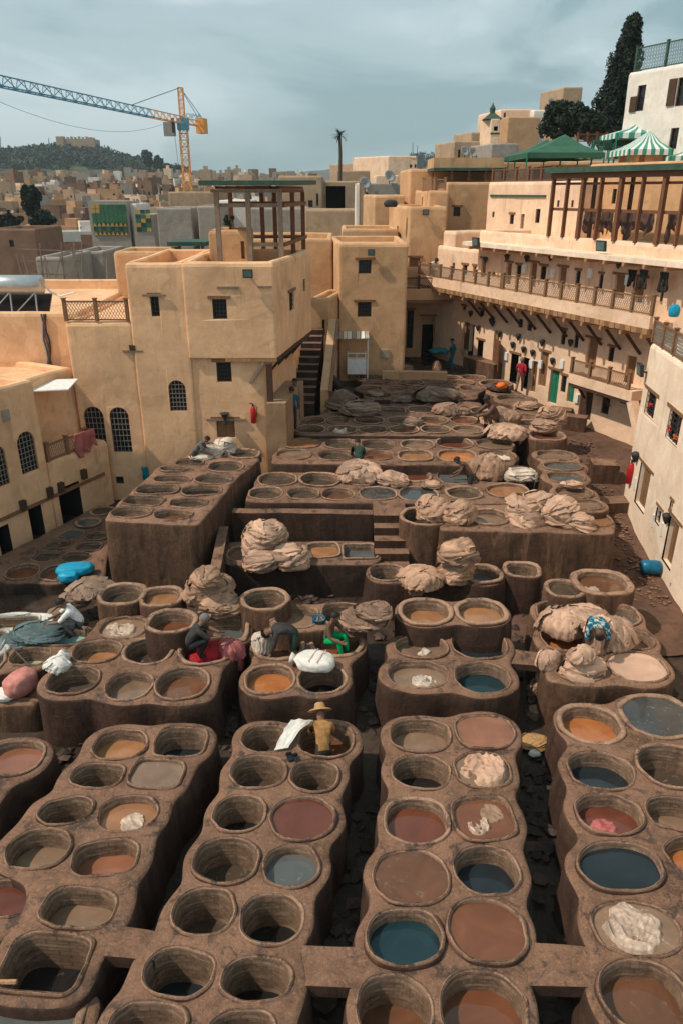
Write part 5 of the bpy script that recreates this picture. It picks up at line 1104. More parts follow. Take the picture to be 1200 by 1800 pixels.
# ------------------------------------------------------------------ the tower crane
def lattice(m, a, b, w, n, tri=False, up=(0, 0, 1), th=.09, dg=.06):
    a, b = Vector(a), Vector(b); d = (b-a).normalized(); u = Vector(up)
    if abs(d.dot(u)) > .9: u = Vector((0, 1, 0))
    x = d.cross(u).normalized()*w/2; y = x.cross(d).normalized()*w/2
    cs = [-x-y, x-y, x+y, -x+y] if not tri else [-x-y, x-y, y]
    for c in cs: m.bar(a+c, b+c, th)
    k = len(cs)
    for i in range(n):
        p, q = a.lerp(b, i/n), a.lerp(b, (i+1)/n)
        for j in range(k):
            c1, c2 = cs[j], cs[(j+1) % k]; m.bar(p+(c1 if i % 2 else c2), q+(c2 if i % 2 else c1), dg)
            if not tri: m.bar(q+c1, q+c2, dg)
def crane():
    Yc = 170; zj = PY(322, 217, Yc).z; b = PY(326, 362, Yc); X = PY(322, 217, Yc).x; t = thing('tower_crane', 'yellow and blue tower crane over the far rooftops', 'crane', (X, Yc, b.z-12))
    O = Vector((X, Yc, b.z-12))
    def q(v): return Vector(v)-O
    m = MB(); lattice(m, q((X, Yc, b.z-12)), q((X, Yc, zj-.6)), 1.5, 22, th=.17, dg=.1); m.build('mast', 'crane_yellow', t)
    tip = P(-60, 129, zj+.6); J = Vector((tip.x, tip.y, zj+.6)); root = Vector((X, Yc, zj+.6)); dj = (J-root).normalized(); mid = root.lerp(J, .22)
    m = MB(); lattice(m, q(root), q(mid), 1.3, 10, True, th=.15, dg=.09); m.build('jib_root', 'crane_yellow', t)
    m = MB(); lattice(m, q(mid), q(J), 1.3, 34, True, th=.15, dg=.09); m.build('jib', 'crane_blue', t)
    cj = root-dj*11; m = MB(); lattice(m, q(root), q(cj), 1.0, 6, True, th=.15, dg=.09); m.build('counter_jib', 'crane_yellow', t)
    m = MB(); c = q(root-dj*10.2); s_ = dj.cross(Vector((0, 0, 1)))
    m.hexa([c-dj*1.4-s_*.9+Vector((0,0,-1.8)), c+dj*1.0-s_*.9+Vector((0,0,-1.8)), c+dj*1.0+s_*.9+Vector((0,0,-1.8)), c-dj*1.4+s_*.9+Vector((0,0,-1.8)), c-dj*1.4-s_*.9+Vector((0,0,1.1)), c+dj*1.0-s_*.9+Vector((0,0,1.1)), c+dj*1.0+s_*.9+Vector((0,0,1.1)), c-dj*1.4+s_*.9+Vector((0,0,1.1))]); m.build('counterweight', 'crane_yellow', t)
    ap = Vector((X, Yc, PY(322, 154, Yc).z)); m = MB(); lattice(m, q(root), q(ap), .95, 8, th=.14, dg=.08); m.build('tower_head', 'crane_yellow', t)
    for i, f in enumerate((.34,)): MB().bar(q(ap), q(root.lerp(J, f)+Vector((0, 0, .6))), .1).build('tie_rod', 'iron', t)
    for s in (-.5, .5): MB().bar(q(ap), q(cj+s_*s+Vector((0, 0, .6))), .08).build('tie_rod', 'iron', t)
    m = MB(); m.box(-1.05, 1.05, -1.05, 1.05, 0, 2.1); m.build('slewing_unit', 'crane_blue', t, False, q((X, Yc, zj-1.2)))
    m = MB(); m.box(-3.6, -1.4, -2.2, -.8, -2.2, .3); m.build('cab', 'crane_grey', t, False, q((X, Yc, zj-.2)))
    hk = root.lerp(J, .075); m = MB(); m.bar(q(hk), q(hk+Vector((0, 0, -2.6))), .5); m.build('trolley', 'iron', t); MB().bar(q(hk), q(hk+Vector((.6, 0, -13))), .06).build('hoist_rope', 'iron', t)
    # name board on the counter jib
    bd = q(root-dj*5.2+Vector((0, 0, .75))); cu = bpy.data.curves.new('sign', 'FONT'); cu.body = 'SOIMA'; cu.size = 1.25; cu.extrude = .08; cu.align_x = 'CENTER'; tmp = bpy.data.objects.new('sign', cu); col.objects.link(tmp)
    dg = bpy.context.evaluated_depsgraph_get(); me = bpy.data.meshes.new_from_object(tmp.evaluated_get(dg)); me.materials.clear(); me.materials.append(MATS['crane_blue']); bpy.data.objects.remove(tmp)
    o = link('name_board', me, t, bd); o.rotation_euler = (math.pi/2, 0, .25)
crane()
# ------------------------------------------------------------------ far houses
def house_mesh(w, d, h, seed):
    r2 = random.Random(seed); m = MB(); m.box(-w/2, w/2, -d/2, d/2, -4, h); t = .28
    for a in ((-w/2, w/2, -d/2, -d/2+t), (-w/2, w/2, d/2-t, d/2), (-w/2, -w/2+t, -d/2+t, d/2-t), (w/2-t, w/2, -d/2+t, d/2-t)): m.box(*a, h+.002, h+.6)
    if r2.random() < .7: x = r2.uniform(-w*.25, w*.1); m.box(x, x+w*.34, -d*.1, d*.36, h+.002, h+r2.uniform(1.4, 2.6))
    if r2.random() < .45: x = r2.uniform(-w*.4, w*.1); m.box(x, x+w*.3, -d/2-.9, -d/2-.003, -4, h*r2.uniform(.45, .75))
    return m
HV = [(6, 7, 5.5), (8, 7, 6.5), (5, 6, 7.5), (9, 8, 4.8), (7, 6, 8.2), (10, 7, 6), (6.5, 8, 4), (4.5, 5, 6)]
FM = ['adobe_far', 'grey_wall', 'adobe_pink', 'white_wall', 'adobe_dim', 'brick_far']
plaster('brick_far', (0.24, 0.145, 0.1), 0.3, 0.5)
HM = {}; wm = MB().box(-.42, .42, -.05, .06, -.6, .6); WM = mesh('window', wm.v, wm.f, 'interior'); rsheet = MB().box(-1, 1, -.7, .7, 0, .1); dishm = MB(); dishm.lathe([(.02, -.1), (.3, -.03), (.45, .08), (.44, .1), (.28, 0), (.01, -.06)], 12); DM = mesh('dish', dishm.v, dishm.f, 'dish', True)
TINT = {'adobe_far': 'tan', 'grey_wall': 'grey', 'adobe_pink': 'pinkish', 'white_wall': 'whitewashed', 'adobe_dim': 'ochre', 'brick_far': 'brick-brown'}
hr = random.Random(21)
def far_house(x, y, k, mat, rz, wins=True, s=1.0, zoff=0.0, label=None, group=None):
    if (k, mat) not in HM: m = house_mesh(*HV[k], k); HM[(k, mat)] = mesh('house', m.v, m.f, mat)
    w, d, h = HV[k]; o = link('house', HM[(k, mat)], None, (x, y, land_z(x, y)+zoff), rz); o.scale = (s, s, s)
    tag(o, label or f'{TINT[mat]} flat-roofed house among the far hillside roofs', 'house', group or f'{TINT[mat]} houses on the far hillside')
    if wins:
        for q in range(hr.randint(1, 4)):
            c = link('window', WM, o, (hr.uniform(-w*.38, w*.38), -d/2-.03, hr.uniform(1.2, h-1.2)))
            sx = hr.uniform(.7, 1.2); c.scale = (sx, 1, sx)
        if hr.random() < .5: c = link('satellite_dish', DM, o, (hr.uniform(-w*.4, w*.4), -d*.3, h+1.1)); c.rotation_euler = (1.0, 0, hr.uniform(-.6, .6))
    return o
cnt = 0; rest = MB()
for D in [112, 121, 130, 139, 149, 160, 171, 183, 196, 210, 225, 241, 258, 277, 298, 322, 350, 382, 418, 455]:
    px = -25+hr.uniform(0, 20)
    while px < 556:
        x = (px-600)/F*D*.97; k = hr.randrange(len(HV)); mat = hr.choices(FM, (5, 4, 2.2, 1.4, 2.5, 6))[0]; s_ = hr.uniform(.42, .78)
        y = math.sqrt(max(1, D*D-x*x))
        if not (D < 135 and px < 130 and hr.random() < .6):
            if D > 340:
                w, d, h = HV[k]; h *= hr.uniform(.7, 1.1)*s_; w *= s_*.5; z = land_z(x, y)+hr.uniform(-.5, 1.5); rest.cur = FM.index(mat); rest.box(x-w, x+w, y-w, y+w, z-4, z+h)
                if hr.random() < .5: rest.box(x-w*.4, x+w*.3, y-w*.4, y+w*.4, z+h+.01, z+h+1.5)
            else: far_house(x, y, k, mat, hr.uniform(-.5, .5), D < 260, s_, hr.uniform(-.5, 1.8)); cnt += 1
        px += HV[k][0]*s_*F/D*hr.uniform(.85, 1.4)
tag(rest.build('distant_roofs', FM), 'tight mass of small flat-roofed houses under the wooded hill', 'houses', kind='stuff')
# nearer roofs left of the big house
for i, (a, b, t_, Y, mt, lab) in enumerate((( -20, 62, 402, 62, 'brick_far', 'brown rendered house with small windows beyond the solar tank'), (275, 337, 365, 66, 'grey_wall', 'plain pale grey house wall behind the big ochre house'), (347, 384, 362, 64, 'grey_wall', 'narrow pale house wall behind the timber pergola'), (296, 385, 337, 90, 'adobe_far', 'dull rendered house behind the pale grey walls'),
        (128, 182, 442, 58, 'grey_wall', 'small grey outbuilding wall with dark window near the scaffold'), (62, 112, 452, 52, 'grey_wall', 'low grey roof hut beside the scaffold'), (120, 200, 520, 46, 'white_wall', 'flat pale roof deck behind the terrace railing'), (225, 240, 358, 84, 'white_wall', 'narrow white wall beside the tiled mural'), (385, 440, 352, 70, 'white_wall', 'pale wall glimpsed through the timber pergola'), (440, 540, 366, 68, 'grey_wall', 'wide pale house wall seen through the pergola'))):
    bx('rooftop_house', lab, a, b, t_, Y, 6, -2, mt, [((a+b)/2-4, t_+20, (a+b)/2+4, t_+32, 'w', False, (2, 2))] if i in (0, 4) else [], parapet=.3)
def mural():
    Y = 83; z0, z1 = PY(215, 414, Y).z, PY(215, 359, Y).z; x0, x1 = PY(163, 385, Y).x, PY(224, 385, Y).x; t = thing('tiled_mural', 'green and yellow tiled facade with zigzag pattern among the far roofs', 'facade', (x0, Y, z0-3)); m = MB(); m.box(x0-.3, x1+.2, Y+.02, Y+5, z0-3, z1+.3); addT(m, 'wall', 'grey_wall', t)
    nx, nz_ = 8, 7; w, h = (x1-x0)/nx, (z1-z0)/nz_
    for j in range(nz_):
        for i in range(nx):
            mt = 'tile_yellow' if (j >= 5 and i < 2) else 'tile_green' if j >= 3 else ('tile_dark' if (i+j) % 2 else 'tile_green'); a, b, c, d = x0+i*w+.03, x0+(i+1)*w-.03, z0+j*h+.03, z0+(j+1)*h-.03
            addT(MB().box(a, b, Y-.06, Y+.015, c, d), 'tile', mt, t)
            if j in (0, 2): m = MB(); m.add([(a, Y-.065, c), (b, Y-.065, c), ((a+b)/2, Y-.065, d), (a, Y-.1, c), (b, Y-.1, c), ((a+b)/2, Y-.1, d)], [(3,4,5), (0,3,5,2), (4,1,2,5), (0,1,4,3)]); addT(m, 'tile', 'tile_yellow', t)
    x0, x1 = PY(239, 385, Y).x, PY(266, 385, Y).x
    for j in range(5):
        for i in range(3):
            a, b, c, d = x0+i*(x1-x0)/3+.03, x0+(i+1)*(x1-x0)/3-.03, z0+.4+j*h, z0+.4+(j+1)*h-.06; addT(MB().box(a, b, Y-.06, Y+.02, c, d), 'tile', ('tile_dark', 'tile_green', 'tile_yellow')[(i+2*j) % 3], t)
    addT(MB().box(x0-.3, x1+.2, Y+.03, Y+5, z0-3, z1-1), 'wall', 'grey_wall', t)
mural()
def scaffold():
    b = PY(95, 520, 50); t = thing('scaffold', 'rickety timber scaffold frame between the grey roof huts', 'scaffold', (b.x, b.y, b.z-1)); r2 = random.Random(4)
    for i in range(9): x = -1.6+i*.45; MB().bar((x, r2.uniform(-.3, .3), 0), (x+r2.uniform(-.5, .5), 0, r2.uniform(3, 4.6)), .07).build('pole', 'wood_grey', t)
    for i in range(5): MB().bar((-1.9, 0, .9+i*.75), (2.2, .1, .9+i*.75+r2.uniform(-.2, .2)), .06).build('ledger', 'wood_grey', t)
    for i in range(3): MB().bar((-1.4+i, 0, .3), (-.2+i, 0, 3.4), .05).build('brace', 'wood_grey', t)
scaffold()
for x, y0, y1, Y, l in ((190, 455, 520, 40, 'thin pole'), (146, 425, 500, 44, 'thin pole')):
    a, b = PY(x, y1, Y), PY(x-2, y0, Y); o = MB().tube([(0, 0, 0), tuple(b-a)], [.04, .025], 6).build('roof_pole', 'iron_light', None, False, a); tag(o, 'thin grey pole standing on a roof near the scaffold', 'pole', 'roof poles')
# loggia palace behind the pergola
bx('palace_wing', 'large pale beige house with a deep arched loggia behind the timber pergola', 562, 634, 318, 78, 8, 0, 'adobe_far', [(573,327,606,366,'o',False), (545+18,354,552+14,363,'w',False,(2,2))], parapet=.3)
bx('palace_wing', 'pale beige wing with green roof edge left of the deep loggia', 489, 566, 309, 75, 9, 0, 'adobe_far', [(542,352,550,364,'w',False,(2,2)), (556,340,560,362,'w',False,(1,2))], parapet=.3)
bx('courtyard_wall', 'broad plain beige wall below the deep loggia', 536, 625, 368, 66, 4, 0, 'adobe_far', parapet=.2)
bx('lit_slab_wall', 'thin sunlit white wall end beside the deep loggia', 625, 632, 322, 60, 5, 0, 'white_wall', parapet=.1)
for a, b, t_, Y, mt, lab, sk in ((682, 733, 274, 140, 'adobe_pink', 'square pale tower house with two small windows on the skyline', -6), (626, 661, 287, 150, 'adobe_far', 'smaller pale cube house on the skyline beside the square tower house', -5), (645, 716, 322, 80, 'grey_wall', 'dull stone house with satellite dishes behind the stepped wall', 0), (660, 700, 308, 105, 'adobe_pink', 'low pale roof house behind the dishes', 0), (592, 650, 300, 125, 'adobe_far', 'low beige roofs below the palm', 0)):
    bx('skyline_house', lab, a, b, t_, Y, 8, -1, mt, [((a+b)/2+12, t_+15, (a+b)/2+16, t_+21, 'w', False, (1, 1)), ((a+b)/2+20, t_+15, (a+b)/2+24, t_+21, 'w', False, (1, 1))] if a == 682 else [], skew=sk, parapet=.3)
for i, (px, py, Y, lab) in enumerate(((641, 322, 79.5, 'satellite dish on the dull stone house nearest the white wall end'), (684, 310, 80, 'satellite dish on the dull stone house roof ridge'), (816, 266, 96, 'large dish on the hillside roof below the green-capped tower'), (830, 268, 96, 'smaller dish beside the large hillside dish'), (968, 182, 98, 'dish on the ruined ochre house roof'))):
    p = PY(px, py, Y); t = thing('satellite_dish', lab, 'dish', p-Vector((0, 0, .9))); o = link('reflector', DM, t, (0, 0, .9)); o.scale = (1.35,)*3; o.rotation_euler = (1.1, 0, .5); MB().bar((0, .1, 0), (0, .1, .9), .08).build('mast', 'iron', t)
def palm():
    Y = 118; b = PY(597, 305, Y); H = PY(597, 238, Y).z-b.z; t = thing('palm_tree', 'lone tall palm on the skyline', 'tree', b); MB().tube([(0, 0, -3), (.1, 0, H*.5), (0, 0, H)], [.3, .24, .2], 8).build('trunk', 'bark', t); m = MB(); r2 = random.Random(2)
    for k in range(34):
        a = r2.uniform(0, 6.28); el = r2.uniform(-.4, 1.45); L_ = r2.uniform(1.0, 1.6); pts = [Vector((0, 0, H))]
        for s in range(1, 6): e_ = el-.22*s; pts.append(pts[-1]+Vector((math.cos(a)*math.cos(e_), math.sin(a)*math.cos(e_), math.sin(e_)))*L_/5)
        sd_ = Vector((-math.sin(a), math.cos(a), 0))
        for s in range(5):
            w0, w1 = .16*(1-s/5)+.04, .16*(1-(s+1)/5)+.03; m.add([pts[s]-sd_*w0, pts[s]+sd_*w0, pts[s+1]+sd_*w1, pts[s+1]-sd_*w1], [(0, 1, 2, 3)])
    m.build('crown', 'foliage_dark', t)
palm()
# ------------------------------------------------------------------ hillside on the right
for a, b, t_, Y, dp, mt, lab, ops in (
    (798, 852, 248, 98, 7, 'adobe_far', 'pale hillside house with one small dark window', [(804,263,808,277,'w',False,(1,2))]), (880, 938, 192, 104, 8, 'adobe_pink', 'tall weathered ochre house on the hillside', [(884,198,888,210,'w',False,(1,2))]), (893, 950, 205, 100, 6, 'adobe_dim', 'crumbling stained house wall under the tall weathered house', []),
    (864, 912, 252, 92, 6, 'grey_wall', 'grey hillside wall below the green-capped tower', []), (990, 1024, 153, 108, 6, 'adobe_far', 'square stained tower house beside the cypress', []), (828, 850, 232, 102, 5, 'adobe_far', 'small stepped house left of the green-capped tower', []), (938, 960, 193, 103, 6, 'white_wall', 'narrow white house next to the weathered hillside house', [])):
    bx('hill_house', lab, a, b, t_, Y, dp, 0, mt, ops, skew=-1.5, parapet=.3)
def minaret():
    Y = 96; z1 = PY(863, 209, Y).z; x0, x1 = PY(848, 230, Y).x, PY(877, 230, Y).x; t, f = building('capped_tower', 'small pale tower with green tiled pyramid cap on the hillside', [(x0+.9, Y), (x1, Y), (x1, Y+2.6), (x0, Y+2.2)], 4, z1, 'adobe_pink', {0: opx(Fr((x0+.9, Y), (x1, Y)), [(867,222,874,230,'o',False)])}, parapet=.1, cat='tower')
    cx_, cy_ = (x0+x1)/2+.2, Y+1.2; m = MB(); w = (x1-x0)/2+.1; za_, zt2 = z1+.02, PY(863, 197, Y).z
    m.add([(cx_-w, cy_-w, za_), (cx_+w, cy_-w, za_), (cx_+w, cy_+w, za_), (cx_-w, cy_+w, za_), (cx_-.25, cy_-.25, zt2), (cx_+.25, cy_-.25, zt2), (cx_+.25, cy_+.25, zt2), (cx_-.25, cy_+.25, zt2)], [(0,1,5,4), (1,2,6,5), (2,3,7,6), (3,0,4,7), (4,5,6,7), (3,2,1,0)]); addT(m, 'roof', 'green_roof', t); addT(MB().lathe([(.3, 0), (.34, .5), (.12, .8), (.02, 1.1)], 8, (cx_, cy_, zt2+.002)), 'finial', 'green_roof', t)
    addT(MB().box(x0+.85, x1+.05, Y-.06, Y-.003, PY(863, 236, Y).z, PY(863, 233, Y).z), 'band', 'green_roof', t)
minaret()
# terrace walls under the tents
bx('terrace_wall', 'low ochre terrace wall below the green tent', 852, 1120, 283, 56, 8, 8, 'adobe', [], parapet=.3, cat='wall')
bx('terrace_wall', 'pale ledge wall beneath the green tent posts', 970, 1075, 290, 48, 5, 9, 'adobe_pink', [], parapet=.3, cat='wall')
bx('stair_house', 'small ochre hut with orange door under the striped tent', 1120, 1180, 260, 44, 3, 10, 'adobe', [(1122,272,1132,291,'d',False,(2,2),'wood_light')], parapet=.1, cat='hut')
def tent(label, apex, eaves, Y, depth, zlow_py, mats, strips=1, post=True, name='tent'):
    a = PY(apex[0], apex[1], Y+depth/2); l, r = PY(eaves[0], eaves[2], Y), PY(eaves[1], eaves[2], Y); t = thing(name, label, 'tent', (a.x, Y+depth/2, l.z-2)); z = l.z; c = [Vector((l.x, Y, z)), Vector((r.x, Y, z)), Vector((r.x, Y+depth, z)), Vector((l.x, Y+depth, z))]
    for s in range(4):
        p, q = c[s], c[(s+1) % 4]
        for k in range(strips):
            u, v = p.lerp(q, k/strips), p.lerp(q, (k+1)/strips); mu, mv = u.lerp(a, .5)-Vector((0, 0, .12)), v.lerp(a, .5)-Vector((0, 0, .12)); m = MB()
            m.add([u, v, mv, mu, a, u-Vector((0, 0, .28)), v-Vector((0, 0, .28))], [(0, 1, 2, 3), (3, 2, 4), (5, 6, 1, 0)]); addT(m, 'canopy_panel', mats[k % len(mats)], t)
    if post:
        for p in c: addT(MB().bar(p, (p.x, p.y, PY(p.x and apex[0], zlow_py, Y).z), .07), 'post', 'green_paint', t)
tent('large green pavilion tent on the terrace', (992, 236), (926, 1062, 268), 45, 5, 300, ['canopy_green'])
tent('smaller green pavilion tent behind the large green one', (962, 244), (905, 985, 272), 49, 4, 300, ['canopy_green'])
tent('green and white striped pavilion tent against the white house', (1128, 211), (1084, 1178, 233), 46, 3, 262, ['stripe_green', 'stripe_white'], 9)
tent('drooping green and white striped awning over the ochre hut', (1142, 229), (1106, 1182, 262), 43.5, 3.2, 285, ['stripe_white', 'stripe_green'], 10)
tent('small green and white striped awning near the picture-edge wall of the white house', (1215, 255), (1178, 1260, 274), 43, 3, 290, ['stripe_green', 'stripe_white'], 9)
def netting():
    Y = 47; z0, z1 = PY(1080, 278, Y).z, PY(1080, 246, Y).z; x0, x1 = PY(1040, 260, Y).x, PY(1118, 260, Y).x; t = thing('lattice_fence', 'dark green lattice fence with striped valance beside the tents', 'fence', (x0, Y, z0)); m = MB(); n = 22
    for i in range(n): a = x0+(x1-x0)*i/n; b = a+(z1-z0)*.8; m.bar((a, Y, z0), (min(b, x1), Y, z0+(min(b, x1)-a)/.8), .05); m.bar((a, Y+.03, z1), (min(b, x1), Y+.03, z1-(min(b, x1)-a)/.8), .05)
    addT(m, 'lattice', 'canopy_green', t); [addT(MB().box(x, x+.08, Y-.04, Y+.04, z0-1, z1), 'post', 'green_paint', t) for x in (x0, (x0+x1)/2, x1)]
    zv = PY(1080, 268, Y-.3).z
    for i in range(16): a = x0-1+(x1-x0+1)*i/16; addT(MB().box(a, a+(x1-x0+1)/16-.01, Y-.34, Y-.31, zv-.35, zv+.1), 'valance', ('stripe_green', 'stripe_white')[i % 2], t)
netting()
railing('red-brown latticed railing on the terrace beside the cypress', Fr((PY(1015, 240, 54).x, 54), (PY(1082, 240, 54).x, 54)), 0, PY(1082, 240, 54).x-PY(1015, 240, 54).x, 0, PY(1050, 250, 54).z, .5, 4, 'wood_red', 'wood_red')
def white_house():
    a = PY(1104, 128, 48); d = fr.d; f = Fr((a.x, a.y), (a.x+d.x*10, a.y+d.y*10)); b = f.p(14, 0, 0); c = f.p(14, -8, 0); e = f.p(0, -8, 0)
    t, F_ = building('white_house', 'tall white house with dark shutters and roof railing above the tents', [(a.x, a.y), (b.x, b.y), (c.x, c.y), (e.x, e.y)], 9, a.z, 'white_wall', {0: opx(f, [(1118,150,1132,195,'w',False,(2,3)), (1188,136,1204,186,'w',False,(2,3)), (1176,225,1190,262,'w',False,(2,3))])}, parapet=.2)
    for x0, x1, y0, y1 in ((1107,1118,170,197), (1174,1187,139,186)):
        u0, u1, z0, z1 = rect_px(f, x0, y0, x1, y1); addT(MB().fbox(f, u0, u1, .01, .07, z0, z1), 'shutter', 'wood_dark', t)
    u, z = f.hit(1150, 110); railing('dark green lattice railing on the roof of the white house', f, .3, 13, -.15, a.z+.02, 1.15, 6, 'green_roof', 'green_roof')
white_house()
# ------------------------------------------------------------------ far hills
def ridge(name, prof, D, dd, mat, kind='structure'):
    V = []; Fc = []; n = len(prof)*8
    def yy(px):
        for (a, b), (c, d) in zip(prof, prof[1:]):
            if a <= px <= c: t = (px-a)/(c-a); t = t*t*(3-2*t); return b+(d-b)*t
        return prof[-1][1]
    p0, p1 = prof[0][0], prof[-1][0]; K = 90
    for i in range(K+1):
        px = p0+(p1-p0)*i/K; top = PY(px, yy(px), D); nzv = 2.0*noise.noise(Vector((px*.03, D, 0)))
        V += [(top.x*(D-dd)/D, D-dd, land_z(top.x*(D-dd)/D, D-dd)-4), (top.x*(1-dd*.4/D), D-dd*.4, (top.z-6)*.75), (top.x, D, top.z-4+nzv*.5), (top.x*(1+dd/D), D+dd, -20)]
    for i in range(K):
        for j in range(3): Fc.append((i*4+j, (i+1)*4+j, (i+1)*4+j+1, i*4+j+1))
    return tag(link(name, mesh(name, V, Fc, mat, True), None), kind=kind), yy
HP = [(-260, 268), (-60, 264), (20, 262), (90, 256), (170, 260), (230, 276), (300, 292), (360, 306), (480, 318)]
_, hy = ridge('wooded_hill', HP, 820, 250, 'hill_green')
ridge('far_hill', [(380, 318), (480, 306), (560, 296), (620, 284), (700, 277), (800, 268), (1000, 262), (1300, 250)], 1700, 500, 'far_land')
def wood():
    r2 = random.Random(8); cs = []
    for k in range(950):
        px = r2.uniform(-40, 330); f = r2.random()**.6; D = 820-250*.62*(1-f); y = hy(px); top = PY(px, y, 820); x = top.x*D/820
        z = (top.z-6)*.75+((top.z-4)-(top.z-6)*.75)*max(0, (D-720)/100) if D > 720 else land_z(x, D-0)+((top.z-6)*.75-land_z(x, 570)+4)*max(0, (D-570)/150)-4
        cs.append((x, D, z+r2.uniform(1, 4)))
    V, Fc = leaves(cs, 34, (4.2, 4.2, 4.0), 1.6, 5); o = link('hill_wood', mesh('hill_wood', V, Fc, 'foliage_far')); tag(o, 'dark wood covering the hill below the fort', 'wood', kind='stuff')
    cs = []
    for k in range(60): px = r2.uniform(720, 800); top = PY(px, 282, 1250); cs.append((top.x, 1250, top.z+r2.uniform(-8, 6)))
    V, Fc = leaves(cs, 40, (8, 8, 6), 2.4, 6); o = link('hill_wood', mesh('hill_wood', V, Fc, 'foliage_far')); tag(o, 'small far wood on the skyline behind the pale tower house', 'wood', kind='stuff')
wood()
for i, (px, py, w, h) in enumerate(((262, 296, 22, 32), (280, 298, 18, 24), (296, 300, 12, 14), (316, 304, 14, 14))): blobtree('skyline_tree', 'dark round tree at the foot of the wooded hill by the crane', px, py+4, 560, w, h, 22, 40+i, 'foliage_far', 60, 'trees by the crane', 1.3)
def fort():
    D = 815; a, b, tp_, bt = PY(109, 244, D), PY(168, 243, D), PY(138, 243, D).z, PY(138, 262, D).z; t = thing('hill_fort', 'square ruined fort on top of the wooded hill', 'fort', ((a.x+b.x)/2, D, bt)); w = b.x-a.x
    addT(MB().box(a.x, b.x, D-8, D+14, bt-14, tp_-1), 'wall', 'adobe_far', t); n = 9
    for i in range(n): addT(MB().box(a.x+w*i/n, a.x+w*(i+.55)/n, D-8, D-6, tp_-.998, tp_+.6+.5*(i % 2)), 'merlon', 'adobe_far', t)
    addT(MB().box(a.x-2, a.x+5, D-11, D-8.01, bt-14, tp_+1), 'tower', 'adobe_far', t); addT(MB().box(b.x-5, b.x+2, D-11, D-8.01, bt-14, tp_), 'tower', 'adobe_far', t)
fort()
for px, y0, y1, D in ((725, 282, 250, 900), (733, 282, 256, 900), (624, 290, 278, 700), (1, 262, 240, 800), (86, 258, 242, 800)):
    a, b = PY(px, y0, D), PY(px, y1, D); o = MB().tube([(0, 0, -6), tuple(b-a)], [.5, .3], 5).build('radio_mast', 'iron', None, False, a); tag(o, 'thin radio mast on the far skyline', 'mast', 'radio masts on the skyline')
# ------------------------------------------------------------------ hides
ICO = {}
def ico(n):
    if n not in ICO:
        b = bmesh.new(); bmesh.ops.create_icosphere(b, subdivisions=n, radius=1.0); b.verts.ensure_lookup_table()
        ICO[n] = ([tuple(v.co) for v in b.verts], [tuple(v.index for v in f.verts) for f in b.faces]); b.free()
    return ICO[n]
def fold_blob(W, D, H, seed, mode='layer', n=5, amp=.1, freq=3.2, lump=.28):
    V0, Fc = ico(n); V = []; T = []; o1 = Vector((seed*1.37, seed*.71, -seed)); r2 = random.Random(int(seed*97)); a = r2.uniform(0, 6.28)
    ax = Vector((math.cos(a)*.5, math.sin(a)*.5, 1)).normalized(); jit = [(r2.uniform(-.09, .09), r2.uniform(-.1, .1), r2.uniform(-.1, .1), r2.uniform(-.34, .2)) for _ in range(40)]
    for v in V0:
        p = Vector(v); w = noise.noise_vector(p*.95+o1)*.42+noise.noise_vector(p*2.2+o1)*.1; k = 1+.26*noise.noise(p*1.05+o1)
        w2 = noise.noise_vector(p*1.25-o1)*.5+noise.noise_vector(p*2.9+o1)*.13
        if mode == 'drape':
            hx, hy = math.cos(a), math.sin(a); s = ((p.x*hx+p.y*hy)+w2.x*1.15+w.y*.5)*freq*1.55+p.z*.9*noise.noise(p*.9-o1); g = .45+.55*(1-p.z)/2; am = .17*g
        else: s = (p+w2).dot(ax)*freq*1.12; am = .15
        i = math.floor(s); f = s-i; j = jit[(i+int(seed)) % 40]; bl = math.sin(math.pi*f)**.42
        s2 = s*2.0+noise.noise(p*2.3+o1)*1.3; s3 = s*4.0+noise.noise(p*3.3+o1)*2
        am *= .55; k += am*(bl-.75)*(.75+.6*noise.noise(p*1.9+o1))+j[0]*.4-.028*(1-abs(math.sin(math.pi*s2))**.5)+.006*math.sin(2*math.pi*s3)
        c = 1 if p.z > 0 else 1+.22*min(1, -p.z); z = p.z*k
        if z < -.55: z = -.55-(-.55-z)*.15
        dx, dy = (j[1], j[2]) if mode != 'drape' else (0, 0)
        V.append(((p.x*k*c+dx*bl)*W/2, (p.y*k*c+dy*bl)*D/2, (z+.55)*H/1.62)); T.append(j[3])
    return V, Fc, T
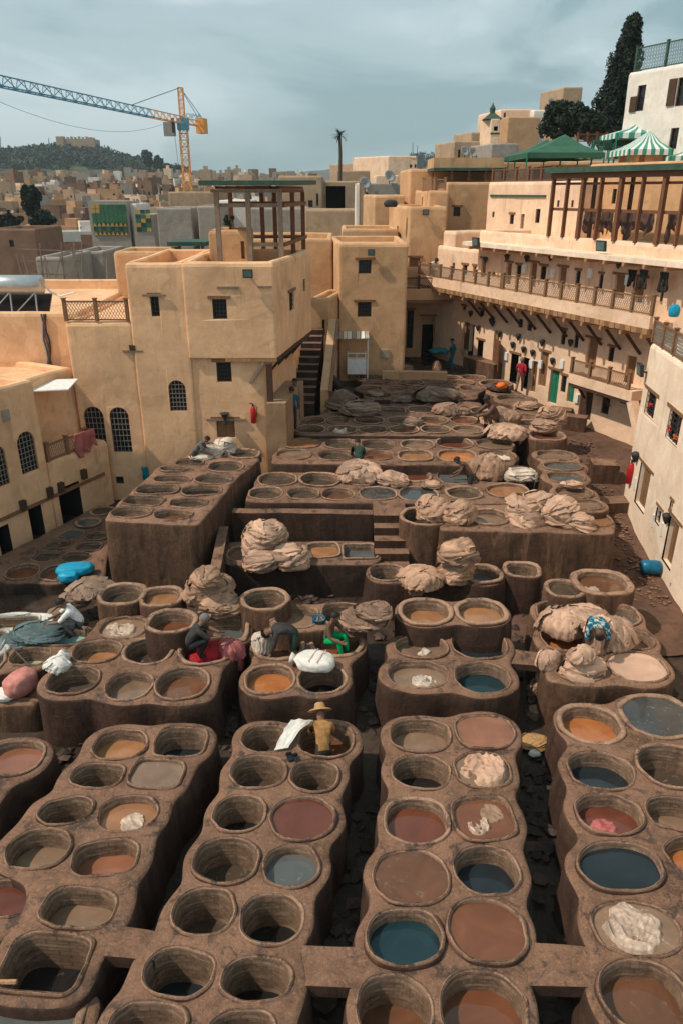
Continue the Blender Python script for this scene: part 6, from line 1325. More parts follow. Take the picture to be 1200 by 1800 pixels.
def sheets(W, D, H, seed, mode, cnt):
    """separate limp skins lying over a lumpy heap: ragged outline, folds, edges lifting off"""
    o1 = Vector((seed*1.37, seed*.71, -seed)); r2 = random.Random(int(seed*131)+5); out = []
    for q in range(cnt):
        az = 6.283*(q*.618+r2.uniform(-.08, .08)); el = r2.uniform(.05, 1.2) if mode == 'drape' else r2.uniform(-.15, 1.25)
        if q < cnt*.35: az = -1.57+r2.uniform(-1.1, 1.1)                       # a few more where the heap slumps forward
        c = Vector((math.cos(az)*math.cos(el), math.sin(az)*math.cos(el), math.sin(el))); t2 = c.cross(Vector((0, 0, 1))); t2 = t2.normalized() if t2.length > .1 else Vector((1, 0, 0)); t1 = t2.cross(c).normalized()
        tw = r2.uniform(-.5, .5); t1, t2 = t1*math.cos(tw)+t2*math.sin(tw), t2*math.cos(tw)-t1*math.sin(tw)
        A, B_ = (r2.uniform(.65, .95), r2.uniform(.42, .7)) if mode == 'drape' else (r2.uniform(.3, .5), r2.uniform(.75, 1.15))
        off = .035+.028*(q % 5)+r2.uniform(0, .02); NA, NB_ = (22, 20) if mode == 'drape' else (16, 30); V = []; E_ = []; so = Vector((q*3.7, seed, q*1.3)); ph = r2.uniform(0, 6)
        nf = r2.uniform(3.2, 5.2) if mode == 'drape' else r2.uniform(2.2, 3.6)
        for i in range(NA+1):
            for j in range(NB_+1):
                a = (i/NA*2-1)*A*1.25; b_ = (j/NB_*2-1)*B_*1.25; d = (c+t1*math.tan(max(-1.2, min(1.2, a)))+t2*math.tan(max(-1.2, min(1.2, b_)))).normalized()
                e = (a/A)**2+(b_/B_)**2; k = 1+.26*noise.noise(d*1.05+o1); w = noise.noise_vector(d*1.6+so)
                x = (b_/B_ if mode == 'drape' else a/A)*nf+w.x*1.4+ph; f = abs(math.sin(x))**.7; f2 = abs(math.sin(x*2.3+w.y*3))
                k += off+.115*(f-.5)+.04*(f2-.5)+.09*max(0, e-.55)**2+.03*noise.noise(d*4+so)
                z = d.z*k
                if z < -.55: z = -.55-(-.55-z)*.25
                cc = 1 if d.z > 0 else 1+.22*min(1, -d.z)
                V.append((d.x*k*cc*W/2, d.y*k*cc*D/2, (z+.55)*H/1.62)); E_.append(e-.38*noise.noise(Vector((a*2.4, b_*2.4, q*5.1+seed)))-.15*noise.noise(Vector((a*8, b_*8, q*2+seed))))
        Fc = []
        for i in range(NA):
            for j in range(NB_):
                ix = (i*(NB_+1)+j, i*(NB_+1)+j+1, (i+1)*(NB_+1)+j+1, (i+1)*(NB_+1)+j)
                if sum(E_[n_] for n_ in ix)/4 < 1.0: Fc.append(ix)
        use = sorted({n_ for f_ in Fc for n_ in f_}); mp_ = {n_: m_ for m_, n_ in enumerate(use)}
        if len(Fc) > 20: out.append(([V[n_] for n_ in use], [tuple(mp_[n_] for n_ in f_) for f_ in Fc], r2.uniform(-.45, .25)))
    return out
def heap(label, parts, mat, group=None, name='hide_heap', cat='hides'):
    """parts: (px, py of the middle, width px, height px, z it lies on, mode, seed)"""
    t = None
    for i, q in enumerate(parts):
        px, py, w, h, z = q[:5]; mode = q[5] if len(q) > 5 else 'layer'; seed = q[6] if len(q) > 6 else px*.13+py*.07; mt = q[7] if len(q) > 7 else mat
        b = P(px, py+h*.32, z); s = mpp(b); el = math.atan2(ZC-z, b.y); W = w*s*1.08; D = W*.85; H = max(.28*W, (h*s-D*.55*math.sin(el))/math.cos(el)*.95)
        if t is None: t = thing(name, label, cat, b, group); o0 = b
        V, Fc, T_ = fold_blob(W, D, H, seed, mode, 6 if w > 60 else 5 if w > 26 else 4, .115 if mode == 'layer' else .1, 3.6 if mode == 'layer' else 4.4)
        me = mesh('hide', V, Fc, mt, True); me.attributes.new('fold', 'FLOAT', 'POINT').data.foreach_set('value', T_); o = link('hide', me, t, b-o0)
        for V2, F2, tint in sheets(W, D, H, seed, mode, 9 if w > 40 else 6 if w > 24 else 3):
            me2 = mesh('hide', V2, F2, mt, True); me2.attributes.new('fold', 'FLOAT', 'POINT').data.foreach_set('value', [tint]*len(V2)); link('hide', me2, t, b-o0)
    return t
heap('tall stack of folded tan hides standing on the terrace', [(464, 950, 66, 70, 1.15), (462, 984, 52, 44, .95), (470, 934, 52, 40, 1.75)], 'hide_pink')
heap('round knotted bundle of tan hides beside the tall terrace stack', [(512, 977, 56, 52, 1.0)], 'hide_pink')
heap('big heap of tan hides slumped beside the tall empty standing vat', [(372, 1032, 72, 62, 1.5), (392, 1058, 66, 50, 1.3), (366, 1012, 46, 34, 2.2)], 'hide_tan')
heap('flat stack of brown hides on the angular vats', [(643, 1080, 72, 40, 1.5), (655, 1070, 56, 26, 1.85)], 'hide_brown')
heap('brownish hides draped over the low round vat below the steps', [(738, 1012, 66, 44, 1.15, 'drape'), (735, 1030, 40, 34, .8, 'drape')], 'hide_tan')
heap('upright stack of crumpled tan hides beside the draped low vat', [(803, 968, 58, 52, 1.8), (800, 1002, 54, 50, 1.15)], 'hide_tan')
heap('smooth folded hide bundle on the tall round vat', [(758, 893, 52, 48, 2.1)], 'hide_tan')
heap('hide bundle spilling off the tall round vat towards the high block', [(804, 900, 54, 46, 2.05), (806, 918, 40, 36, 1.7)], 'hide_tan')
heap('large heap of pink hides spilling over the front of the high block', [(915, 893, 52, 46, 2.1), (925, 920, 54, 44, 1.75), (942, 880, 46, 36, 2.3)], 'hide_pink')
heap('wide heap of pink hides on the high block next to the lane', [(985, 898, 62, 52, 2.1), (1012, 915, 52, 40, 2.0)], 'hide_pink')
heap('shaggy brown hide heap on the broad vat block', [(857, 822, 54, 44, 2.05, 'drape')], 'hide_tan')
heap('small whitish hide bundle beside the shaggy brown heap', [(914, 832, 46, 28, 2.05)], 'hide_white')
heap('fan of pink striped hides behind the green-shirted worker', [(634, 828, 66, 40, 2.05, 'drape')], 'hide_pink')
heap('neat oval hide bundle beside the green-shirted worker', [(684, 838, 46, 26, 2.05)], 'hide_pink')
heap('heap of tan hides in front of the crouching dark worker on the upper field', [(876, 732, 62, 36, 2.55, 'drape')], 'hide_tan')
heap('pale hides draped over the wall end of the upper field', [(888, 757, 58, 30, 2.5, 'drape')], 'hide_pink')
heap('twisted tan hide heap on the shallow vats next to the lane', [(968, 730, 46, 34, 2.6), (955, 748, 42, 26, 2.55)], 'hide_tan')
heap('grey-brown hide heap nearest the outside stairs', [(600, 704, 46, 34, 2.6)], 'hide_grey')
heap('spread grey-brown hide heap beside the one nearest the stairs', [(636, 716, 60, 28, 2.6)], 'hide_grey')
heap('dark shaggy hides in the middle of the upper vat field', [(764, 692, 60, 28, 2.6, 'drape')], 'hide_grey')
heap('low brown hide mound in front of the dark shaggy hides', [(783, 719, 42, 24, 2.55, 'drape'), (812, 722, 24, 16, 2.55)], 'hide_brown')
heap('pale wet hides piled on the tank block beside the standing boy', [(372, 790, 44, 26, 2.4), (396, 784, 34, 30, 2.4), (356, 800, 34, 14, 2.4)], 'hide_white')
heap('heap of dark teal hides by the man in a white shirt', [(70, 1108, 74, 42, .95), (40, 1122, 56, 34, .85)], 'hide_teal')
heap('grey shaggy hide heap below the turquoise sheet', [(160, 1030, 66, 36, .75, 'drape'), (132, 1052, 44, 30, .45)], 'hide_grey')
heap('small grey hide pile at the foot of the shaggy grey heap', [(108, 1075, 34, 20, .4)], 'hide_grey')
heap('arched mass of pink hides behind the man in the blue patterned shirt', [(990, 1090, 72, 54, 1.2, 'drape'), (1030, 1078, 66, 34, 1.5, 'drape'), (1068, 1112, 72, 66, 1.1, 'drape')], 'hide_pink')
heap('pink hides being pulled up in front of the man in the blue patterned shirt', [(1020, 1168, 62, 50, 1.1), (1022, 1148, 40, 34, 1.6, 'drape')], 'hide_pink')
heap('pink hides hanging down the side of the vat block with the bending man', [(962, 1160, 34, 40, 1.15, 'drape'), (957, 1182, 30, 48, .5, 'drape')], 'hide_pink')
heap('bright red wet hides held by the grey-haired man', [(372, 1140, 46, 44, 1.1, 'drape'), (352, 1155, 34, 16, 1.0)], 'hide_red')
heap('rose coloured hides hanging off the dark vat block', [(408, 1140, 42, 40, 1.15, 'drape'), (416, 1160, 28, 40, .7, 'drape')], 'hide_rose')
heap('grey rolled bundle lying behind the rear low wall', [(702, 650, 44, 14, 2.5)], 'hide_grey')
heap('hunched beige striped bundle behind the rear low wall', [(766, 648, 14, 22, 2.5, 'drape')], 'hide_tan')
heap('white wrung cloth over the rim beside the bending man\'s vat', [(465, 1130, 34, 42, 1.15, 'drape')], 'hide_white')
heap('orange and red cloth heaped on a shallow vat near the man in red', [(872, 680, 36, 14, 2.6), (880, 678, 18, 12, 2.75, 'layer', 3, 'orange_cloth')], 'hide_dark')
heap('golden fleece scraps beside the gutter end', [(936, 1302, 40, 12, .1), (944, 1298, 26, 12, .15)], 'straw', cat='scraps')
heap('white plastic scrap lying below the golden fleece scraps', [(938, 1322, 18, 10, .1)], 'sack_white', cat='scraps')
heap('two dark wet hides slumped against the block beside the narrow slab', [(944, 1215, 34, 44, 0.0), (940, 1250, 28, 26, 0)], 'hide_brown')
heap('loose tan hide flopped over a vat rim on the broad two-row block', [(700, 846, 34, 18, 2.05), (758, 850, 30, 14, 2.05)], 'hide_tan')
heap('loose pink hides strewn along the stepping vat row by the lane', [(1004, 850, 30, 16, 2.3)], 'hide_pink')
heap('ragged grey-brown hides spread over the upper field rims', [(705, 700, 30, 14, 2.6), (660, 690, 26, 12, 2.6), (725, 742, 30, 10, 2.55)], 'hide_grey')
heap('pale hide flung over the shallow vats beside the lane', [(925, 712, 34, 14, 2.6)], 'hide_tan')
# hides lying in the baths
def floating(label, v, frac, mat, seed, off=(0, 0), amp=.09, asp=1.0, lift=.0):
    n, K = 46, 90; V = []; Fc = []; R0 = min(v.r, v.ry)*frac; c = Vector((v.c.x+off[0], v.c.y+off[1], v.z-v.d)); sd = Vector((seed*3.1, seed, seed*.7))
    V.append((0, 0, amp*.4))
    for i in range(1, n+1):
        for k in range(K):
            a = 2*math.pi*k/K; ed = 1+.22*noise.noise(Vector((math.cos(a)*1.4, math.sin(a)*1.4, seed)))+.1*noise.noise(Vector((math.cos(a)*4, math.sin(a)*4, seed))); r = R0*ed*i/n; p = Vector((r*math.cos(a)*asp, r*math.sin(a), 0)); q = p*3.0+sd; w = noise.noise_vector(q*.55)*1.5
            f = abs(noise.noise(q*.9+w)); g = abs(noise.noise(q*2.1-w*1.4)); z = amp*(1-2.6*f)*.9+amp*.5*(1-2.4*g)+amp*.7*noise.noise(q*.4); fall = min(1, (n-i)/6); V.append((p.x, p.y, (z+lift)*fall-.03*(1-fall)))
    for k in range(K): Fc.append((0, 1+k, 1+(k+1) % K))
    for i in range(n-1):
        for k in range(K): a = 1+i*K+k; b = 1+i*K+(k+1) % K; Fc.append((a, a+K, b+K, b))
    o = link('soaking_hide', mesh('soaking_hide', V, Fc, mat, True), None, c); tag(o, label, 'hide')
g = ALLV
floating('crumpled pale hides filling a vat of the teal-bath block', g['C'][3], .98, 'hide_pink', 1.3, (0, 0), .085, 1.05, .05)
floating('crumpled wet white hide filling the wide vat next to the lane block end', g['D'][8], 1.0, 'hide_wet', 2.2, (-.02, 0), .06, 1.05, .02)
floating('shiny white hide scrap in a brown bath of the teal-bath block', g['C'][5], .5, 'hide_wet', 3.4, (-.12, -.12), .06, .9)
floating('brown sunken hide behind the shiny white scrap', g['C'][5], .5, 'hide_brown', 8.1, (.16, .16), .025, 1.0)
floating('sunken white hide in the grey bath beside the dark teal bath', g['G'][2], .52, 'hide_white', 4.4, (.12, -.08), .08, 1.2)
floating('small pale hide floating in the upper grey bath of the four-vat block', g['G'][0], .38, 'hide_white', 5.2, (.05, .05), .05, 1.2)
floating('scummy pale hide floating in the tan bath beside an empty vat', g['A'][5], .62, 'hide_wet', 6.1, (.1, -.1), .04, 1.1)
floating('curdled white hides in the frothy bath beside the standing vats', g['E'][5], .75, 'hide_wet', 7.3, (-.08, 0), .05, 1.15)
floating('white hide in the last shallow vat of the two rows', g['N'][11], .6, 'hide_white', 9.3, (.1, 0), .07, 1.2)
floating('reddish hide lump in the brick red bath of the lane block', g['D'][4], .55, 'hide_rose', 10.2, (-.1, -.1), .035, 1.2)
floating('pale hide corner poking out of a shallow vat near the standing pair', g['O'][1], .5, 'hide_white', 11.2, (-.1, 0), .14, 1.2, .1)
floating('wet white hide in the wide standing vat beside the lane', Vat(1035, 1028, 50, 'brown', .17, ztop=1.5), .6, 'hide_wet', 12.0, (0, 0), .04, 1.4)
# rags and scraps in the gutters
def debris():
    r2 = np.random.RandomState(9); V = []; Fc = []
    for k in range(3600):
        x, y = r2.uniform(-7.5, 8.5), r2.uniform(4.5, 21); c = noise.noise(Vector((x*.7, y*.7, 2)))
        if c < -.12: continue
        s = r2.uniform(.04, .16); a = r2.uniform(0, 6.28); z = gz(x, y)+r2.uniform(.0, .09); b = len(V); n = 6
        V.append((x, y, z+s*.6))
        for i in range(n): t = a+6.28*i/n; rr_ = s*r2.uniform(.5, 1.6); V.append((x+rr_*math.cos(t), y+rr_*math.sin(t), z+r2.uniform(-.03, .05)))
        for i in range(n): Fc.append((b, b+1+i, b+1+(i+1) % n))
    o = link('gutter_scraps', mesh('gutter_scraps', V, Fc, ['hide_rag', 'hide_dark'], False, [0 if (i//6) % 4 else 1 for i in range(len(Fc))])); tag(o, 'dark rags and hide scraps littering the gutters', 'scraps', kind='stuff')
debris()
# rubble along the lane wall
def rubble():
    r2 = np.random.RandomState(19); V = []; Fc = []
    for k in range(420):
        y = r2.uniform(19, 31); x = 9.2+.09*(y-19)+abs(r2.normal(0, .55))*(-1)+.6; s = r2.uniform(.015, .06); z = gz(x, y)+.07; b = len(V); q = [(x+s*r2.uniform(.6, 1.2)*i, y+s*r2.uniform(.6, 1.2)*j, z+s*r2.uniform(.5, 1)*l) for l in (-1, 1) for i, j in ((-1, -1), (1, -1), (1, 1), (-1, 1))]
        V += q; Fc += [tuple(b+i for i in f) for f in ((3,2,1,0), (4,5,6,7), (0,1,5,4), (1,2,6,5), (2,3,7,6), (3,0,4,7))]
    o = link('lane_rubble', mesh('lane_rubble', V, Fc, 'vat_mud_pale')); tag(o, 'pale rubble along the foot of the lane houses', 'rubble', kind='stuff')
rubble()

# ------------------------------------------------------------------ sacks, sheets, vessels
def sack(name, label, px, py, z, L_, W, H, mat, rz, seed, tie=None, stripe=False, cat='sack'):
    b = P(px, py, z); t = thing(name, label, cat, b, None, rz); V0, Fc = ico(4); V = []
    for v in V0:
        p = Vector(v); q = Vector([math.copysign(abs(c)**.8, c) for c in p]); k = 1+.1*noise.noise(p*2+Vector((seed, 0, 0)))+.05*abs(math.sin(p.y*6+seed))*abs(p.x)
        if tie and p.x < -.5: sq = 1-(-.5-p.x)*1.3; q.y *= max(.25, sq); q.z *= max(.3, sq)
        V.append((q.x*k*L_/2, q.y*k*W/2, (max(-.8, q.z*k)+.8)*H/1.8))
    link('body', mesh('body', V, Fc, mat, True), t)
    if tie: m = MB(); m.lathe([(.03, 0), (.1, .04), (.14, .12), (.05, .14)], 9); o = m.build('tied_neck', mat, t, True, (-L_/2+.03, 0, H*.4)); o.rotation_euler = (0, -1.4, 0)
    if stripe:
        for x in (-.05, .14):
            m = MB(); pts = [(x+.01*i, -W*.42+W*.84*i/8, H*(1.0 if 1 < i < 7 else .93)+.012) for i in range(9)]
            for i in range(8):
                a, c = Vector(pts[i]), Vector(pts[i+1]); m.bar(a, c, .02, .006)
            m.build('print', 'print_red', t)
    return t
sack('sack', 'full white sack with faded red print tied at one end', 552, 1172, 1.22, .95, .66, .34, 'sack_white', -.25, 1.0, True, True)
heap('limp white sack slumped on the vat rim near the lime pools', [(103, 1166, 38, 30, 1.25, 'drape'), (112, 1152, 20, 22, 1.35, 'drape')], 'sack_white', None, 'sack', 'sack')
sack('sack', 'stuffed pink sack on the low mud bench', 40, 1215, .78, .8, .55, .52, 'sack_pink', 1.1, 3.0)
heap('crumpled white sack beside the pink sack', [(14, 1215, 40, 24, .76)], 'sack_white', None, 'sack', 'sack')
sack('bag', 'turquoise plastic sheet bundle lying in the shaded corner yard', 134, 1008, .45, 1.1, .6, .34, 'blue_tarp', .25, 5.0, None, False, 'bag'); sack('bag', 'smaller turquoise bundle below the larger one', 122, 1020, .42, .6, .45, .3, 'blue_tarp', 0, 6.0, None, False, 'bag')
for k in range(3): sack('folded_sheet', ('lowest', 'middle', 'topmost')[k]+' folded cyan sheet of the stack in the recess', 770, 620, 2.3+.22*k, 1.25-.1*k, .8, .26, 'cyan_tarp', .15*k, 7.0+k, None, False, 'sheet')
p = P(752, 452, 6.4)
sack('bag', 'black rubbish bag on the parapet behind the tower', 686, 362, PY(686, 363, 47).z-.1, .01, .01, .01, 'iron', 0, 1.0, None, False, 'bag').location = PY(686, 364, 45.6)
bag = [o for o in bpy.data.objects if o.get('label') == 'black rubbish bag on the parapet behind the tower'][0]; bag.children[0].scale = (75, 45, 40)
u, z = fr.hit(1180, 560, NB-.4); q = fr.p(u, NB-.45, zb1+.05); o = sack('bag', 'bright blue plastic bag hanging on the balcony railing end', 600, 900, 1, .4, .3, .45, 'blue_tarp', 0, 3.3, None, False, 'bag'); o.location = q
def barrel():
    b = P(1141, 1008, .12); t = thing('barrel', 'dark blue plastic barrel lying in the lane', 'barrel', b, None, -.15); t.scale = (.78,)*3; m = MB(); pr = []
    for i, r in enumerate((.05, .22, .27, .29, .3, .285, .3, .29, .27, .22, .05)): pr.append((r, (-.38, -.38, -.34, -.2, -.16, -.12, .12, .2, .34, .38, .38)[i]))
    m.lathe(pr, 20); o = m.build('body', 'blue_barrel', t, True, (0, 0, .3)); o.rotation_euler = (0, math.pi/2, 0); m = MB(); m.lathe([(.03, 0), (.06, .01), (.06, .04), (.03, .05)], 10); o = m.build('bung', 'iron', t, True, (-.4, .1, .36)); o.rotation_euler = (0, -math.pi/2, 0)
barrel()
def bucket():
    b = P(561, 1112, 1.2); t = thing('bucket', 'tall grey-blue bucket behind the man in brown', 'bucket', b); m = MB(); m.lathe([(.11, 0), (.13, .02), (.17, .42), (.18, .43), (.165, .44), (.15, .1), (.02, .09)], 18); m.build('body', 'cloth_blue', t, True); m = MB(); m.tube([(-.17, 0, .42), (-.12, 0, .56), (.12, 0, .56), (.17, 0, .42)], .008, 6); m.build('handle', 'iron', t)
bucket()
def funnel():
    u, z = fl.hit(398, 742, -.1); t = thing('funnel_lamp', 'black funnel-shaped lamp above the wooden hatch of the ochre house', 'lamp', fl.p(u, -.05, z)); m = MB(); m.lathe([(.09, 0), (.1, .02), (.05, .12), (.06, .2), (.16, .4), (.19, .42), (.15, .43)], 12, (0, -.2, 0)); m.build('shade', 'iron', t, True); MB().bar((0, 0, .1), (0, -.2, .1), .04).build('bracket', 'iron', t)
funnel()
def sheet_cloth():
    c = [P(482, 1318, 1.24), P(508, 1316, 1.24), P(551, 1266, 1.3), P(512, 1266, 1.42)]; o0 = (c[0]+c[2])/2; K = 18; V = []; Fc = []
    for s in (0, 1):
        for i in range(K+1):
            for j in range(K+1):
                a = c[0].lerp(c[1], i/K); b = c[3].lerp(c[2], i/K); p = a.lerp(b, j/K)-o0; p.z += .12*math.sin(math.pi*j/K)*(.4+.6*i/K)+.03*noise.noise(p*4)+.035*noise.noise(Vector((i*.25, j*.2, 1)))+(.012 if s == 0 else 0); p.x += .03*noise.noise(Vector((j*.4, i*.2, 3))); V.append(p)
    M = (K+1)**2
    for i in range(K):
        for j in range(K): a = i*(K+1)+j; Fc += [(a, a+K+1, a+K+2, a+1), (M+a, M+a+1, M+a+K+2, M+a+K+1)]
    o = link('cloth_sheet', mesh('cloth_sheet', V, Fc, 'sack_white', True), None, o0); tag(o, 'white plastic sheet spread over the vat edge beside the straw hat man', 'sheet')
sheet_cloth()
for i, (px, py) in enumerate(((509, 1331), (520, 1333))):
    b = P(px, py, 1.2); t = thing('slipper', 'black slipper of the pair left on the vat rim', 'slipper', b, 'pair of black slippers', .3+.2*i); m = MB(); m.hexa([(-.045,-.12,0), (.045,-.12,0), (.05,.12,0), (-.05,.12,0), (-.045,-.12,.025), (.045,-.12,.025), (.05,.12,.025), (-.05,.12,.025)]); m.build('sole', 'cloth_black', t); m = MB(); m.tube([(-.05, .04, .02), (-.03, .05, .07), (.03, .05, .07), (.05, .04, .02)], .025, 6); m.build('strap', 'cloth_black', t)
for px, py, mt, lab in ((1112, 488, 'cloth_black', 'black shirt hung beside the balcony doors'), (1132, 488, 'cloth_char', 'dark trousers hung next to the black shirt on the balcony'), (1168, 492, 'cloth_char', 'charcoal cloth hung at the balcony end')):
    u, z = fr.hit(px, py-14, .5); hanging(lab, fr, u-.22, u+.22, .5, z, .75, mt, px*.01).update_tag()
o = hanging('patterned red-brown rug slung over the low terrace railing', Fr(p1, p2), 1.3, 2.25, .08, 3.3, 1.25, 'hide_rose', 4.4, None, .06); o.name = 'rug'; o['category'] = 'rug'
hanging('turquoise cloth hanging on the wall beside the tank block', fl, fl.hit(251, 825)[0], fl.hit(262, 825)[0], .12, fl.hit(256, 820, .1)[1], .7, 'cyan_tarp', 2.2)['category'] = 'cloth'
for o in list(bpy.data.objects):
    if o.get('label', '').startswith(('black shirt hung', 'dark trousers hung', 'charcoal cloth')): o.name = 'hanging_clothes'; o['category'] = 'clothes'
    if o.get('label', '').startswith('turquoise cloth hanging'): o.name = 'hanging_cloth'
def stick(label, a, b, r, mat='wood_grey', name='stick'): o = MB().tube([(0, 0, 0), tuple(Vector(b)-Vector(a))], r, 6).build(name, mat, None, False, a); tag(o, label, 'stick')
stick('thin pale pole leaning into the pale green lime pool', P(28, 1145, 1.1), P(52, 1170, .75), .018); stick('wooden board edge under the pink sack', P(10, 1226, .74), P(70, 1232, .74), .04, 'wood'); stick('broken plank end lying on the square pool wall', P(-10, 1726, 1.16), P(30, 1726, 1.2), .035, 'wood_light')
stick('short pipe stub poking from the block below the pink hides', P(1014, 1198, 1.1), P(1012, 1208, 1.12), .05, 'wood_grey'); stick('drain pipe at the foot of the lane house', P(1178, 1040, .0), P(1180, 1024, .35), .06, 'iron_light')
# cables over the roofs
def cable(a, b, sag, r): m = MB(); a, b = Vector(a), Vector(b); pts = [a.lerp(b, i/14)-a-Vector((0, 0, sag*4*(i/14)*(1-i/14))) for i in range(15)]; o = m.tube(pts, r, 4).build('cable', 'iron', None, False, a); tag(o, 'thin sagging cable strung across the sky below the crane jib', 'cable')
cable(PY(-10, 175, 100), PY(285, 219, 165), 2.2, .025)

# ------------------------------------------------------------------ people
POSE = {
 'stand': dict(pel=(0,0,.95), spi=(0,.01,1.16), che=(0,.0,1.36), nec=(0,.0,1.5), hea=(0,.04,1.62), top=(0,.02,1.72), sh=(.185,0,1.42), el=(.25,-.04,1.14), wr=(.24,.12,.92), hip=(.095,0,.92), kn=(.11,.03,.5), an=(.11,-.03,.09), toe=(.13,.14,.05)),
 'walk': dict(pel=(0,0,.93), spi=(0,.02,1.14), che=(0,.03,1.34), nec=(0,.04,1.48), hea=(0,.09,1.6), top=(0,.07,1.7), sh=(.185,.03,1.4), el=(.24,-.1,1.14), wr=(.22,.06,.94), el2=(.24,.12,1.14), wr2=(.22,.3,.98), hip=(.095,0,.9), kn=(.11,.18,.5), an=(.11,.12,.09), toe=(.12,.29,.06), kn2=(.11,.02,.48), an2=(.11,-.28,.14), toe2=(.12,-.14,.05)),
 'fold': dict(pel=(0,0,.95), spi=(0,.01,1.16), che=(0,.0,1.36), nec=(0,.0,1.5), hea=(0,.05,1.61), top=(0,.04,1.71), sh=(.185,0,1.42), el=(.24,.06,1.14), wr=(.06,.26,1.16), hip=(.095,0,.92), kn=(.11,.03,.5), an=(.11,-.03,.09), toe=(.13,.14,.05)),
 'bend': dict(pel=(0,-.08,.86), spi=(0,.1,1.0), che=(0,.32,1.02), nec=(0,.47,.98), hea=(0,.58,.93), top=(0,.67,.9), sh=(.185,.37,1.0), el=(.23,.44,.7), wr=(.17,.52,.45), hip=(.095,-.08,.84), kn=(.13,-.0,.46), an=(.14,-.1,.09), toe=(.15,.07,.05)),
 'stoop': dict(pel=(0,-.04,.92), spi=(0,.08,1.11), che=(0,.24,1.27), nec=(0,.36,1.36), hea=(0,.47,1.42), top=(0,.52,1.51), sh=(.185,.26,1.31), el=(.24,.36,1.05), wr=(.16,.56,.92), hip=(.095,-.04,.9), kn=(.12,.03,.48), an=(.12,-.05,.09), toe=(.13,.12,.05)),
 'squat': dict(pel=(0,-.1,.32), spi=(0,.0,.52), che=(0,.13,.7), nec=(0,.22,.83), hea=(0,.31,.92), top=(0,.35,1.02), sh=(.185,.16,.76), el=(.25,.38,.56), wr=(.14,.6,.5), hip=(.1,-.09,.3), kn=(.2,.34,.52), an=(.15,.12,.09), toe=(.17,.28,.05)),
 'sit': dict(pel=(0,0,.15), spi=(0,.05,.36), che=(0,.12,.56), nec=(0,.17,.7), hea=(0,.24,.81), top=(0,.25,.91), sh=(.185,.13,.62), el=(.26,.26,.38), wr=(.2,.48,.32), hip=(.1,.02,.14), kn=(.16,.42,.3), an=(.14,.5,-.12), toe=(.15,.64,-.14))}
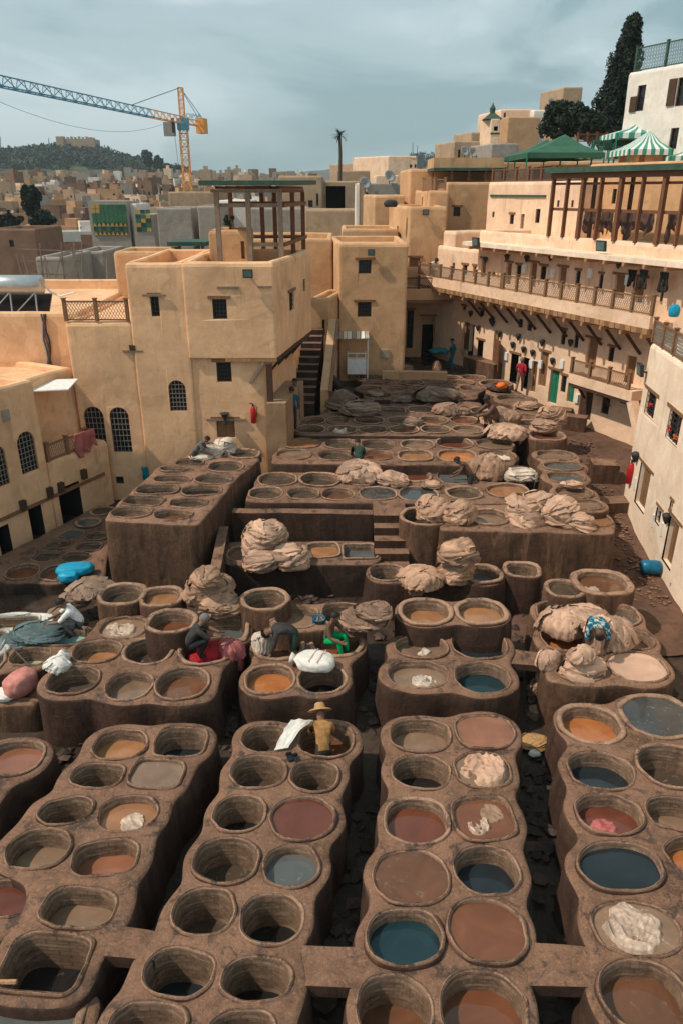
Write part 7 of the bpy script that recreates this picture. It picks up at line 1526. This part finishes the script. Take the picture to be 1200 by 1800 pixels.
def person(label, loc, rz, pose, shirt, pants, hair='hair_black', skinm='skin', hat=None, sleeve='short', shorts=False, s=1.0, shoes='cloth_black', bare=False):
    J = POSE[pose]; nm, co, rd, ed, lab = {}, [], [], [], []
    def v(n, p, r): nm[n] = len(co); co.append(Vector(p)); rd.append(r); return nm[n]
    def e(a, b, l): ed.append((nm[a], nm[b])); lab.append(l)
    def mir(p, sg): return (p[0]*sg, p[1], p[2])
    v('pel', J['pel'], .15); v('spi', J['spi'], .135); v('che', J['che'], .155); v('nec', J['nec'], .062); v('hea', J['hea'], .098); v('top', J['top'], .085)
    e('pel', 'spi', 'shirt'); e('spi', 'che', 'shirt'); e('che', 'nec', 'shirt'); e('nec', 'hea', 'skin'); e('hea', 'top', 'skin')
    for sg, k in ((1, 'R'), (-1, 'L')):
        alt = sg < 0
        def g_(n): return mir(J.get(n+'2', J[n]) if alt else J[n], sg)
        v('sh'+k, g_('sh'), .075); v('el'+k, g_('el'), .05); v('wr'+k, g_('wr'), .034); v('hip'+k, g_('hip'), .105); v('kn'+k, g_('kn'), .07); v('an'+k, g_('an'), .047); v('toe'+k, g_('toe'), .042)
        e('che', 'sh'+k, 'shirt'); e('sh'+k, 'el'+k, 'shirt'); e('el'+k, 'wr'+k, 'shirt' if sleeve == 'long' else 'skin'); e('pel', 'hip'+k, 'pants'); e('hip'+k, 'kn'+k, 'pants'); e('kn'+k, 'an'+k, 'skin' if shorts else 'pants'); e('an'+k, 'toe'+k, 'shoe' if not shorts else 'skin')
        w_, d_ = Vector(g_('wr')), (Vector(g_('wr'))-Vector(g_('el'))).normalized(); side = d_.cross(Vector((0, 1, .3))).normalized()
        v('pa'+k, w_+d_*.07, .03); e('wr'+k, 'pa'+k, 'skin'); perp = d_.cross(side).normalized()*(-1 if d_.cross(side).y < 0 else 1)
        for i, (o_, L_) in enumerate(((-.032, .075), (-.011, .088), (.011, .082), (.03, .064))):
            a = w_+d_*.1+side*o_; v(f'f{i}{k}', a, .011); v(f'g{i}{k}', a+d_*L_*.6+perp*.02, .0095); v(f't{i}{k}', a+d_*L_*.85+perp*.05, .008); e('pa'+k, f'f{i}{k}', 'skin'); e(f'f{i}{k}', f'g{i}{k}', 'skin'); e(f'g{i}{k}', f't{i}{k}', 'skin')
        v('th'+k, w_+d_*.06-side*.05+perp*.02, .011); v('tt'+k, w_+d_*.1-side*.065+perp*.04, .009); e('pa'+k, 'th'+k, 'skin'); e('th'+k, 'tt'+k, 'skin')
    me = bpy.data.meshes.new('tmp'); me.from_pydata([tuple(c) for c in co], ed, []); ob = bpy.data.objects.new('tmp', me); col.objects.link(ob); md = ob.modifiers.new('s', 'SKIN'); md.use_smooth_shade = True; md.branch_smoothing = .4; sb = ob.modifiers.new('d', 'SUBSURF'); sb.levels = 1; sb.render_levels = 1
    for i, sv_ in enumerate(me.skin_vertices[0].data): sv_.radius = (rd[i]*1.12, rd[i]*1.12); sv_.use_root = (i == 0)
    dg = bpy.context.evaluated_depsgraph_get(); m2 = bpy.data.meshes.new_from_object(ob.evaluated_get(dg)); bpy.data.objects.remove(ob)
    mats = {'shirt': shirt, 'pants': pants, 'skin': skinm, 'shoe': shoes}; keys = list(mats); m2.materials.clear()
    for k in keys: m2.materials.append(MATS[mats[k] if not (bare and k == 'shirt') else skinm])
    A = np.array([co[a] for a, b in ed]); Bv = np.array([co[b] for a, b in ed]); AB = Bv-A; l2 = (AB**2).sum(1)
    for pl in m2.polygons:
        c = np.array(pl.center); t = np.clip(((c-A)*AB).sum(1)/l2, 0, 1); d = ((A+AB*t[:, None]-c)**2).sum(1)**.5; i = int(np.argmin(d)); k = lab[i]
        pl.material_index = keys.index(k); pl.use_smooth = True
    t = link('person', m2, None, loc, rz); t.scale = (s, s, s); tag(t, label, 'person')
    hp, tp_ = Vector(J['hea']), Vector(J['top']); ax = (tp_-Vector(J['nec'])).normalized(); cen = hp.lerp(tp_, .45)
    qq = ax.to_track_quat('Z', 'Y')
    fw = Vector((0, 1, 0)); fw = (fw-ax*fw.dot(ax)); fw = fw.normalized() if fw.length > .2 else Vector((0, 0, -1))
    if hair:
        V0, Fc = ico(3); V = []; keep = []
        for v_ in V0: p = Vector(v_); k = 1+.06*noise.noise(p*5); V.append(cen+Vector((p.x*.113*k, p.y*.125*k, p.z*.128*k))-fw*.012)
        for f in Fc:
            c = sum((Vector(V0[i]) for i in f), Vector())/3
            if c.dot(ax-fw*.5) > .12: keep.append(f)
        us = sorted({i for f in keep for i in f}); mp_ = {i: k for k, i in enumerate(us)}; link('hair', mesh('hair', [V[i] for i in us], [tuple(mp_[i] for i in f) for f in keep], hair, True), t)
    fm = MB(); fc = cen+fw*.1-ax*.02; sd_ = ax.cross(fw).normalized()
    fm.add([fc-sd_*.014, fc+sd_*.014, fc-ax*.035+fw*.03, fc+ax*.03], [(0, 2, 3), (2, 1, 3), (0, 1, 2)]); fm.build('nose', skinm, t)
    for sg in (-1, 1):
        m = MB(); m.lathe([(.004, 0), (.026, .004), (.03, .016), (.01, .018)], 8); o = m.build('ear', skinm, t, True, cen+sd_*sg*.1-ax*.02); o.rotation_euler = (sd_*sg).to_track_quat('Z', 'Y').to_euler()
        m = MB(); m.lathe([(.002, -.006), (.012, 0), (.002, .006)], 6); o = m.build('eye', 'hair_black', t, True, cen+fw*.1+sd_*sg*.036+ax*.012)
    m = MB(); m.bar(fc-ax*.062-sd_*.022, fc-ax*.062+sd_*.022, .008, .012); m.build('mouth', 'cloth_brown', t)
    if hat:
        m = MB(); m.lathe([(.0, .17), (.07, .165), (.1, .14), (.115, .06), (.12, .05), (.2, .03), (.25, .0), (.25, -.008), (.19, .018), (.1, .035)], 22); o = m.build('hat', hat, t, True, cen+ax*.02); o.rotation_euler = qq.to_euler()
    return t
D2 = math.pi/2
def at(px, py, z): return P(px, py, z)
b = g['B'][1].c
person('man in straw hat and mustard shirt standing in a vat beside the white sheet', (b.x-.05, b.y-.12, .12), .15, 'stoop', 'cloth_mustard', 'cloth_char', None, 'skin', 'straw', 'long')
person('grey-haired man in dark clothes crouching over bright red hides', at(341, 1153, 1.28), -1.35, 'squat', 'cloth_char', 'cloth_black', 'hair_grey', 'skin', None, 'short', s=1.02)
person('man in white shirt bending over the turquoise lime pool', at(140, 1115, 1.08), D2+.25, 'squat', 'cloth_white', 'cloth_grey', 'hair_black')
person('man in dark clothes bent double inside a vat beside the white sack', at(515, 1165, .85), D2+.15, 'bend', 'cloth_char', 'cloth_green', 'hair_black', 'skin', None, 'long', True)
person('man in brown shirt and green apron sitting at the vat edge by the bucket', at(574, 1132, 1.2), -D2-.5, 'sit', 'cloth_brown', 'cloth_bright_green', 'hair_black')
person('man in blue patterned shirt bending down to pull pink hides', at(1036, 1150, 1.0), math.pi-.15, 'bend', 'cloth_print', 'cloth_black', 'hair_black', 'skin_dark', s=1.06)
b = at(630, 858, 1.25); person('man in dark green shirt standing in a vat by the striped hides', (b.x, b.y, 1.42), .1, 'stoop', 'cloth_green', 'cloth_black')
person('dark worker bending over the vat row near the whitish bundle', at(822, 880, 1.35), D2-.3, 'stoop', 'cloth_brown', 'cloth_char', 'hair_black', 'skin_dark')
person('bare-backed worker crouching at the upper field hides', at(866, 752, 2.55), D2+.3, 'squat', 'cloth_brown', 'cloth_brown', 'hair_black', 'skin_dark', bare=True, s=1.25)
b = at(345, 806, 2.4); person('boy in grey shirt standing on the tank block beside pale hides', (b.x, b.y, 1.75), -D2, 'stoop', 'cloth_grey', 'cloth_char', 'hair_black', s=.95)
person('man in teal shirt and dark trousers standing in the pair under the overhang', at(515, 757, 2.58), .2, 'stand', 'cloth_teal', 'cloth_navy')
person('man in black jacket with folded arms in the pair under the overhang', at(521, 742, 2.58), 2.6, 'fold', 'cloth_khaki', 'cloth_black', 'hair_black', 'skin', None, 'long', s=1.04)
person('man in bright red shirt walking along the lane doors', at(911, 690, 2.05), -.4, 'walk', 'cloth_red', 'cloth_khaki', 'hair_grey', 'skin', None, 'long', True)
person('figure in dark teal overalls walking in the shaded recess', at(793, 652, 2.3), 1.2, 'walk', 'cloth_teal', 'cloth_teal', 'hair_black', 'skin', None, 'long')
person('dark crouching figure by the grey-brown hides and stairs', at(592, 694, 2.6), 1.4, 'squat', 'cloth_char', 'cloth_black', s=1.1)
q = PY(758, 488, 43.6); person('man in white shirt leaning on the recess gallery rail', (q.x, 43.7, 6.36), math.pi+.4, 'stoop', 'cloth_white', 'cloth_navy')

# ------------------------------------------------------------------ air
hz = MB().box(-3300, 3300, -90, 3700, -40, 170); m = bpy.data.materials.new('haze_air'); m.use_nodes = True; ntr = m.node_tree; ntr.nodes.clear()
out = ntr.nodes.new('ShaderNodeOutputMaterial'); vol = ntr.nodes.new('ShaderNodeVolumePrincipled'); vol.inputs['Density'].default_value = 0.0002; vol.inputs['Color'].default_value = (0.72, 0.84, 0.88, 1); vol.inputs['Anisotropy'].default_value = 0.1
ntr.links.new(vol.outputs[0], out.inputs['Volume']); MATS['haze_air'] = m
o = hz.build('haze', 'haze_air'); tag(o, 'thin pale haze filling the air over the town', 'haze', kind='stuff')
